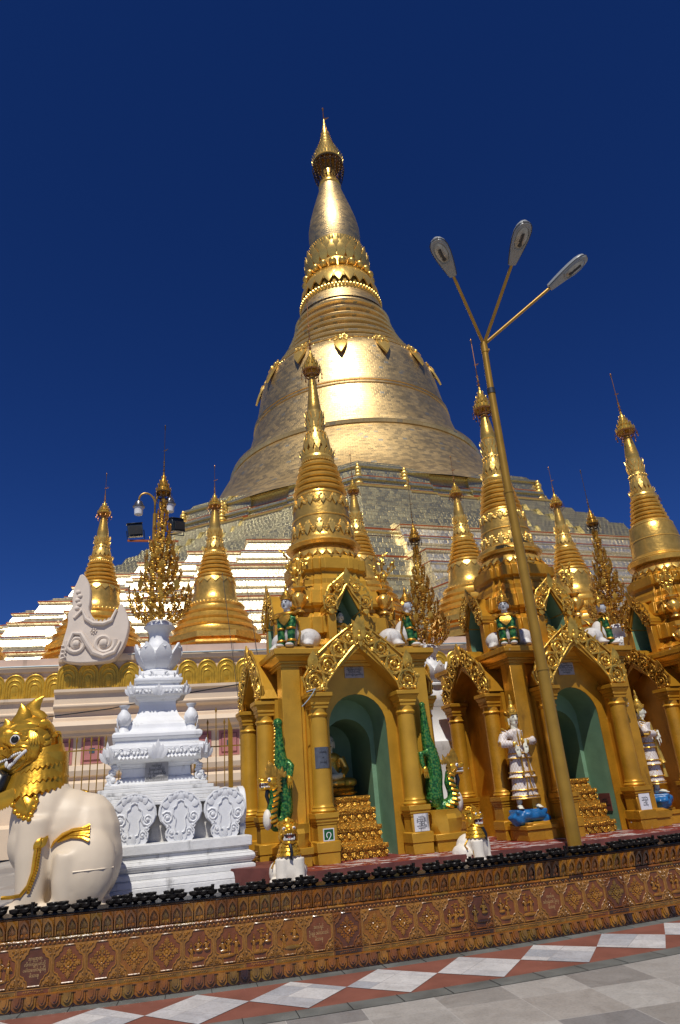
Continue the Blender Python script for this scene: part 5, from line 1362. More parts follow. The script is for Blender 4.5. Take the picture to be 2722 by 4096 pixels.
def golden_tree(pos, rz, lab, seed, sc=1.0):
    s = thing('golden_tree', pos, rz, lab, 'ornament', 'golden flower trees on pillars'); r = random.Random(seed)
    mb = MB(); mb.tube([(0, 0, -.02), (0, 0, 2.28)], [.03, .018], 8); mk('stem', mb, 'orn_old', s)
    tiers = [(.0, .43, .10, .47, 22, 3), (.46, .80, .10, .31, 16, 2), (.78, 1.04, .08, .25, 14, 2), (1.05, 1.30, .06, .185, 12, 2), (1.33, 1.55, .05, .125, 9, 2), (1.60, 1.80, .03, .08, 7, 1), (1.86, 2.0, .02, .05, 5, 1)]
    for z0, z1, r0, r1, n, rows in tiers:
        mb = MB()
        H = z1 - z0
        for k in range(n):
            a = 2 * PI * k / n + r.uniform(-.05, .05); c, d = cos(a), sin(a)
            P = []
            for t in range(6):
                q = t / 5; rr = r0 + (r1 - r0) * sin(q * PI / 2) ** .8; P.append((rr * c, rr * d, z0 + H * (q ** 1.6)))
            mb.tube(P, .0055, 4)
            for t in range(2 + rows * 4):
                q = .15 + .85 * (t + .3 * r.random()) / (rows * 4 + 1.6); rr = r0 + (r1 - r0) * sin(q * PI / 2) ** .8; z = z0 + H * q ** 1.6
                L = .085 * r.uniform(.7, 1.25) * (.7 + .5 * q); b = a + r.uniform(-.15, .15)
                out = r.uniform(.1, .5)
                mb.m = 1 if r.random() < .72 else 0
                mb.leaf((rr * cos(b), rr * sin(b), z), ((rr + L * out * .5) * cos(b), (rr + L * out * .5) * sin(b), z + L * .62), L * .66, .012, (cos(b), sin(b), 0), th=.004, segs=2)
                if r.random() < .6: mb.ell((rr * 1.02 * c, rr * 1.02 * d, z - .01), r.uniform(.012, .02), 6, 4)
            # tall leaf spray on the rim
            if k % 2 == 0:
                L = .16 * (.55 + r1); rr = r1 * 1.01
                for q in (-1, 0, 1):
                    b = a + q * .035 / r1; mb.leaf((rr * cos(a), rr * sin(a), z1), (rr * cos(b) * 1.02, rr * sin(b) * 1.02, z1 + L * (1.0 if q == 0 else .72)), L * .42, .012, (c, d, 0), th=.004, segs=3)
                mb.leaf((rr * cos(a), rr * sin(a), z1 - .02), (rr * 1.12 * cos(a + .1), rr * 1.12 * sin(a + .1), z1 + .04), .05, .01, (c, d, 0), th=.004, segs=2)
        for q in (.35, .75, 1.0):
            rr = r0 + (r1 - r0) * sin(q * PI / 2) ** .8; z = z0 + H * q ** 1.6
            mb.tube([(rr * cos(2 * PI * j / 28), rr * sin(2 * PI * j / 28), z) for j in range(29)], .004, 4, False)
        for k in range(int(n * .45)):     # flowers inside the bowl
            a = r.uniform(0, 2 * PI); rr = r1 * r.uniform(.15, .9); z = z0 + H * r.uniform(.35, .9)
            for j in range(5):
                b = 2 * PI * j / 5; mb.leaf((rr * cos(a), rr * sin(a), z), (rr * cos(a) + .028 * cos(b), rr * sin(a) + .028 * sin(b), z + .016), .026, .006, (0, 0, 1), th=.003, segs=2)
        mk('leaf_bowl', mb, ['orn', 'orn_old'], s, smooth=30)
    mb = MB()
    hti(s, 2.20, .118, 2.62, 3.50, 'darkmetal', 10, 'orn_old')
    s.scale = (sc, sc, sc)
    return s
PC = (-2.91, 10.30); PR = R(18)
pillar(True, 'ornate white plaster pillar with lotus panels between the big lion and the front shrine', (PC[0], PC[1], .66), PR)
golden_tree((PC[0], PC[1], 4.26), PR, 'tall gold leaf tree on the white pillar behind the big lion', 1)
pillar(False, 'plain white pillar half seen between the front and middle shrines', (1.56, 13.9, .66), PR)
golden_tree((1.56, 13.9, 4.26), .3, 'dense gold leaf tree on the white pillar between the front and middle shrines', 2, 1.05)
pillar(False, 'white pillar almost hidden behind the rightmost shrine', (6.0, 15.37, 1.07), PR)
golden_tree((6.0, 15.37, 4.67), 1.1, 'gold leaf tree rising behind the left niche of the rightmost shrine', 3, 1.12)

# ================================================================== three headed lamp post
lp = thing('street_lamp', (2.72, 10.0, .66), 0, 'tall gold painted lamp post with three grey street light heads', 'street lamp')
J = Vector((0.02, 0, 8.05))
mb = MB(); mb.tube([(0, 0, 0), (0, .0, 2.4)], [.092, .088], 20); mb.tube([(0, 0, 2.38), (0, 0, 2.41)], .096, 20); mb.tube([(0, 0, 2.4), (-.02, 0, 5.2)], [.080, .074], 20); mb.tube([(-.02, 0, 5.17), (-.02, 0, 5.21)], .081, 20); mb.tube([(-.02, 0, 5.2), (.0, 0, 7.04)], [.067, .061], 18)
mb.m = 1; mb.tube([(.0, 0, 7.02), (.0, 0, 7.12)], .069, 18); mb.m = 0; mb.tube([(0, 0, 7.1), (.02, 0, 8.0)], [.057, .053], 18)
mk('pole', mb, ['pole', 'lamp_dark'], lp, smooth=50)
mb = MB(); mb.tube([(.02, 0, 7.86), (.02, 0, 8.06)], .062, 16); mb.box(.065, .10, -.02, .02, 7.9, 7.93); mk('collar', mb, 'pole', lp)
heads = [((2.23, 9.23, 9.59), (1.90, 8.60, 9.77)), ((3.20, 9.08, 9.60), (3.29, 8.38, 9.75)), ((4.01, 9.75, 9.60), (4.54, 9.45, 9.88))]
hd = None
for a, b in heads:
    A = Vector(a) - Vector((2.72, 10.0, .66)); B_ = Vector(b) - Vector((2.72, 10.0, .66))
    mb = MB(); st = J + (A - J).normalized() * .03 + Vector((0, 0, -.02)); mb.tube([st, A + (A - J).normalized() * .05], [.029, .027], 10); mk('arm', mb, 'pole', lp)
    if hd is None:
        hd = thing('lamp_head', (0, 0, 0)); hd.parent = lp
        prof = [(0, .062), (.06, .075), (.18, .098), (.32, .122), (.46, .138), (.58, .140), (.66, .122), (.71, .088), (.735, .04)]
        mb = MB(); rows = []
        for x, w_ in prof:
            hgt = .095 * (w_ / .14) ** .6 + .02
            rows.append([(x, w_ * cos(t), hgt * sin(t)) for t in [PI * j / 10 for j in range(11)]] + [(x, -w_ * .86, -.028), (x, 0, -.034), (x, w_ * .86, -.028)])
        mb.loft(rows); mk('casing', mb, 'lamp_grey', hd, smooth=35)
        mb = MB(); mb.tube([(x, w_ * 1.01, -.004) for x, w_ in prof], .006, 5); mb.tube([(x, -w_ * 1.01, -.004) for x, w_ in prof], .006, 5); mb.box(.725, .742, -.045, .045, -.02, .015); mk('gasket', mb, 'lamp_dark', hd)
        mb = MB(); mb.tube([(.30, -.075, -.036), (.45, -.108, -.036), (.57, -.108, -.034), (.66, -.07, -.030), (.685, 0, -.028), (.66, .07, -.030), (.57, .108, -.034), (.45, .108, -.036), (.30, .075, -.036), (.28, .0, -.037), (.30, -.075, -.036)], .012, 6); mk('lens_frame', mb, 'lamp_grey', hd)
        mb = MB(); mb.ell((.49, 0, -.030), (.185, .098, .034), 18, 10); mk('lens', mb, 'lamp_refl', hd, smooth=60)
        mb = MB(); mb.tube([(.40, .0, -.060), (.58, .0, -.058)], .022, 8); mb.ell((.38, 0, -.060), (.035, .035, .018), 8, 6); mb.tube([(.44, -.03, -.062), (.56, -.03, -.058)], .006, 5); mk('bulb', mb, 'lamp_dark', hd)
        o = hd
    else: o = copytree(hd, lp)
    D = (B_ - A).normalized(); side = Vector((0, 0, 1)).cross(D).normalized(); up = D.cross(side)
    o.location = A + (A - J).normalized() * .0; o.rotation_euler = Matrix((D, side, up)).transposed().to_euler(); o.scale = (1.05, 1.05, 1.05)

# curved lantern post and floodlights behind the golden tree
ln = thing('lantern_post', (-3.56, 12.05, .66), R(17), 'gold lantern post with two curved arms and silver lanterns behind the gold leaf tree', 'street lamp')
mb = MB(); mb.tube([(0, 0, 0), (0, 0, 6.2)], [.05, .035], 10); mk('pole', mb, 'pole', ln)
lt0 = None
for q, dx, zt in ((-1, -.30, 6.50), (1, .28, 6.58)):
    mb = MB(); P = []
    for t in range(13):
        a = PI * t / 12; P.append(((dx / 2) * (1 - cos(a)), 0, 6.38 + .19 * sin(a) + (zt - 6.38 - .02) * t / 12))
    mb.tube([(0, 0, 6.1)] + P, .018, 8); mk('arm', mb, 'pole', ln)
    if lt0 is None:
        lt0 = thing('lantern', (0, 0, 0)); lt0.parent = ln
        mb = MB(); mb.lathe([(.045, -.03), (.11, -.05), (.125, -.055), (.125, -.075), (.095, -.08), (.09, -.0), (.07, .05), (.03, .07), (.012, .10)], 18); mk('cap', mb, 'steel', lt0)
        mb = MB(); mb.lathe([(.05, -.26), (.085, -.245), (.095, -.08), (.09, -.075)], 18); mk('glass', mb, 'sign_stain', lt0)
        o = lt0
    else: o = copytree(lt0, ln)
    o.location = (dx, 0, zt - .11); o.scale = (.9, .9, .9)
fb = None
for q, x, y, z in ((-1, -3.86, 11.85, 6.50), (1, -3.12, 12.05, 6.62)):
    if fb is None:
        fb = thing('floodlight', (0, 0, 0))
        mb = MB(); mb.hexa([(-.16, -.10), (.16, -.10), (.17, .12), (-.17, .12)], -.17, [(-.17, -.02), (.17, -.02), (.14, .16), (-.14, .16)], .14); mb.box(-.18, .18, -.05, .18, .14, .155); mk('housing', mb, 'flood', fb, smooth=15, bev=.02)
        mb = MB(); mb.box(-.13, .13, -.115, -.09, -.13, .06); mk('glass', mb, 'lamp_dark', fb)
        mb = MB(); mb.tube([(-.19, 0, -.02), (-.19, 0, -.25), (.19, 0, -.25), (.19, 0, -.02)], .012, 5); mk('bracket', mb, 'flood', fb)
        o = fb
    else: o = copytree(fb)
    o.scale = (.82, .82, .82); o.location = (x, y, z - .02); o.rotation_euler = (R(10), R(-8), R(20) if q < 0 else R(50)); tag(o, 'dark square floodlight left of the gold leaf tree' if q < 0 else 'dark square floodlight right of the gold leaf tree', 'floodlight', 'floodlights behind the gold leaf tree')
mb = MB(); mb.box(-.5, .42, -.02, .02, -.03, .0); o = mk('floodlight_bar', mb, 'rust', None, (-3.5, 11.95, 6.27), (0, 0, R(15))); tag(o, 'orange metal bar carrying the two dark floodlights', 'bar')

# ================================================================== gold spiked fence
def spear(mb, x, z0, z1, r=.011):
    mb.tube([(x, 0, z0), (x, 0, z1 - .10)], r, 6); mb.lathe([(r, z1 - .12), (r * 2.2, z1 - .075), (r * .2, z1)], 6, x, 0)
def fence(name, p, rz, bars, rails, posts, lab, cat):
    f = thing(name, p, rz, lab, cat); b0 = {}
    for x, z0, z1 in bars:
        key = (z0, z1)
        if key not in b0: mb = MB(); spear(mb, 0, z0, z1); o = b0[key] = mk('bar', mb, 'pole', f)
        else: o = b0[key].copy(); COL.objects.link(o); o.parent = f
        o.location = (x, 0, 0)
    for x0, x1, z in rails: mb = MB(); mb.box(x0, x1, -.012, .012, z - .012, z + .012); mk('rail', mb, 'pole', f)
    for x, z0, z1 in posts:
        mb = MB(); mb.box(x - .045, x + .045, -.045, .045, z0, z1 - .22); mb.hexa([(x - .045, -.045), (x + .045, -.045), (x + .045, .045), (x - .045, .045)], z1 - .22, [(x - .04, -.04), (x - .03, -.04), (x - .03, .04), (x - .04, .04)], z1); mk('post', mb, 'pole', f, smooth=0)
    return f
fence('spiked_fence', (-5.05, 13.85, .66), R(13), [(-1.2 + .135 * k, 0, 2.36) for k in range(22)], [(-1.3, 1.75, 2.1), (-1.3, 1.75, 1.15), (-1.3, 1.75, .35)], [(1.10, 0, 2.36)], 'gold spiked railing between the big lion and the white pillar', 'fence')
fence('spiked_gate', (-3.25, 14.6, .66), R(13), [(.18 + .17 * k, 0, 2.6 + (.24 if k == 1 else 0)) for k in range(3)] + [(.85 + .19 * k, 0, 2.52) for k in range(5)], [(-.05, 1.7, 2.05), (-.05, 1.7, 1.2), (-.05, 1.7, .4)], [(-.05, 0, 2.55), (.02 + .62, 0, 2.6), (-.18, 0, 2.45)], 'gold spiked gate between the white pillar and the front shrine', 'gate')

# ================================================================== cables, weed, basket
def cable(lab, P, rad=.012):
    mb = MB(); Q = []
    for i in range(len(P) - 1):
        for t in range(8): Q.append(Vector(P[i]).lerp(Vector(P[i + 1]), t / 8))
    Q.append(Vector(P[-1])); mb.tube(Q, rad, 5); o = mk('cable', mb, 'wire'); return tag(o, lab, 'cable')
cable('thick black cable sagging across the cream wall behind the white pillar', [(-7.6, 12.4, 3.15), (-5.6, 12.2, 3.22), (-4.2, 12.0, 3.26), (-2.9, 11.9, 3.4), (-1.72, 11.4, 3.42)], .010)
for k, (a, b) in enumerate((((-6.2, 20.5, 2.2), (-5.6, 20.9, 9.6)), ((-3.1, 20.3, 2.0), (-4.0, 21.3, 8.6)), ((-2.4, 20.5, 2.6), (-3.3, 21.5, 8.6)))):
    cable(('thin wire hanging down the cream wall left of the white pillar', 'thin wire hanging down the cream wall right of the white pillar', 'thin wire hanging down beside the gold spiked gate')[k], [a, b], .009)
wd = thing('weed', (-6.5, 21.62, 4.62), 0, 'small green weed growing out of a crack in the cream wall', 'plant')
mb = MB(); r_ = random.Random(2)
for k in range(26):
    a = r_.uniform(0, 2 * PI); L = r_.uniform(.05, .13); p = Vector((r_.uniform(-.07, .07), r_.uniform(-.08, 0), r_.uniform(-.02, .16))); mb.leaf(p, p + Vector((L * cos(a), L * sin(a) * .6, r_.uniform(-.03, .06))), .05, .01, (0, -.5, 1), segs=2)
mk('leaves', mb, 'plantleaf', wd)
mb = MB(); mb.tube([(0, 0, .1), (.03, .0, -.1), (.0, .02, -.45), (.10, .02, -.9), (.16, .02, -1.2)], .014, 5); mk('root', mb, 'darkmetal', wd)
bk = thing('wire_basket', sw(0, -1.62, -.62), R(20), 'small rusty wire basket on the red step beside the left shrine column', 'basket')
mb = MB()
for z in (.01, .07, .13, .19): mb.tube([(-.17, -.12, z), (.17, -.12, z), (.17, .12, z), (-.17, .12, z), (-.17, -.12, z)], .0055, 4)
for k in range(6):
    for y in (-.12, .12): mb.tube([(-.17 + .068 * k, y, .01), (-.17 + .068 * k, y, .2)], .004, 4)
for k in range(4):
    for x in (-.17, .17): mb.tube([(x, -.12 + .08 * k, .01), (x, -.12 + .08 * k, .2)], .004, 4)
    mb.tube([(-.17, -.12 + .08 * k, .012), (.17, -.12 + .08 * k, .012)], .004, 4)
mk('mesh', mb, 'basket', bk)
# ================================================================== statues
def ray_plane(x, y, p0, n):
    """point where the sight line through photo pixel (x, y; photo 1568 wide) meets a real plane"""
    d = _f * 1573.0 + _cr * (x - 784) - _cu * (y - 1180); p0 = Vector(p0); n = Vector(n)
    return EYE + d * ((p0 - EYE).dot(n) / d.dot(n))
from mathutils.bvhtree import BVHTree
def surf_fn(o):
    me = o.data; t = BVHTree.FromPolygons([v.co.copy() for v in me.vertices], [tuple(p.vertices) for p in me.polygons])
    def f(x, z, y0=-3.0):
        h = t.ray_cast(Vector((x, y0, z)), Vector((0, 1, 0)))
        return h[0].y if h[0] else 0.0
    return f

def scale_mat(name, c1, c2, c3, sc):
    m = bpy.data.materials.new(name); m.use_nodes = True; t = m.node_tree; b = t.nodes['Principled BSDF']; N = t.nodes.new; L = t.links.new
    tc = N('ShaderNodeTexCoord'); v = N('ShaderNodeTexVoronoi'); v.inputs['Scale'].default_value = sc; L(tc.outputs['Object'], v.inputs['Vector'])
    r = N('ShaderNodeValToRGB'); e = r.color_ramp.elements; e[0].position = .12; e[0].color = (*c2, 1); e[1].position = .45; e[1].color = (*c1, 1); q = e.new(.75); q.color = (*[x * .3 for x in c1], 1)
    L(v.outputs['Distance'], r.inputs['Fac'])
    n = N('ShaderNodeTexNoise'); n.inputs['Scale'].default_value = 7; n.inputs['Detail'].default_value = 7; L(tc.outputs['Object'], n.inputs['Vector'])
    mr = N('ShaderNodeMapRange'); mr.inputs['From Min'].default_value = .66; mr.inputs['From Max'].default_value = .69; L(n.outputs['Fac'], mr.inputs['Value'])
    x = N('ShaderNodeMix'); x.data_type = 'RGBA'; L(mr.outputs['Result'], x.inputs['Factor']); L(r.outputs['Color'], x.inputs['A']); x.inputs['B'].default_value = (*c3, 1); L(x.outputs['Result'], b.inputs['Base Color'])
    b.inputs['Roughness'].default_value = .3; b.inputs['Metallic'].default_value = .25
    bp = N('ShaderNodeBump'); bp.inputs['Strength'].default_value = .4; bp.inputs['Distance'].default_value = .012; bp.invert = True; L(v.outputs['Distance'], bp.inputs['Height']); L(bp.outputs['Normal'], b.inputs['Normal'])
    return m
M['scales'] = scale_mat('green_scales', (0.035, 0.20, 0.045), (0.17, 0.21, 0.03), (0.6, 0.62, 0.58), 34)
M['greencloth'] = scale_mat('green_costume', (0.025, 0.15, 0.04), (0.10, 0.24, 0.06), (0.15, 0.12, 0.04), 22)
def robe_mat():
    m = bpy.data.materials.new('white_lattice_robe'); m.use_nodes = True; t = m.node_tree; b = t.nodes['Principled BSDF']; N = t.nodes.new; L = t.links.new
    tc = N('ShaderNodeTexCoord'); sp = N('ShaderNodeSeparateXYZ'); L(tc.outputs['Object'], sp.inputs['Vector'])
    xy = N('ShaderNodeMath'); xy.operation = 'SUBTRACT'; L(sp.outputs['X'], xy.inputs[0]); L(sp.outputs['Y'], xy.inputs[1])
    fs = []
    for s in (1, -1):
        a = N('ShaderNodeMath'); a.operation = 'MULTIPLY_ADD'; a.inputs[1].default_value = s * 1.25; L(xy.outputs[0], a.inputs[0]); L(sp.outputs['Z'], a.inputs[2])
        k = N('ShaderNodeMath'); k.operation = 'MULTIPLY'; k.inputs[1].default_value = 12.5; L(a.outputs[0], k.inputs[0])
        f = N('ShaderNodeMath'); f.operation = 'FRACT'; L(k.outputs[0], f.inputs[0])
        c = N('ShaderNodeMath'); c.operation = 'LESS_THAN'; c.inputs[1].default_value = .10; L(f.outputs[0], c.inputs[0]); fs.append(c)
    mx = N('ShaderNodeMath'); mx.operation = 'MAXIMUM'; L(fs[0].outputs[0], mx.inputs[0]); L(fs[1].outputs[0], mx.inputs[1])
    x = N('ShaderNodeMix'); x.data_type = 'RGBA'; L(mx.outputs[0], x.inputs['Factor']); x.inputs['A'].default_value = (.70, .65, .62, 1); x.inputs['B'].default_value = (.40, .25, .13, 1)
    n = N('ShaderNodeTexNoise'); n.inputs['Scale'].default_value = 9; n.inputs['Detail'].default_value = 6; L(tc.outputs['Object'], n.inputs['Vector'])
    mr = N('ShaderNodeMapRange'); mr.inputs['From Min'].default_value = .68; mr.inputs['From Max'].default_value = .70; L(n.outputs['Fac'], mr.inputs['Value'])
    y = N('ShaderNodeMix'); y.data_type = 'RGBA'; L(mr.outputs['Result'], y.inputs['Factor']); L(x.outputs['Result'], y.inputs['A']); y.inputs['B'].default_value = (.62, .33, .04, 1)
    L(y.outputs['Result'], b.inputs['Base Color']); b.inputs['Roughness'].default_value = .5; return m
M['robe'] = robe_mat()

# ------------------------------------------------------------------ the big seated lion
LO = Vector((-3.25, 8.50, .66)); LR = R(12)
lu = Vector((cos(LR), sin(LR), 0)); lv = Vector((-sin(LR), cos(LR), 0))
def lz(zx, zy, v=0.0):
    """pixel of the lion close-up -> lion's own (u, z) on the upright plane at depth v"""
    p = ray_plane(.2074 * zx, 1584 + .2074 * zy, LO + lv * v, lv) - LO
    return (p.dot(lu), p.z)
lion = thing('guardian_lion', LO, LR, 'big cream seated guardian lion with a gold head and mane at the left edge', 'statue')
mb = MB()
def L2(zx, zy, v): u, z = lz(zx, zy, v); return (u, v, z)
mb.ell((.10, 0, .62), (.37, .37, .57)); mb.ell((.06, 0, .50), (.43, .42, .48), 16, 12); mb.ell((-.12, 0, .82), (.40, .33, .42), 16, 12)
mb.ell((-.40, 0, .92), (.36, .34, .52), 16, 12); mb.ell((-.48, 0, .72), (.28, .32, .35), 14, 10)
for q in (-1, 1):
    mb.tube([(-.42, q * .20, .95), (-.43, q * .23, .55), (-.42, q * .25, .28), (-.42, q * .25, .02)], [.20, .185, .160, .150], 16)
    mb.ell((-.53, q * .26, .07), (.20, .15, .085), 14, 8)
    mb.ell((.12, q * .27, .40), (.33, .20, .42), 16, 12, (0, .15, 0))
    mb.tube([(-.05, q * .32, .58), (-.07, q * .34, .30), (-.05, q * .34, .04)], [.15, .135, .12], 16); mb.ell((-.15, q * .35, .06), (.17, .11, .075), 12, 8)
    mb.box(-.1, .30, q * .30 - .07, q * .30 + .07, 0, .08)
mb.box(-.42, .2, -.14, .14, .0, .5); mb.box(-.62, .40, -.34, .34, -.02, .05)
body = remesh('body', mb, .022, 'lion', lion, 16)
sb = surf_fn(body)
# head
mb = MB(); hc = lz(330, 640, 0)
mb.ell((hc[0], 0, hc[1] + .02), (.31, .27, .33), 18, 14); mb.ell((hc[0] - .26, 0, hc[1] - .02), (.30, .22, .22), 16, 12); mb.ell((hc[0] - .52, 0, hc[1] - .05), (.20, .17, .14), 14, 10)
mb.ell((hc[0] - .62, 0, hc[1] + .05), (.08, .10, .07)); c_ = lz(250, 850, 0); mb.ell((c_[0] - .05, 0, c_[1] + .02), (.28, .19, .10), 14, 10, (0, -.35, 0)); mb.ell((hc[0] + .05, 0, hc[1] - .22), (.27, .25, .25), 14, 10)
for q in (-1, 1): mb.ell((hc[0] - .18, q * .20, hc[1] + .08), (.13, .10, .12), 12, 8); mb.ell((hc[0] + .02, q * .22, hc[1] - .06), (.17, .10, .17), 12, 8)
head = remesh('head', mb, .020, 'lionhead', lion, 5)
sh = surf_fn(head)
def on(f, u, z, out=.01): return (u, f(u, z) - out, z)
def hp(zx, zy, out=.01, f=None):
    u, z = lz(zx, zy, -.24); return on(f or sh, u, z, out)
# relief ornament of the face and mane
mb = MB()
def hl(a, b, w, bul=.02): A = Vector(hp(*a)); B = Vector(hp(*b)); mb.leaf(A, B, w, bul, (0, -1, 0), segs=4)
for a, b, w in (((70, 560), (110, 420), .05), ((110, 430), (330, 370), .085), ((150, 460), (430, 420), .085), ((220, 500), (420, 470), .06), ((240, 540), (330, 520), .05), ((120, 470), (250, 400), .05), ((250, 590), (330, 560), .045), ((60, 620), (55, 500), .05)): hl(a, b, w)
for k in range(6): hl((330 + 18 * k, 470 + 12 * k), (360 + 30 * k, 650 - 4 * k), .055, .02)
for a, b in (((300, 650), (480, 650)), ((330, 690), (460, 720)), ((350, 740), (440, 790)), ((480, 640), (560, 560)), ((450, 700), (590, 640)), ((420, 790), (560, 740)), ((560, 540), (600, 480)), ((480, 560), (560, 500))): hl(a, b, .06, .022)
for pts, th in (([(40, 640), (110, 690), (240, 655), (330, 670), (350, 720), (330, 800), (200, 900), (70, 960)], .018), ([(0, 760), (60, 790), (150, 740), (250, 690), (310, 700), (330, 740), (300, 810), (180, 880), (60, 930)], .015), ([(420, 820), (540, 760), (610, 640), (600, 520)], .02), ([(470, 800), (590, 740), (640, 620), (625, 490)], .018), ([(400, 800), (480, 740), (540, 640), (545, 560)], .014), ([(0, 690), (40, 700), (70, 680)], .02), ([(120, 640), (170, 660), (240, 640)], .012)):
    mb.tube([hp(x, y, .004) for x, y in pts], th, 6)
mb.spiral((lz(600, 510, -.2)[0], lz(600, 510, -.2)[1]), .045, 1.2, .014, 0, 1, hp(600, 510)[1] - .015, 10, 5)
mk('face_relief', mb, 'lionhead', lion)
mb = MB(); c = hp(175, 585, .0); mb.ell((c[0], c[1] + .012, c[2]), (.060, .04, .060), 16, 10); mb.m = 1; mb.ell((c[0] + .003, c[1] - .018, c[2] + .002), (.042, .016, .042), 14, 8); mk('eye', mb, ['eyewhite', 'black'], lion)
mb = MB(); mb.ell((c[0], -c[1] - .012, c[2]), (.060, .04, .060), 16, 10); mb.m = 1; mb.ell((c[0], -c[1] + .018, c[2]), (.042, .016, .042), 14, 8); mk('eye', mb, ['eyewhite', 'black'], lion)
mb = MB(); c = hp(175, 585, .005); mb.tube([(c[0] + .070 * cos(2 * PI * k / 20), c[1] + .004, c[2] + .070 * sin(2 * PI * k / 20)) for k in range(21)], .014, 6, False); mk('eye_rim', mb, 'lionhead', lion)
mb = MB(); pts = [(-250, 900), (-120, 900), (0, 830), (100, 790), (230, 735), (300, 725), (290, 770), (200, 830), (90, 880), (-60, 950), (-200, 980)]; P = [hp(x, y, .006) for x, y in pts]
mb.add(P + [(p[0], p[1] + .06, p[2]) for p in P], [tuple(range(len(P)))[::-1]] + [(j, (j + 1) % len(P), (j + 1) % len(P) + len(P), j + len(P)) for j in range(len(P))]); mk('mouth', mb, 'mouth', lion, smooth=0)
mb = MB()
for k in range(12): t = k / 11; x = -40 + 285 * t; y = 838 - 105 * t ** .9; p = hp(x, y, .016); mb.ell(p, (.014, .012, .016 if k else .026), 6, 5)
for k in range(14): t = k / 13; x = 80 + 225 * t; y = 885 - 170 * t ** 1.1; p = hp(x, y, .018); mb.ell(p, (.017, .013, .022), 6, 5)
p = hp(60, 840, .016); mb.leaf((p[0], p[1], p[2] + .02), (p[0], p[1], p[2] - .05), .035, .01, (0, -1, 0)); p = hp(90, 890, .016); mb.leaf((p[0], p[1], p[2] - .02), (p[0], p[1], p[2] + .05), .04, .01, (0, -1, 0)); mk('teeth', mb, 'teeth', lion)
for q, base, tip, w in ((-.05, (430, 400), (490, 100), .26), (-.12, (230, 430), (237, 185), .24), (-.16, (60, 500), (60, 355), .17)):
    mb = MB(); b = lz(*base, q); t = lz(*tip, q); d = Vector((t[0] - b[0], 0, t[1] - b[1]))
    cu = -.10 if base[0] > 400 else .03
    mb.tube([(b[0] + d.x * s + cu * sin(PI * s), q, b[1] + d.z * s) for s in (0, .2, .4, .6, .8, .93, 1)], [w * .24, w * .235, w * .21, w * .16, w * .10, w * .045, .003], 14, flat=2.1); mk('crest_horn', mb, 'lionhead', lion)
mb = MB(); b = lz(485, 460, -.2); t = lz(495, 345, -.2); y = sh(b[0], b[1]); mb.leaf((b[0], y - .0, b[1]), (t[0], y + .01, t[1]), .13, .04, (.3, -1, 0)); mb.tube([(b[0] - .05, y - .01, b[1]), (t[0], y - .0, t[1]), (b[0] + .06, y - .01, b[1])], .014, 6); mk('ear', mb, 'lionhead', lion)
# mane collars with beaten scale edge
for (zx, zy, ru, rv, zc_, n) in ((540, 850, .30, .27, 0, 15), (530, 1000, .335, .30, 0, 17), (510, 1130, .37, .335, 0, 18)):
    mb = MB(); c0 = lz(zx, zy, 0); cx = lz(740, zy, 0)[0] - ru + .01; z = c0[1]; rows = []
    for i in range(9):
        t = i / 8; rr = 1.07 - .27 * t - (.12 if i == 0 else 0); zz = z - .09 + .24 * t
        w_ = max(0.0, 1 - t * 1.5)
        rows.append([(cx + ru * rr * (1 + .022 * w_ * cos(34 * a)) * cos(a), rv * rr * (1 + .022 * w_ * cos(34 * a)) * sin(a), zz - .14 * (cos(a) * -.5) - .016 * w_ * cos(34 * a)) for a in [2 * PI * j / 204 for j in range(204)]])
    mb.loft(rows)
    for j in range(0):
        a = 2 * PI * j / 40; x, y = cx + ru * 1.03 * cos(a), rv * 1.03 * sin(a); zo = .07 * cos(a); mb.ell((x * 1.01, y * 1.01, z - .088 + zo), (.030, .030, .032), 8, 5)
    for j in range(0):
        mb.leaf((x * 1.03, y * 1.03, z + .0 + zo), (cx + ru * 1.09 * cos(a), rv * 1.09 * sin(a), z - .115 + zo), .085, .012, (cos(a), sin(a), .2), segs=3)
    mk('mane_collar', mb, 'lionhead', lion, smooth=50)
mb = MB(); mb.tube([(-.40, 0, 1.0), (-.40, 0, 1.65)], [.26, .22], 20); mk('neck', mb, 'lionhead', lion)
# breast ornament, beard, leg trims, back boss
mb = MB(); pts = [(230, 1160), (130, 1310), (170, 1410), (250, 1450), (335, 1465), (355, 1400), (410, 1270), (390, 1220)]
def bp_(zx, zy, out): u, z = lz(zx, zy, -.34); return (u, min(sb(u, z), -.28) - out, z)
ctr = bp_(270, 1300, .055); P = [bp_(x, y, .012) for x, y in pts]; P2 = [tuple(Vector(p).lerp(Vector(ctr), .35) + Vector((0, -.03, 0))) for p in P]
mb.loft([P, P2], False, True); mb.tube(P, .017, 6)
for k in range(9): t = k / 8; i = min(5, int(t * 6)); u = t * 6 - i; p = Vector(P[1 + i if i < 5 else 6]).lerp(Vector(P[min(7, 2 + i)]), u); mb.ell(tuple(p + Vector((0, -.012, 0))), (.028, .02, .028), 7, 5)
mb.tube([bp_(230, 1170, .05), bp_(270, 1300, .065), bp_(320, 1420, .03)], .014, 6); mk('breast_ornament', mb, 'lionhead', lion, smooth=50)
mb = MB()
for k in range(7): mb.leaf(bp_(130 - 22 * k, 1120 + 10 * k, .03), bp_(110 - 32 * k, 1330 + 14 * k, .02), .08, .02, (0, -1, 0), segs=4)
mk('breast_feathers', mb, 'lionhead', lion)
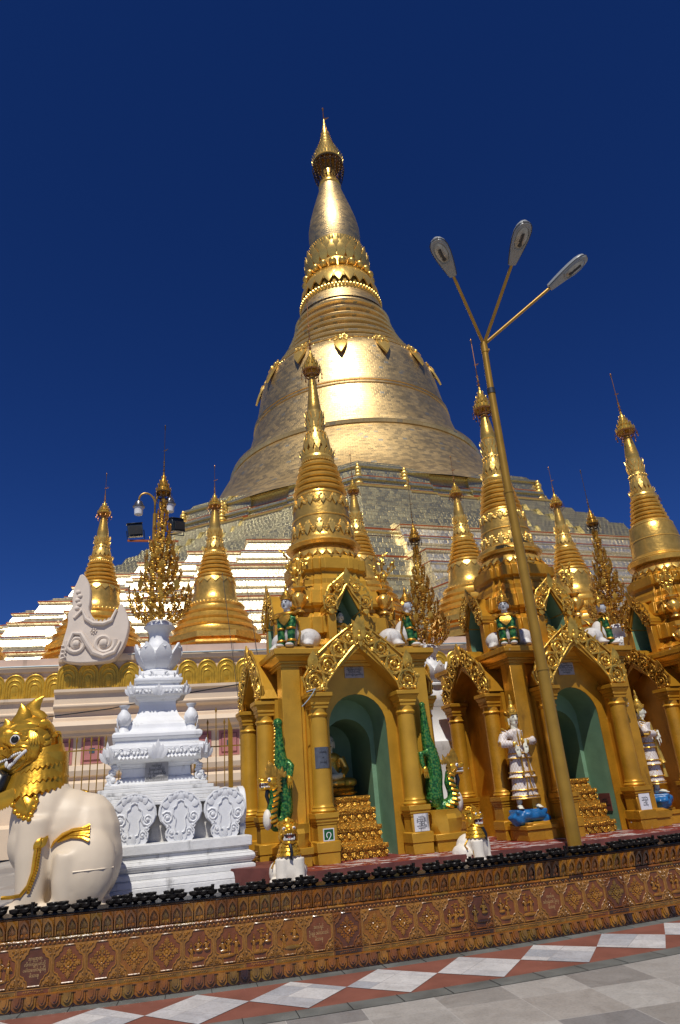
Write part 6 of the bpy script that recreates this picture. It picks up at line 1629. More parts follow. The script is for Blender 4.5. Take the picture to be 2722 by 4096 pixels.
mb = MB(); pts = [(-60, 930), (40, 960), (90, 990), (60, 1090), (-20, 1160), (-120, 1200)]; mb.tube([(lz(x, y + 40, 0)[0] - .03, -.10 - .02 * k, lz(x, y + 40, 0)[1]) for k, (x, y) in enumerate(pts)], [.07, .09, .10, .10, .08, .05], 12); mk('beard', mb, 'black', lion)
mb = MB(); pts = [(560, 1790), (600, 1720), (700, 1640), (820, 1590), (1000, 1570)]; P = [bp_(x, y, .018) for x, y in pts]; mb.tube(P, [.012, .03, .045, .052, .055], 8, flat=.5)
for o_ in (-60, -20, 20, 60, 110):
    mb.tube([bp_(640, 1700 + o_ * .2, .03), bp_(800, 1610 + o_ * .45, .035), bp_(930, 1600 + o_ * .6, .035), bp_(1005, 1590 + o_, .03)], [.008, .014, .016, .02], 5)
mk('thigh_flame', mb, 'lionhead', lion)
mb = MB(); pts = [(480, 1690), (420, 1760), (400, 1900), (380, 2050), (330, 2200), (240, 2310), (100, 2345), (0, 2350)]; P = [bp_(x, y, .008) for x, y in pts]; mb.tube(P, .020, 6)
pts = [(520, 1690), (460, 1760), (440, 1900), (420, 2040), (380, 2160), (330, 2290)]
for i in range(22):
    t = i / 21 * 4.99; j = int(t); u = t - j; x = pts[j][0] + (pts[j + 1][0] - pts[j][0]) * u; y = pts[j][1] + (pts[j + 1][1] - pts[j][1]) * u; a = bp_(x - 8, y, .02); b = bp_(x + 18, y - 45, .012); mb.leaf(a, b, .04, .014, (.4, -1, 0), segs=2)
mb.leaf(bp_(430, 1770, .02), bp_(540, 1665, .02), .10, .03, (0, -1, 0)); mb.leaf(bp_(400, 1800, .02), bp_(480, 1665, .02), .07, .03, (0, -1, 0)); mk('leg_trim', mb, 'lionhead', lion)
mb = MB(); c = lz(920, 1190, 0); mb.ell((c[0], 0, c[1]), (.055, .05, .055), 12, 8); mb.ell((c[0] + .04, 0, c[1] + .0), (.03, .03, .045), 8, 6); mk('back_boss', mb, 'lionhead', lion)
mb = MB(); mb.tube([bp_(830, 2045, .002), bp_(1000, 2025, .002), bp_(1150, 2010, .002), bp_(1260, 1998, .002)], .010, 5); mk('thigh_ridge', mb, 'lion', lion)

# ------------------------------------------------------------------ small guardian lions
def small_lion(loc, rz, lab, sc=1.0):
    s = thing('small_lion', loc, rz, lab, 'statue', 'small guardian lions on the red platform')
    mb = MB()
    mb.ell((0, -.02, .30), (.205, .17, .24), 14, 10); mb.ell((0, -.09, .20), (.19, .105, .21), 14, 10); mb.ell((0, .16, .24), (.22, .24, .24), 14, 10)
    for q in (-1, 1):
        mb.tube([(q * .11, -.08, .36), (q * .125, -.10, .16), (q * .13, -.12, .02)], [.12, .105, .095], 12); mb.ell((q * .13, -.17, .035), (.095, .11, .04), 10, 6)
        mb.ell((q * .20, .20, .16), (.11, .20, .16), 12, 8); mb.ell((q * .25, .02, .05), (.075, .12, .05), 10, 6)
    b = remesh('body', mb, .014, 'lionwhite', s, 4)
    mb = MB()
    for z, r_, n in ((.43, .185, 16), (.49, .165, 15), (.55, .145, 14)):
        mb.lathe([(r_ * .9, z - .03), (r_ * 1.03, z - .02), (r_ * 1.0, z + .015), (r_ * .86, z + .04)], 24, 0, -.02)
        mb.petals(n, r_ * .95, z + .02, r_ * 1.08, z - .04, .06, .012, cy=-.02)
    mk('collar', mb, 'lionhead', s)
    mb = MB(); z0 = .70
    mb.ell((0, .02, z0 + .06), (.135, .14, .14), 14, 10); mb.ell((0, -.10, z0 + .05), (.10, .10, .065), 12, 8); mb.ell((0, -.175, z0 + .075), (.05, .04, .03), 8, 6); mb.ell((0, -.07, z0 - .085), (.10, .11, .035), 12, 8, (R(14), 0, 0)); mb.ell((0, .02, z0 - .06), (.12, .10, .09), 12, 8)
    for q in (-1, 1):
        mb.ell((q * .075, -.09, z0 + .10), (.045, .04, .035), 8, 6); mb.ell((q * .12, .0, z0 - .02), (.04, .07, .07), 8, 6); mb.ell((q * .055, -.17, z0 + .06), (.03, .03, .022), 8, 6)
    h = remesh('head', mb, .010, 'lionhead', s, 3)
    mb = MB()
    for q in (-1, 1):
        for k in range(4): mb.leaf((q * .08, -.10 + .03 * k, z0 + .13), (q * (.13 + .015 * k), -.08 + .06 * k, z0 + .16 - .01 * k), .05, .014, (q, -.6, 0), segs=2)
        for k in range(5): mb.spiral((q * .0, z0), .0, .1, .001, 0) if False else mb.ell((q * .125, .02 + .02 * k, z0 - .08 + .05 * k), (.028, .035, .032), 7, 5)
        mb.leaf((q * .12, .05, z0 + .08), (q * .17, .07, z0 + .17), .06, .02, (q, -.4, 0), segs=3)
        mb.tube([(q * .095, -.02, z0 - .10), (q * .12, -.05, z0 - .03), (q * .105, -.10, z0 + .02), (q * .05, -.185, z0 + .025)], .014, 6)
        mb.tube([(q * .11, -.0, z0 - .05), (q * .10, -.10, z0 - .10), (q * .05, -.175, z0 - .115), (0, -.19, z0 - .115)], .014, 6)
    for k in range(9):
        a = PI * k / 8; mb.ell((.09 * cos(a), -.02 + .09 * (k % 2), z0 + .15 + .055 * sin(a)), (.035, .04, .032), 7, 5)
    mb.leaf((0, -.06, z0 + .17), (0, .0, z0 + .26), .09, .02, (0, -1, .3), segs=3)
    mk('mane_curls', mb, 'lionhead', s)
    mb = MB(); mb.ell((0, -.085, z0 - .015), (.085, .095, .055), 12, 8); mk('mouth', mb, 'mouth', s)
    mb = MB(); mb.ell((0, -.14, z0 - .045), (.035, .05, .018), 8, 6, (R(-12), 0, 0)); mk('tongue', mb, 'tongue', s)
    mb = MB()
    for k in range(9):
        a = PI * (.08 + .84 * k / 8); x, y = .088 * cos(a), -.085 - .095 * sin(a)
        mb.ell((x, y, z0 + .018), (.013, .012, .018), 6, 4); mb.ell((x * .95, y * .97, z0 - .062), (.013, .012, .020), 6, 4)
    for q in (-1, 1): mb.leaf((q * .075, -.145, z0 - .075), (q * .075, -.15, z0 - .01), .03, .008, (0, -1, 0), segs=2)
    mk('teeth', mb, 'teeth', s)
    for q in (-1, 1): mb = MB(); mb.ell((q * .078, -.125, z0 + .095), (.026, .016, .024), 9, 6); mb.m = 1; mb.ell((q * .080, -.140, z0 + .096), (.013, .008, .013), 7, 5); mk('eye', mb, ['eyewhite', 'black'], s)
    mb = MB(); mb.tube([(0, -.16, z0 - .12), (.01, -.19, z0 - .18), (.02, -.215, z0 - .25), (.0, -.22, z0 - .32), (.025, -.225, z0 - .355)], [.032, .030, .026, .024, .008], 8); mk('beard', mb, 'black', s)
    mb = MB()
    for q in (-1, 1): mb.tube([(q * .19, -.06, .34), (q * .21, -.05, .2), (q * .20, -.06, .06)], .013, 6); mb.tube([(q * .14, .05, .42), (q * .24, .10, .30), (q * .28, .02, .24)], .012, 6)
    mk('leg_trim', mb, 'lionhead', s); s.scale = (sc, sc, sc)
    return s
small_lion((-.92, 9.0, .69), R(12), 'small white guardian lion facing forward at the left end of the red platform', .75)
small_lion((1.42, 9.86, .68), R(52), 'small white guardian lion turned right between the two shrines', .72)

# ------------------------------------------------------------------ green dragons
def dragon(sh, mapf, body, brad, chest, crad, leg, headp, facing, ped, lab):
    s = thing('green_dragon', sw(0, 0, 0), R(20), lab, 'statue')
    mb = MB(); mb.tube(body, brad, 12); mb.tube(chest, crad, 12); mb.tube(leg[0], leg[1], 9); mb.ell(body[-1], (brad[-1] * 1.25,) * 3)
    bm_ = remesh('body', mb, .013, ['scales', 'lionwhite', 'lionhead'], s, 4)
    # crest of the back
    mb = MB()
    for i in range(26):
        t = i / 25 * (len(body) - 1.01); j = int(t); u = t - j; p = Vector(body[j]).lerp(Vector(body[j + 1]), u); rr = brad[j] + (brad[j + 1] - brad[j]) * u
        d = (Vector(body[j + 1]) - Vector(body[j])).normalized(); nn = Vector((d.z, 0, -d.x)) * facing
        a = p + nn * rr * .9; mb.leaf(a, a + nn * .018 + Vector((0, 0, .02)), .04, .008, (0, -1, 0), segs=2)
    mk('back_crest', mb, 'orn', s)
    H = Vector(headp); f = facing
    mb = MB(); mb.ell((H.x, H.y, H.z), (.095, .08, .085), 12, 9); mb.ell((H.x + f * .10, H.y, H.z + .02), (.085, .06, .045), 10, 8, (0, -.2 * f, 0)); mb.ell((H.x + f * .16, H.y, H.z + .045), (.035, .045, .03), 8, 6); mb.ell((H.x + f * .08, H.y, H.z - .065), (.085, .055, .028), 10, 8, (0, .15 * f, 0)); mb.ell((H.x - f * .02, H.y, H.z - .06), (.08, .07, .07), 10, 8)
    remesh('head', mb, .009, 'lionhead', s, 3)
    mb = MB()
    for k in range(7): mb.leaf((H.x + f * (.05 - .035 * k), H.y - .05, H.z + .05), (H.x + f * (.08 - .045 * k), H.y - .03, H.z + .13 + .03 * (k % 3) + (.05 if k < 4 else 0)), .05, .015, (0, -1, 0), segs=3)
    mb.leaf((H.x - f * .0, H.y - .03, H.z + .08), (H.x + f * .03, H.y - .02, H.z + .27), .12, .03, (0, -1, 0), segs=5); mb.leaf((H.x - f * .06, H.y - .03, H.z + .05), (H.x - f * .05, H.y - .02, H.z + .20), .09, .03, (0, -1, 0), segs=4)
    for k in range(5): mb.leaf((H.x - f * .05, H.y - .07, H.z - .08 + .03 * k), (H.x - f * .13, H.y - .06, H.z - .12 + .05 * k), .05, .015, (0, -1, 0), segs=2)
    mb.tube([(H.x - f * .04, H.y - .075, H.z - .06), (H.x + f * .03, H.y - .07, H.z + .0), (H.x + f * .15, H.y - .045, H.z + .0)], .010, 6)
    mk('crest', mb, 'orn_old', s)
    mb = MB(); mb.ell((H.x + f * .085, H.y, H.z - .028), (.085, .052, .030), 10, 7); mk('mouth', mb, 'mouth', s)
    mb = MB()
    for k in range(6):
        for q in (-1, 1): mb.ell((H.x + f * (.04 + .02 * k), H.y + q * .052, H.z - .008), (.010, .009, .013), 5, 4); mb.ell((H.x + f * (.04 + .02 * k), H.y + q * .050, H.z - .048), (.010, .009, .013), 5, 4)
    mk('teeth', mb, 'teeth', s)
    mb = MB(); mb.ell((H.x + f * .045, H.y - .078, H.z + .035), (.024, .014, .024), 8, 6); mb.m = 1; mb.ell((H.x + f * .048, H.y - .090, H.z + .035), (.012, .007, .012), 7, 5); mk('eye', mb, ['eyewhite', 'black'], s)
    mb = MB()
    n = len(chest)
    for k in range(8):
        t = .25 + .70 * k / 7; q = t * (n - 1.01); j = int(q); u = q - j; p = Vector(chest[j]).lerp(Vector(chest[j + 1]), u); rr = crad[j] + (crad[j + 1] - crad[j]) * u
        mb.tube([(p.x - f * rr * .5, p.y - rr * .8, p.z + .01), (p.x - f * rr * .2, p.y - rr * 1.05, p.z), (p.x + f * rr * .5, p.y - rr * .95, p.z - .02)], .020, 6)
    mk('neck_scutes', mb, 'lionhead', s)
    p = Vector(chest[n // 3]); mb = MB(); mb.ell((p.x + f * crad[n // 3] * .50, p.y - .02, p.z), (crad[n // 3] * .62, crad[n // 3] * .92, crad[n // 3] * 1.3), 12, 10); mk('belly', mb, 'lionwhite', s)
    mb = MB(); mb.tube([(H.x + f * .05, H.y, H.z - .08), (H.x + f * .07, H.y - .01, H.z - .16), (H.x + f * .04, H.y - .01, H.z - .25), (H.x + f * .06, H.y - .01, H.z - .30)], [.03, .026, .022, .006], 7); mk('beard', mb, 'black', s)
    p = Vector(leg[0][-1]); mb = MB(); mb.ell(tuple(p), (.045, .045, .07), 8, 6)
    for k in range(3): mb.tube([(p.x + .025 * (k - 1), p.y - .02, p.z - .03), (p.x + .03 * (k - 1), p.y - .04, p.z - .10)], [.014, .005], 5)
    mk('claw', mb, 'lionhead', s)
    x0, x1, z1 = ped; mb = MB(); yc = body[0][1]
    mb.box(x0, x1, yc - .20, yc + .20, .0, .14); mb.box(x0 - .02, x1 + .02, yc - .22, yc + .2, .14, .22); mk('pedestal', mb, 'paint', s, bev=.005)
    mb = MB(); rr = random.Random(4); rows = []
    for i in range(6): t = i / 5; rows.append([((x0 + x1) / 2 + (x1 - x0) / 2 * (1 + .05 * i) * cos(a) * (1 + rr.uniform(-.09, .09)), yc + .19 * sin(a) * (1 + rr.uniform(-.12, .12)), .22 + (z1 - .22) * t) for a in [2 * PI * j / 11 for j in range(11)]])
    mb.loft(rows); mk('gold_rock', mb, 'paint', s, smooth=25)
    return s
e20 = Vector((cos(R(20)), sin(R(20)), 0)); n20 = Vector((-sin(R(20)), cos(R(20)), 0)); O1 = Vector(sw(0, 0, 0))
def s1p(x, y, v):
    p = ray_plane(x, y, O1 + n20 * v, n20) - O1; return (p.dot(e20), v, p.z)
def zr(zx, zy, v=-1.25): return s1p((1300 + .3827 * zx) / 1.736, (2900 + .3827 * zy) / 1.736, v)
def zl(zx, zy, v=-1.25): return s1p((900 + .4237 * zx) / 1.736, (2550 + .4237 * zy) / 1.736, v)
dragon(0, zr, [zr(1170, 850), zr(1150, 770), zr(1140, 650), zr(1145, 520), zr(1130, 400), zr(1100, 280), zr(1060, 140), zr(1045, 20), zr(1025, -140), zr(1015, -210)], [.095, .13, .125, .12, .115, .105, .075, .062, .046, .036],
       [zr(1160, 880), zr(1260, 860, -1.30), zr(1350, 800, -1.30), zr(1345, 700, -1.30), zr(1300, 600, -1.30), zr(1310, 490, -1.30)], [.07, .09, .105, .09, .075, .07],
       ([zr(1120, 330), zr(1050, 300, -1.31), zr(1000, 300, -1.34), zr(1020, 400, -1.36), zr(1050, 480, -1.37)], [.06, .05, .042, .036, .03]), zr(1330, 450, -1.30), 1, (.86, 1.32, .52), 'green scaled dragon right of the front shrine door with its head turned right')
dragon(0, zl, [zl(540, 1760), zl(565, 1640), zl(560, 1500), zl(555, 1380), zl(545, 1260), zl(525, 1130), zl(515, 1000), zl(510, 890), zl(500, 810)], [.105, .115, .115, .115, .11, .085, .065, .052, .055],
       [zl(540, 1770), zl(490, 1770, -1.33), zl(435, 1720, -1.36), zl(455, 1600, -1.36), zl(475, 1500, -1.36), zl(455, 1390, -1.36)], [.08, .09, .095, .075, .07, .07],
       ([zl(560, 1230), zl(610, 1180, -1.30), zl(630, 1210, -1.33), zl(622, 1290, -1.35), zl(612, 1350, -1.36)], [.06, .05, .042, .036, .03]), zl(440, 1370, -1.36), -1, (-1.20, -.90, .50), 'green scaled dragon left of the front shrine door with its head turned left')

zs2 = lambda x, y, v: tuple(O1 + e20 * s1p((900 + .574 * x) / 1.736, (2200 + .574 * y) / 1.736, v)[0] + n20 * v + Vector((0, 0, s1p((900 + .574 * x) / 1.736, (2200 + .574 * y) / 1.736, v)[2])))
mb = MB(); mb.tube([zs2(632, 965, -1.475), zs2(610, 1005, -1.48), zs2(585, 1040, -1.475), zs2(555, 1075, -1.47), zs2(538, 1092, -1.465)], .007, 5); mb.tube([zs2(570, 990, -1.47), zs2(632, 968, -1.475)], .006, 5)
tag(mk('string', mb, 'pipe'), 'pale blue string knotted on the left column capital of the front shrine', 'string')
# ------------------------------------------------------------------ standing robed statues
def deva(loc, rz, lab, sc=1.0):
    s = thing('robed_statue', loc, rz, lab, 'statue', 'white robed standing statues')
    # skin: head, neck, hands, legs and feet in one surface
    mb = MB(); z = 1.285
    mb.ell((0, -.005, z + .03), (.078, .092, .105), 14, 10); mb.ell((0, -.03, z - .045), (.055, .055, .05), 10, 8); mb.tube([(0, .01, 1.10), (0, .0, z)], [.062, .05], 12); mb.ell((0, .0, 1.08), (.14, .075, .05), 12, 8)
    mb.ell((0, -.098, z + .0), (.015, .022, .02), 7, 5); mb.tube([(0, -.09, z + .05), (0, -.104, z + .004)], [.009, .014], 6)
    for q in (-1, 1): mb.ell((q * .082, .01, z + .0), (.012, .02, .045), 7, 5); mb.ell((q * .080, .0, z - .06), (.012, .014, .03), 6, 4)
    mb.tube([(0, .01, 1.12), (0, .01, .45)], [.07, .08], 12); mb.box(-.15, .15, -.03, .03, .30, .48)
    for q in (-1, 1):
        mb.tube([(q * .12, .01, 1.06), (q * .26, -.02, .95), (-.125, -.15, .92) if q < 0 else (.06, -.19, .945)], [.035, .035, .034], 8)
        w_ = (-.115, -.175, .90) if q < 0 else (.035, -.215, .93); tip = (-.085, -.195, .735) if q < 0 else (.015, -.235, .775)
        W_ = Vector(w_); T_ = Vector(tip); d = (T_ - W_); mid = W_ + d * .42
        mb.tube([tuple(W_ - d * .35), tuple(W_), tuple(mid)], [.034, .031, .036], 10, flat=.65)
        for k in range(4):
            o = Vector(((k - 1.5) * .019, -.004 * k, 0)); L = (1.0, 1.08, 1.04, .86)[k]
            a = mid + o * .9; mb.tube([tuple(a - d * .08), tuple(a + d * .30 * L + Vector((0, -.008, 0))), tuple(a + d * .60 * L)], [.011, .010, .007], 6)
        th = W_ + d * .18 + Vector((-q * .036, -.006, 0)); mb.tube([tuple(W_ + d * .05), tuple(th), tuple(th + d * .32)], [.012, .012, .008], 6)
        x = q * .115; mb.tube([(x, .0, .38), (x, .0, .08)], [.055, .042], 10); mb.ell((x * 1.05, .015, .035), (.04, .05, .035), 8, 6); fx = x * 1.05 + (.03 if q > 0 else -.05)
        mb.tube([(x * 1.05, .0, .045), (x * 1.05 + (fx - x * 1.05) * .6, -.08, .032), (fx, -.135, .022)], [.04, .042, .032], 10, flat=.7)
        for k in range(5): mb.ell((fx + (k - 2) * .016, -.165 + .006 * abs(k - (1 if q > 0 else 3)), .014), (.009, .018, .010), 6, 4)
    remesh('body', mb, .0075, 'skin', s, 2)
    mb = MB(); zz = z + .035
    for q in (-1, 1):
        mb.tube([(q * .015, -.093, zz + .035), (q * .035, -.090, zz + .046), (q * .058, -.073, zz + .034)], [.004, .0055, .003], 5); mb.ell((q * .034, -.088, zz + .010), (.018, .008, .0065), 8, 5)
    mk('brow_and_eye', mb, 'black', s)
    mb = MB(); mb.ell((0, -.093, z - .045), (.022, .008, .008), 8, 5); mk('lips', mb, 'lips', s)
    # jacket with sleeves
    mb = MB(); mb.ell((0, .0, 1.07), (.165, .10, .09), 14, 10); mb.tube([(0, 0, 1.12), (0, 0, .95), (0, 0, .80)], [.145, .120, .135], 16, flat=.72)
    for q, el, wr in ((-1, (-.275, -.03, .935), (-.135, -.155, .925)), (1, (.275, -.02, .955), (.075, -.19, .945))):
        mb.tube([(q * .145, .01, 1.10), (q * .215, .0, 1.04), el], [.075, .068, .062], 12); mb.tube([el, tuple((Vector(el) + Vector(wr)) / 2), wr], [.060, .058, .046], 12)
    remesh('jacket', mb, .010, 'robe', s, 3)
    # layered skirt
    def ring(r, z_, f=.74, wob=0.0): return [(r * cos(a) * (1 + wob * sin(6 * a)), r * f * sin(a) * (1 + wob * sin(6 * a)), z_) for a in [2 * PI * j / 36 for j in range(36)]]
    mb = MB()
    for z0, z1, r0, r1 in ((.90, .78, .135, .175), (.84, .71, .15, .195), (.76, .50, .155, .19), (.56, .43, .165, .225), (.46, .26, .17, .20), (.30, .135, .18, .225)):
        mb.loft([ring(r0, z0), ring((r0 + r1) * .49, (z0 + z1) / 2), ring(r1, z1, .74, .02), ring(r1 * .93, z1 + .005)], False, False)
    mb.loft([ring(.15, .9), ring(.17, .16)], False, True)
    mk('skirt', mb, 'robe', s, smooth=50)
    mb = MB()
    for r_, z_ in ((.177, .785), (.197, .715), (.205, .515), (.226, .44), (.207, .265), (.227, .145), (.222, .18)): mb.tube([(p[0], p[1], p[2]) for p in ring(r_, z_, .74, .02)] + [ring(r_, z_, .74, .02)[0]], .011, 6, False)
    for q in (-1, 1):
        mb.tube([(q * .03, -.118, 1.13), (q * .028, -.125, 1.02), (q * .02, -.13, .90)], [.018, .032, .024], 8, flat=.4)
        mb.tube([(q * .04, -.145, .84), (q * .052, -.165, .66), (q * .055, -.185, .52), (q * .075, -.19, .46)], [.026, .030, .034, .044], 8, flat=.35); mb.tube([(q * .02, -.18, .45), (q * .03, -.185, .33), (q * .045, -.19, .24)], [.02, .022, .032], 8, flat=.35)
        mb.leaf((q * .12, .0, 1.10), (q * .24, .0, 1.16), .13, .03, (0, -.5, 1), segs=4); mb.leaf((q * .16, .0, 1.07), (q * .265, .0, 1.10), .11, .03, (0, -.5, 1), segs=4)
        el = (q * .275, -.03, .94); mb.tube([(el[0] - .05, el[1] - .05, el[2] + .02), (el[0] + .03 * q, el[1] - .03, el[2] - .03), (el[0] + .02 * q, el[1] + .05, el[2] - .02)], .018, 6)
        wr = (-.12, -.165, .92) if q < 0 else (.06, -.20, .94); mb.ell(wr, (.052, .042, .045), 10, 8)
    mb.tube([(p[0], p[1], .895) for p in ring(.142, .9)] + [(ring(.142, .9)[0][0], 0, .895)], .016, 6, False)
    mb.ell((.0, -.19, .965), (.03, .02, .035), 8, 6)
    mk('gold_trim', mb, 'orn', s)
    mb = MB(); mb.lathe([(.090, z + .070), (.100, z + .085), (.098, z + .115), (.085, z + .125), (.080, z + .15), (.066, z + .158), (.062, z + .185), (.050, z + .195), (.047, z + .215), (.036, z + .225), (.030, z + .235), (.033, z + .265), (.028, z + .295), (.014, z + .305), (.022, z + .325), (.018, z + .355), (.004, z + .395)], 18)
    mb.lathe([(.084, z + .03), (.092, z + .05), (.092, z + .075)], 18, 0, .012, False, False)
    mb.petals(14, .09, z + .085, .105, z + .14, .038, .008, segs=2)
    for q in (-1, 1): mb.leaf((q * .092, .02, z + .07), (q * .115, .02, z - .03), .05, .012, (q, -.4, 0), segs=3); mb.ell((q * .09, -.005, z - .085), (.014, .014, .02), 6, 5); mb.leaf((q * .088, .03, z + .06), (q * .13, .03, z + .13), .05, .01, (q, -.3, 0), segs=3)
    mk('crown', mb, 'orn', s)
    mb = MB(); mb.ell((0, .015, z + .045), (.088, .085, .075), 12, 8); mk('hair', mb, 'black', s)
    # painted rock the statue stands on
    mb = MB(); rr = random.Random(8); mb.ell((.0, .0, -.10), (.30, .22, .10), 14, 10)
    for k in range(14): a = rr.uniform(0, 2 * PI); mb.ell((.24 * cos(a), .15 * sin(a), -.10 + rr.uniform(-.09, .03)), (rr.uniform(.05, .11), rr.uniform(.05, .10), rr.uniform(.05, .08)), 8, 6)
    mb.ell((-.12, 0, -.16), (.16, .14, .10)); mb.ell((.2, -.02, -.15), (.14, .14, .09)); mb.box(-.25, .25, -.15, .15, -.06, -.005); remesh('blue_rock', mb, .016, 'rock', s, 2)
    s.scale = (sc, sc, sc); return s
deva((2.43, 11.12, 1.22), R(14), 'white robed statue facing forward on a blue rock left of the middle shrine door', .985)
deva((4.82, 12.22, 1.26), R(72), 'white robed statue in profile on a blue rock right of the middle shrine door', .985)
for (k, x, y, w_, zt, lab) in ((1, -1.10, -1.22, .26, .23, 'a'), (1, .99, -1.30, .22, .24, 'b')):
    pass
# shelf blocks that carry the two statues
def ledge(pos, rz, lab, w_=.24):
    mb = MB(); mb.sqprof([(w_, 0), (w_, .14), (w_ + .02, .145), (w_ + .02, .20), (w_ * .8, .205), (w_ * .8, .24)]); o = mk('statue_ledge', mb, 'paint_worn', None, pos, (0, 0, rz), bev=.005); tag(o, lab, 'pedestal')
ledge((2.46, 11.14, ZP), R(20.5), 'gold block under the blue rock left of the middle shrine door')
ledge((4.80, 12.24, ZP), R(20.5), 'gold block under the blue rock right of the middle shrine door', .21)

# ------------------------------------------------------------------ crouching human headed lions on the cornice corners
def sphinx(k, x, y, rz, lab, var=0):
    X, Y, Z = sw(k, x, y, 2.85); s = thing('lion_bodied_statue', (X, Y, Z), SH[k][2] + rz, lab, 'statue', 'human headed lion statues on the shrine corners')
    mb = MB(); mb.ell((0, .06, .20), (.13, .13, .20), 12, 9)
    for q in (-1, 1): mb.ell((q * .20, .20, .13), (.15, .17, .14), 12, 9, (0, 0, -q * .6)); mb.ell((q * .24, .10, .05), (.07, .10, .05), 9, 6); mb.ell((q * .07, -.12, .025), (.055, .08, .03), 9, 6); mb.ell((q * .27, .06, .025), (.05, .10, .025), 8, 5)
    remesh('haunches', mb, .012, 'oldwhite', s, 3)
    mb = MB(); mb.ell((0, -.02, .36), (.115, .085, .14), 12, 9)
    for q in (-1, 1): mb.tube([(q * .085, -.02, .40), (q * .075, -.06, .20), (q * .07, -.07, .03)], [.062, .055, .048], 10)
    remesh('chest_and_legs', mb, .010, 'greencloth', s, 2)
    mb = MB(); mb.ell((0, -.01, .455), (.135, .09, .045), 12, 8); mb.leaf((0, -.075, .46), (0, -.115, .29), .17, .02, (0, -1, 0), segs=4)
    for q in (-1, 1):
        mb.leaf((q * .07, -.02, .45), (q * .19, -.01, .48), .12, .03, (0, -.6, 1), segs=4); mb.leaf((q * .09, -.02, .41), (q * .17, -.03, .37), .09, .02, (0, -1, .3), segs=3)
        for z in (.25, .09): mb.lathe([(.060, z - .014), (.068, z), (.060, z + .014)], 12, q * .074, -.062)
        mb.tube([(q * .13, .02, .36), (q * .15, .05, .2), (q * .135, .0, .04)], .016, 5)
    mb.leaf((0, .16, .30), (0, .26, .44), .12, .03, (0, -1, .2), segs=3)
    mk('gold_collar', mb, 'orn_old', s)
    mb = MB(); z = .60; mb.ell((0, -.03, z), (.066, .074, .085), 12, 9); mb.tube([(0, -.01, .44), (0, -.02, z)], [.05, .042], 10); mb.ell((0, -.103, z - .008), (.011, .016, .014), 6, 5); mb.ell((0, -.06, z - .06), (.038, .04, .03), 8, 6)
    for q in (-1, 1): mb.ell((q * .068, -.015, z - .01), (.012, .02, .04), 7, 5)
    remesh('head', mb, .007, 'greyskin', s, 2)
    mb = MB()
    for q in (-1, 1): mb.tube([(q * .012, -.103, z + .028), (q * .030, -.100, z + .036), (q * .048, -.085, z + .026)], .0032, 5); mb.ell((q * .029, -.100, z + .012), (.014, .006, .005), 7, 4)
    mb.ell((0, -.098, z - .042), (.018, .008, .007), 7, 4); mk('face_lines', mb, 'black', s)
    mb = MB(); mb.lathe([(.072, z + .045), (.084, z + .055), (.080, z + .09), (.066, z + .10), (.062, z + .125), (.05, z + .135), (.045, z + .16), (.028, z + .17), (.018, z + .20), (.024, z + .215), (.012, z + .25), (.002, z + .29)], 14, 0, -.02)
    mb.petals(10, .074, z + .06, .09, z + .11, .04, .008, segs=2, cy=-.02)
    for q in (-1, 1): mb.leaf((q * .075, -.0, z + .06), (q * .10, .0, z - .02), .05, .012, (q, -.4, 0), segs=3)
    mk('crown', mb, 'orn_old', s); s.scale = (1.12, 1.12, 1.12); return s
sphinx(0, -.96, -.98, R(-42), 'human headed lion statue with green chest on the left roof corner of the front shrine')
sphinx(0, .98, -.98, R(48), 'human headed lion statue in profile on the right roof corner of the front shrine')
sphinx(1, -.96, -.98, R(-35), 'human headed lion statue with pointed crown on the left roof corner of the middle shrine')
sphinx(1, .98, -.98, R(55), 'human headed lion statue in profile on the right roof corner of the middle shrine')

# ------------------------------------------------------------------ gold urns with flower sprays
def urn(k, x, y, z, lab, spray=True, seed=1):
    s = thing('flower_urn', sw(k, x, y, z), 0, lab, 'urn', 'gold urns on the shrine roofs'); r = random.Random(seed)
    mb = MB(); mb.lathe([(.09, 0), (.085, .02), (.05, .05), (.05, .08), (.10, .12), (.135, .19), (.125, .26), (.075, .31), (.06, .34), (.085, .37), (.115, .385), (.115, .40), (.0, .40)], 18); mb.petals(9, .11, .14, .145, .27, .085, .016, segs=3); mk('vase', mb, 'leaf', s)
    if spray:
        mb = MB()
        for i in range(7):
            a = r.uniform(0, 2 * PI); L = r.uniform(.25, .62); o = r.uniform(.05, .26); P = [(0, 0, .38), (o * .4 * cos(a), o * .4 * sin(a), .38 + L * .6), (o * cos(a), o * sin(a), .38 + L)]
            mb.tube(P, .007, 5)
            for t in range(7):
                q = .35 + .65 * t / 6; p = Vector(P[1]).lerp(Vector(P[2]), max(0, (q - .5) * 2)) if q > .5 else Vector(P[0]).lerp(Vector(P[1]), q * 2); b = r.uniform(0, 2 * PI); l = r.uniform(.05, .09)
                mb.leaf(p, p + Vector((l * cos(b), l * sin(b), l * .7)), .045, .012, (0, -1, .4), th=.004, segs=2)
            mb.ell(P[2], (.02, .02, .03), 6, 5)
        mk('flower_spray', mb, 'orn', s, smooth=30)
    return s
urn(0, -.70, -.72, 3.46, 'gold flower urn behind the left roof statue of the front shrine', True, 1); urn(0, .74, -.70, 3.46, 'gold flower urn on the right roof tier of the front shrine', True, 2)
urn(2, -.98, -.98, 2.83, 'bare gold urn on the left roof corner of the rightmost shrine', False); urn(2, -.70, -.70, 3.46, 'gold flower urn higher on the tiers of the rightmost shrine', True, 4)
urn(1, .74, -.70, 3.46, 'gold flower urn on the right roof tier of the middle shrine', True, 5)

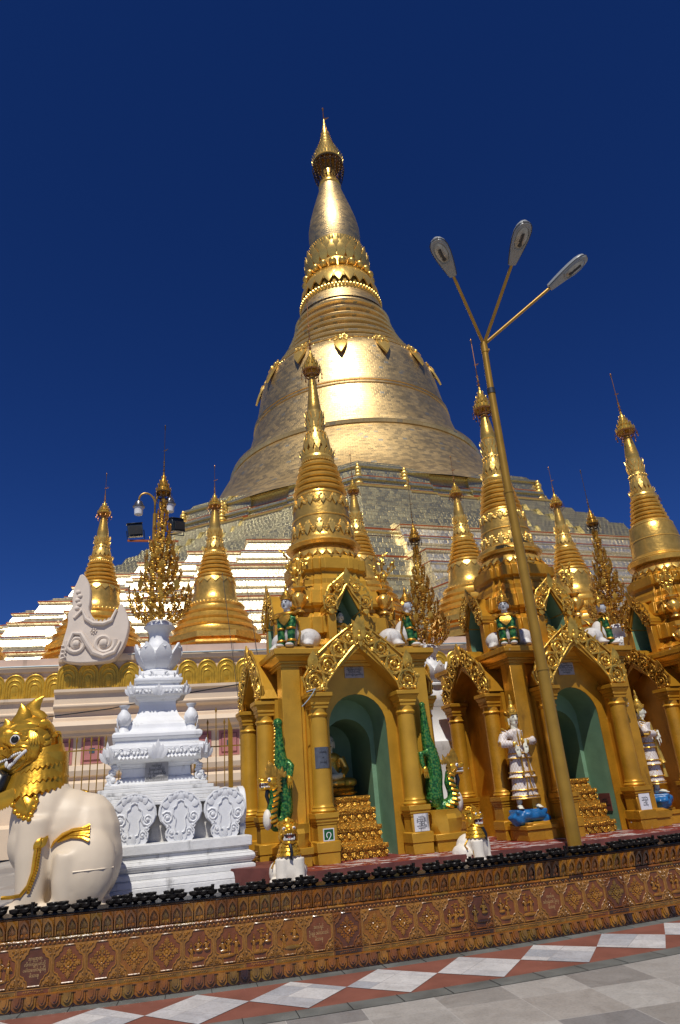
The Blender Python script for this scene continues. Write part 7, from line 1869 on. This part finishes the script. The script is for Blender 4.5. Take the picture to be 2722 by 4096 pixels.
# ------------------------------------------------------------------ seated figures in the niches
def seated(parent_loc, rz, sc, lab, gold='leaf', skin='skin', base=True):
    s = thing('seated_buddha', parent_loc, rz, lab, 'statue'); z = .10
    mb = MB(); mb.ell((0, .02, z + .30), (.165, .11, .22), 12, 10); mb.ell((0, .0, z + .44), (.19, .10, .09), 12, 8); mb.ell((0, -.02, z + .09), (.30, .18, .10), 14, 8)
    for q in (-1, 1): mb.ell((q * .25, -.08, z + .075), (.15, .12, .075), 12, 8); mb.tube([(q * .18, .0, z + .44), (q * .25, -.02, z + .26), (q * .14, -.15, z + .17)], [.07, .06, .045], 10); mb.tube([(q * .28, -.10, z + .07), (0, -.22, z + .07), (-q * .15, -.20, z + .07)], [.07, .065, .05], 10)
    remesh('robe', mb, .013, gold, s, 3)
    mb = MB(); mb.ell((0, -.02, z + .66), (.090, .100, .115), 12, 9); mb.tube([(0, 0, z + .46), (0, -.01, z + .6)], [.065, .055], 10); mb.ell((0, -.12, z + .645), (.016, .022, .02), 6, 5); mb.tube([(.12, -.17, z + .18), (0, -.24, z + .165), (-.10, -.25, z + .16)], [.045, .045, .035], 10)
    for q in (-1, 1): mb.ell((q * .095, .0, z + .63), (.014, .025, .06), 7, 5)
    mb.tube([(0, 0, z + .5), (0, -.04, z + .3), (.03, -.20, z + .175)], .05, 8)
    for q in range(4): mb.tube([(-.06, -.25 - .004 * q, z + .15 + .016 * q), (-.15, -.25, z + .15 + .015 * q)], .010, 5)
    remesh('body', mb, .009, skin, s, 2)
    mb = MB(); mb.ell((0, .015, z + .70), (.094, .095, .09), 12, 8); mb.ell((0, .01, z + .79), (.05, .05, .05), 8, 6); mk('hair', mb, 'black', s)
    mb = MB()
    for q in (-1, 1): mb.tube([(q * .015, -.118, z + .69), (q * .038, -.113, z + .70), (q * .060, -.095, z + .688)], .004, 5); mb.ell((q * .036, -.114, z + .672), (.018, .006, .005), 7, 4)
    mb.ell((0, -.113, z + .60), (.022, .008, .007), 7, 4); mk('face_lines', mb, 'black', s)
    if base: mb = MB(); mb.lathe([(.36, 0), (.38, .03), (.34, .06), (.36, .09), (.33, .105)], 28); mb.petals(20, .34, .06, .39, .02, .11, .02, segs=3); mk('lotus_seat', mb, 'throne', s)
    s.scale = (sc,) * 3; return s
seated(sw(0, -.17, -.10, .80), R(20), 1.0, 'seated gold Buddha with white face in the green chamber of the front shrine')
seated(sw(0, -.07, -.80, 2.905), R(20), .62, 'small seated Buddha in the upper green niche of the front shrine', 'orn_old', 'skin', False)
seated(sw(1, -.06, -.80, 2.905), R(20), .58, 'small all gold seated Buddha in the upper green niche of the middle shrine', 'orn', 'orn', False)

# ================================================================== signs and plaques
def plaque(name, k, pos, w_, h_, mt, lines, ink, size, lab, cat='plaque', T=0.0, curve=None, frame=None, thick=.012):
    s = thing(name, sw(k, *pos), SH[k][2] + T, lab, cat)
    mb = MB(); mb.box(-w_ / 2, w_ / 2, -thick, 0, -h_ / 2, h_ / 2); mk('panel', mb, mt, s, smooth=0)
    if frame:
        mb = MB(); f = .012
        for a, b, c, d in ((-w_ / 2 - f, w_ / 2 + f, h_ / 2, h_ / 2 + f), (-w_ / 2 - f, w_ / 2 + f, -h_ / 2 - f, -h_ / 2), (-w_ / 2 - f, -w_ / 2, -h_ / 2, h_ / 2), (w_ / 2, w_ / 2 + f, -h_ / 2, h_ / 2)): mb.box(a, b, -thick - .004, 0, c, d)
        mk('frame', mb, frame, s, smooth=0)
    if lines: text('lettering', lines, size, ink, s, (0, -thick - .0015, 0), spacing=1.2, width=w_ * .9)
    return s
plaque('plaque', 0, (.0, -1.052, 2.50), .30, .215, 'grey_white', 'ရန်ကုန်မြို့၊ နှင်းဆီအဖွဲ့ဝင်များ\nကြည်ညိုဖြူမှ ကုသိုလ်ပြုသည်\nဦးသောင်းစိန် ဒေါ်မြမြ\nတို့သောင်းမြို့နယ်သူများကောင်းမှု', 'ink', .033, 'grey stone plaque with lines of black writing above the front shrine arch')
plaque('plaque', 1, (-.02, -1.052, 2.49), .30, .26, 'grey_white', 'မြတ် ဗုဒ္ဓ\nကောင်းမှု\nဦးကြီး ဘွားဒေါ်လှရင်သန်း\nသမီးဒေါ်သိန်းတင် သားများ\nမောင်ဘတင် မိသားစု\nကောင်းမှုတော်', 'ink', .030, 'grey stone plaque with black writing above the middle shrine arch')
plaque('number_sign', 0, (-.655, -1.402, .345), .125, .125, 'sign_green', '၇', 'inkwhite', .13, 'small green square number sign on the pedestal left of the front shrine door', 'sign', frame='sign_white')
plaque('notice', 0, (.672, -1.402, .385), .215, .22, 'sign_stain', 'ကောင်းမှု\nဦးတင်လှ မြိုင်\nဦးဘရီမောင်တို့\nကြည်မြင့်\nဆုတောင်းပြည့်\nသာဓုခေါ်ပါ', 'ink', .023, 'white notice with dark streaks on the pedestal right of the front shrine door')
plaque('notice', 1, (.672, -1.402, .385), .20, .24, 'sign_white', 'ကောင်းမှု\nဒေါ်ထိုးခင်\nကြည်\nမိသားစု', 'ink', .029, 'clean white notice on the pedestal right of the middle shrine door')
plaque('wall_tablet', 1, (.437, -.80, .40), .26, .26, 'redside', 'အလှူရှင်\nဦးသန်းတင်\nဒေါ်ခင်လှ မိသားစု', 'ink', .036, 'brown stone tablet on the green inner wall of the middle shrine door', T=-PI / 2)
# steel plate bent round the column
st = thing('steel_plate', sw(0, -.665, -1.27, 1.29), SH[0][2], 'shiny steel plate with faint writing wrapped round the left column of the front shrine', 'plate')
mb = MB(); rows = []
for z in (-.135, .135): rows.append([(.133 * sin(a), -.133 * cos(a), z) for a in [R(-50 + 100 * i / 14) for i in range(15)]])
mb.loft(rows, False, False, closed=False); mk('sheet', mb, 'steel', st, smooth=60)
for zz, t_ in ((.07, 'ကောင်းမှုတော်ရှင်'), (-.0, '၈'), (-.06, 'ဒေါ်ခင်သန်းမြင့်')): text('lettering', t_, .030, 'ink', st, (0.0, -.1345, zz), width=.10)
p = Vector((PC[0], PC[1], .66)) + Matrix.Rotation(PR, 3, 'Z') @ Vector((0, -.515, 1.42)); s = thing('pillar_plaque', p, PR, 'grey plaque with handwriting set in the white pillar below its carved cornice', 'plaque')
mb = MB(); mb.box(-.15, .15, -.02, .1, -.135, .135); mk('panel', mb, 'grey_white', s, smooth=0); text('lettering', 'ကောင်းမှုရှင်\nဦးဘခင်၊ဒေါ်ကြည်\nသား-ကိုမောင်၊ဒေါ်စန်း\nတို့၏မြတ်သောကုသိုလ်', .042, 'ink', s, (0, -.0215, .0), spacing=1.2, width=.26)
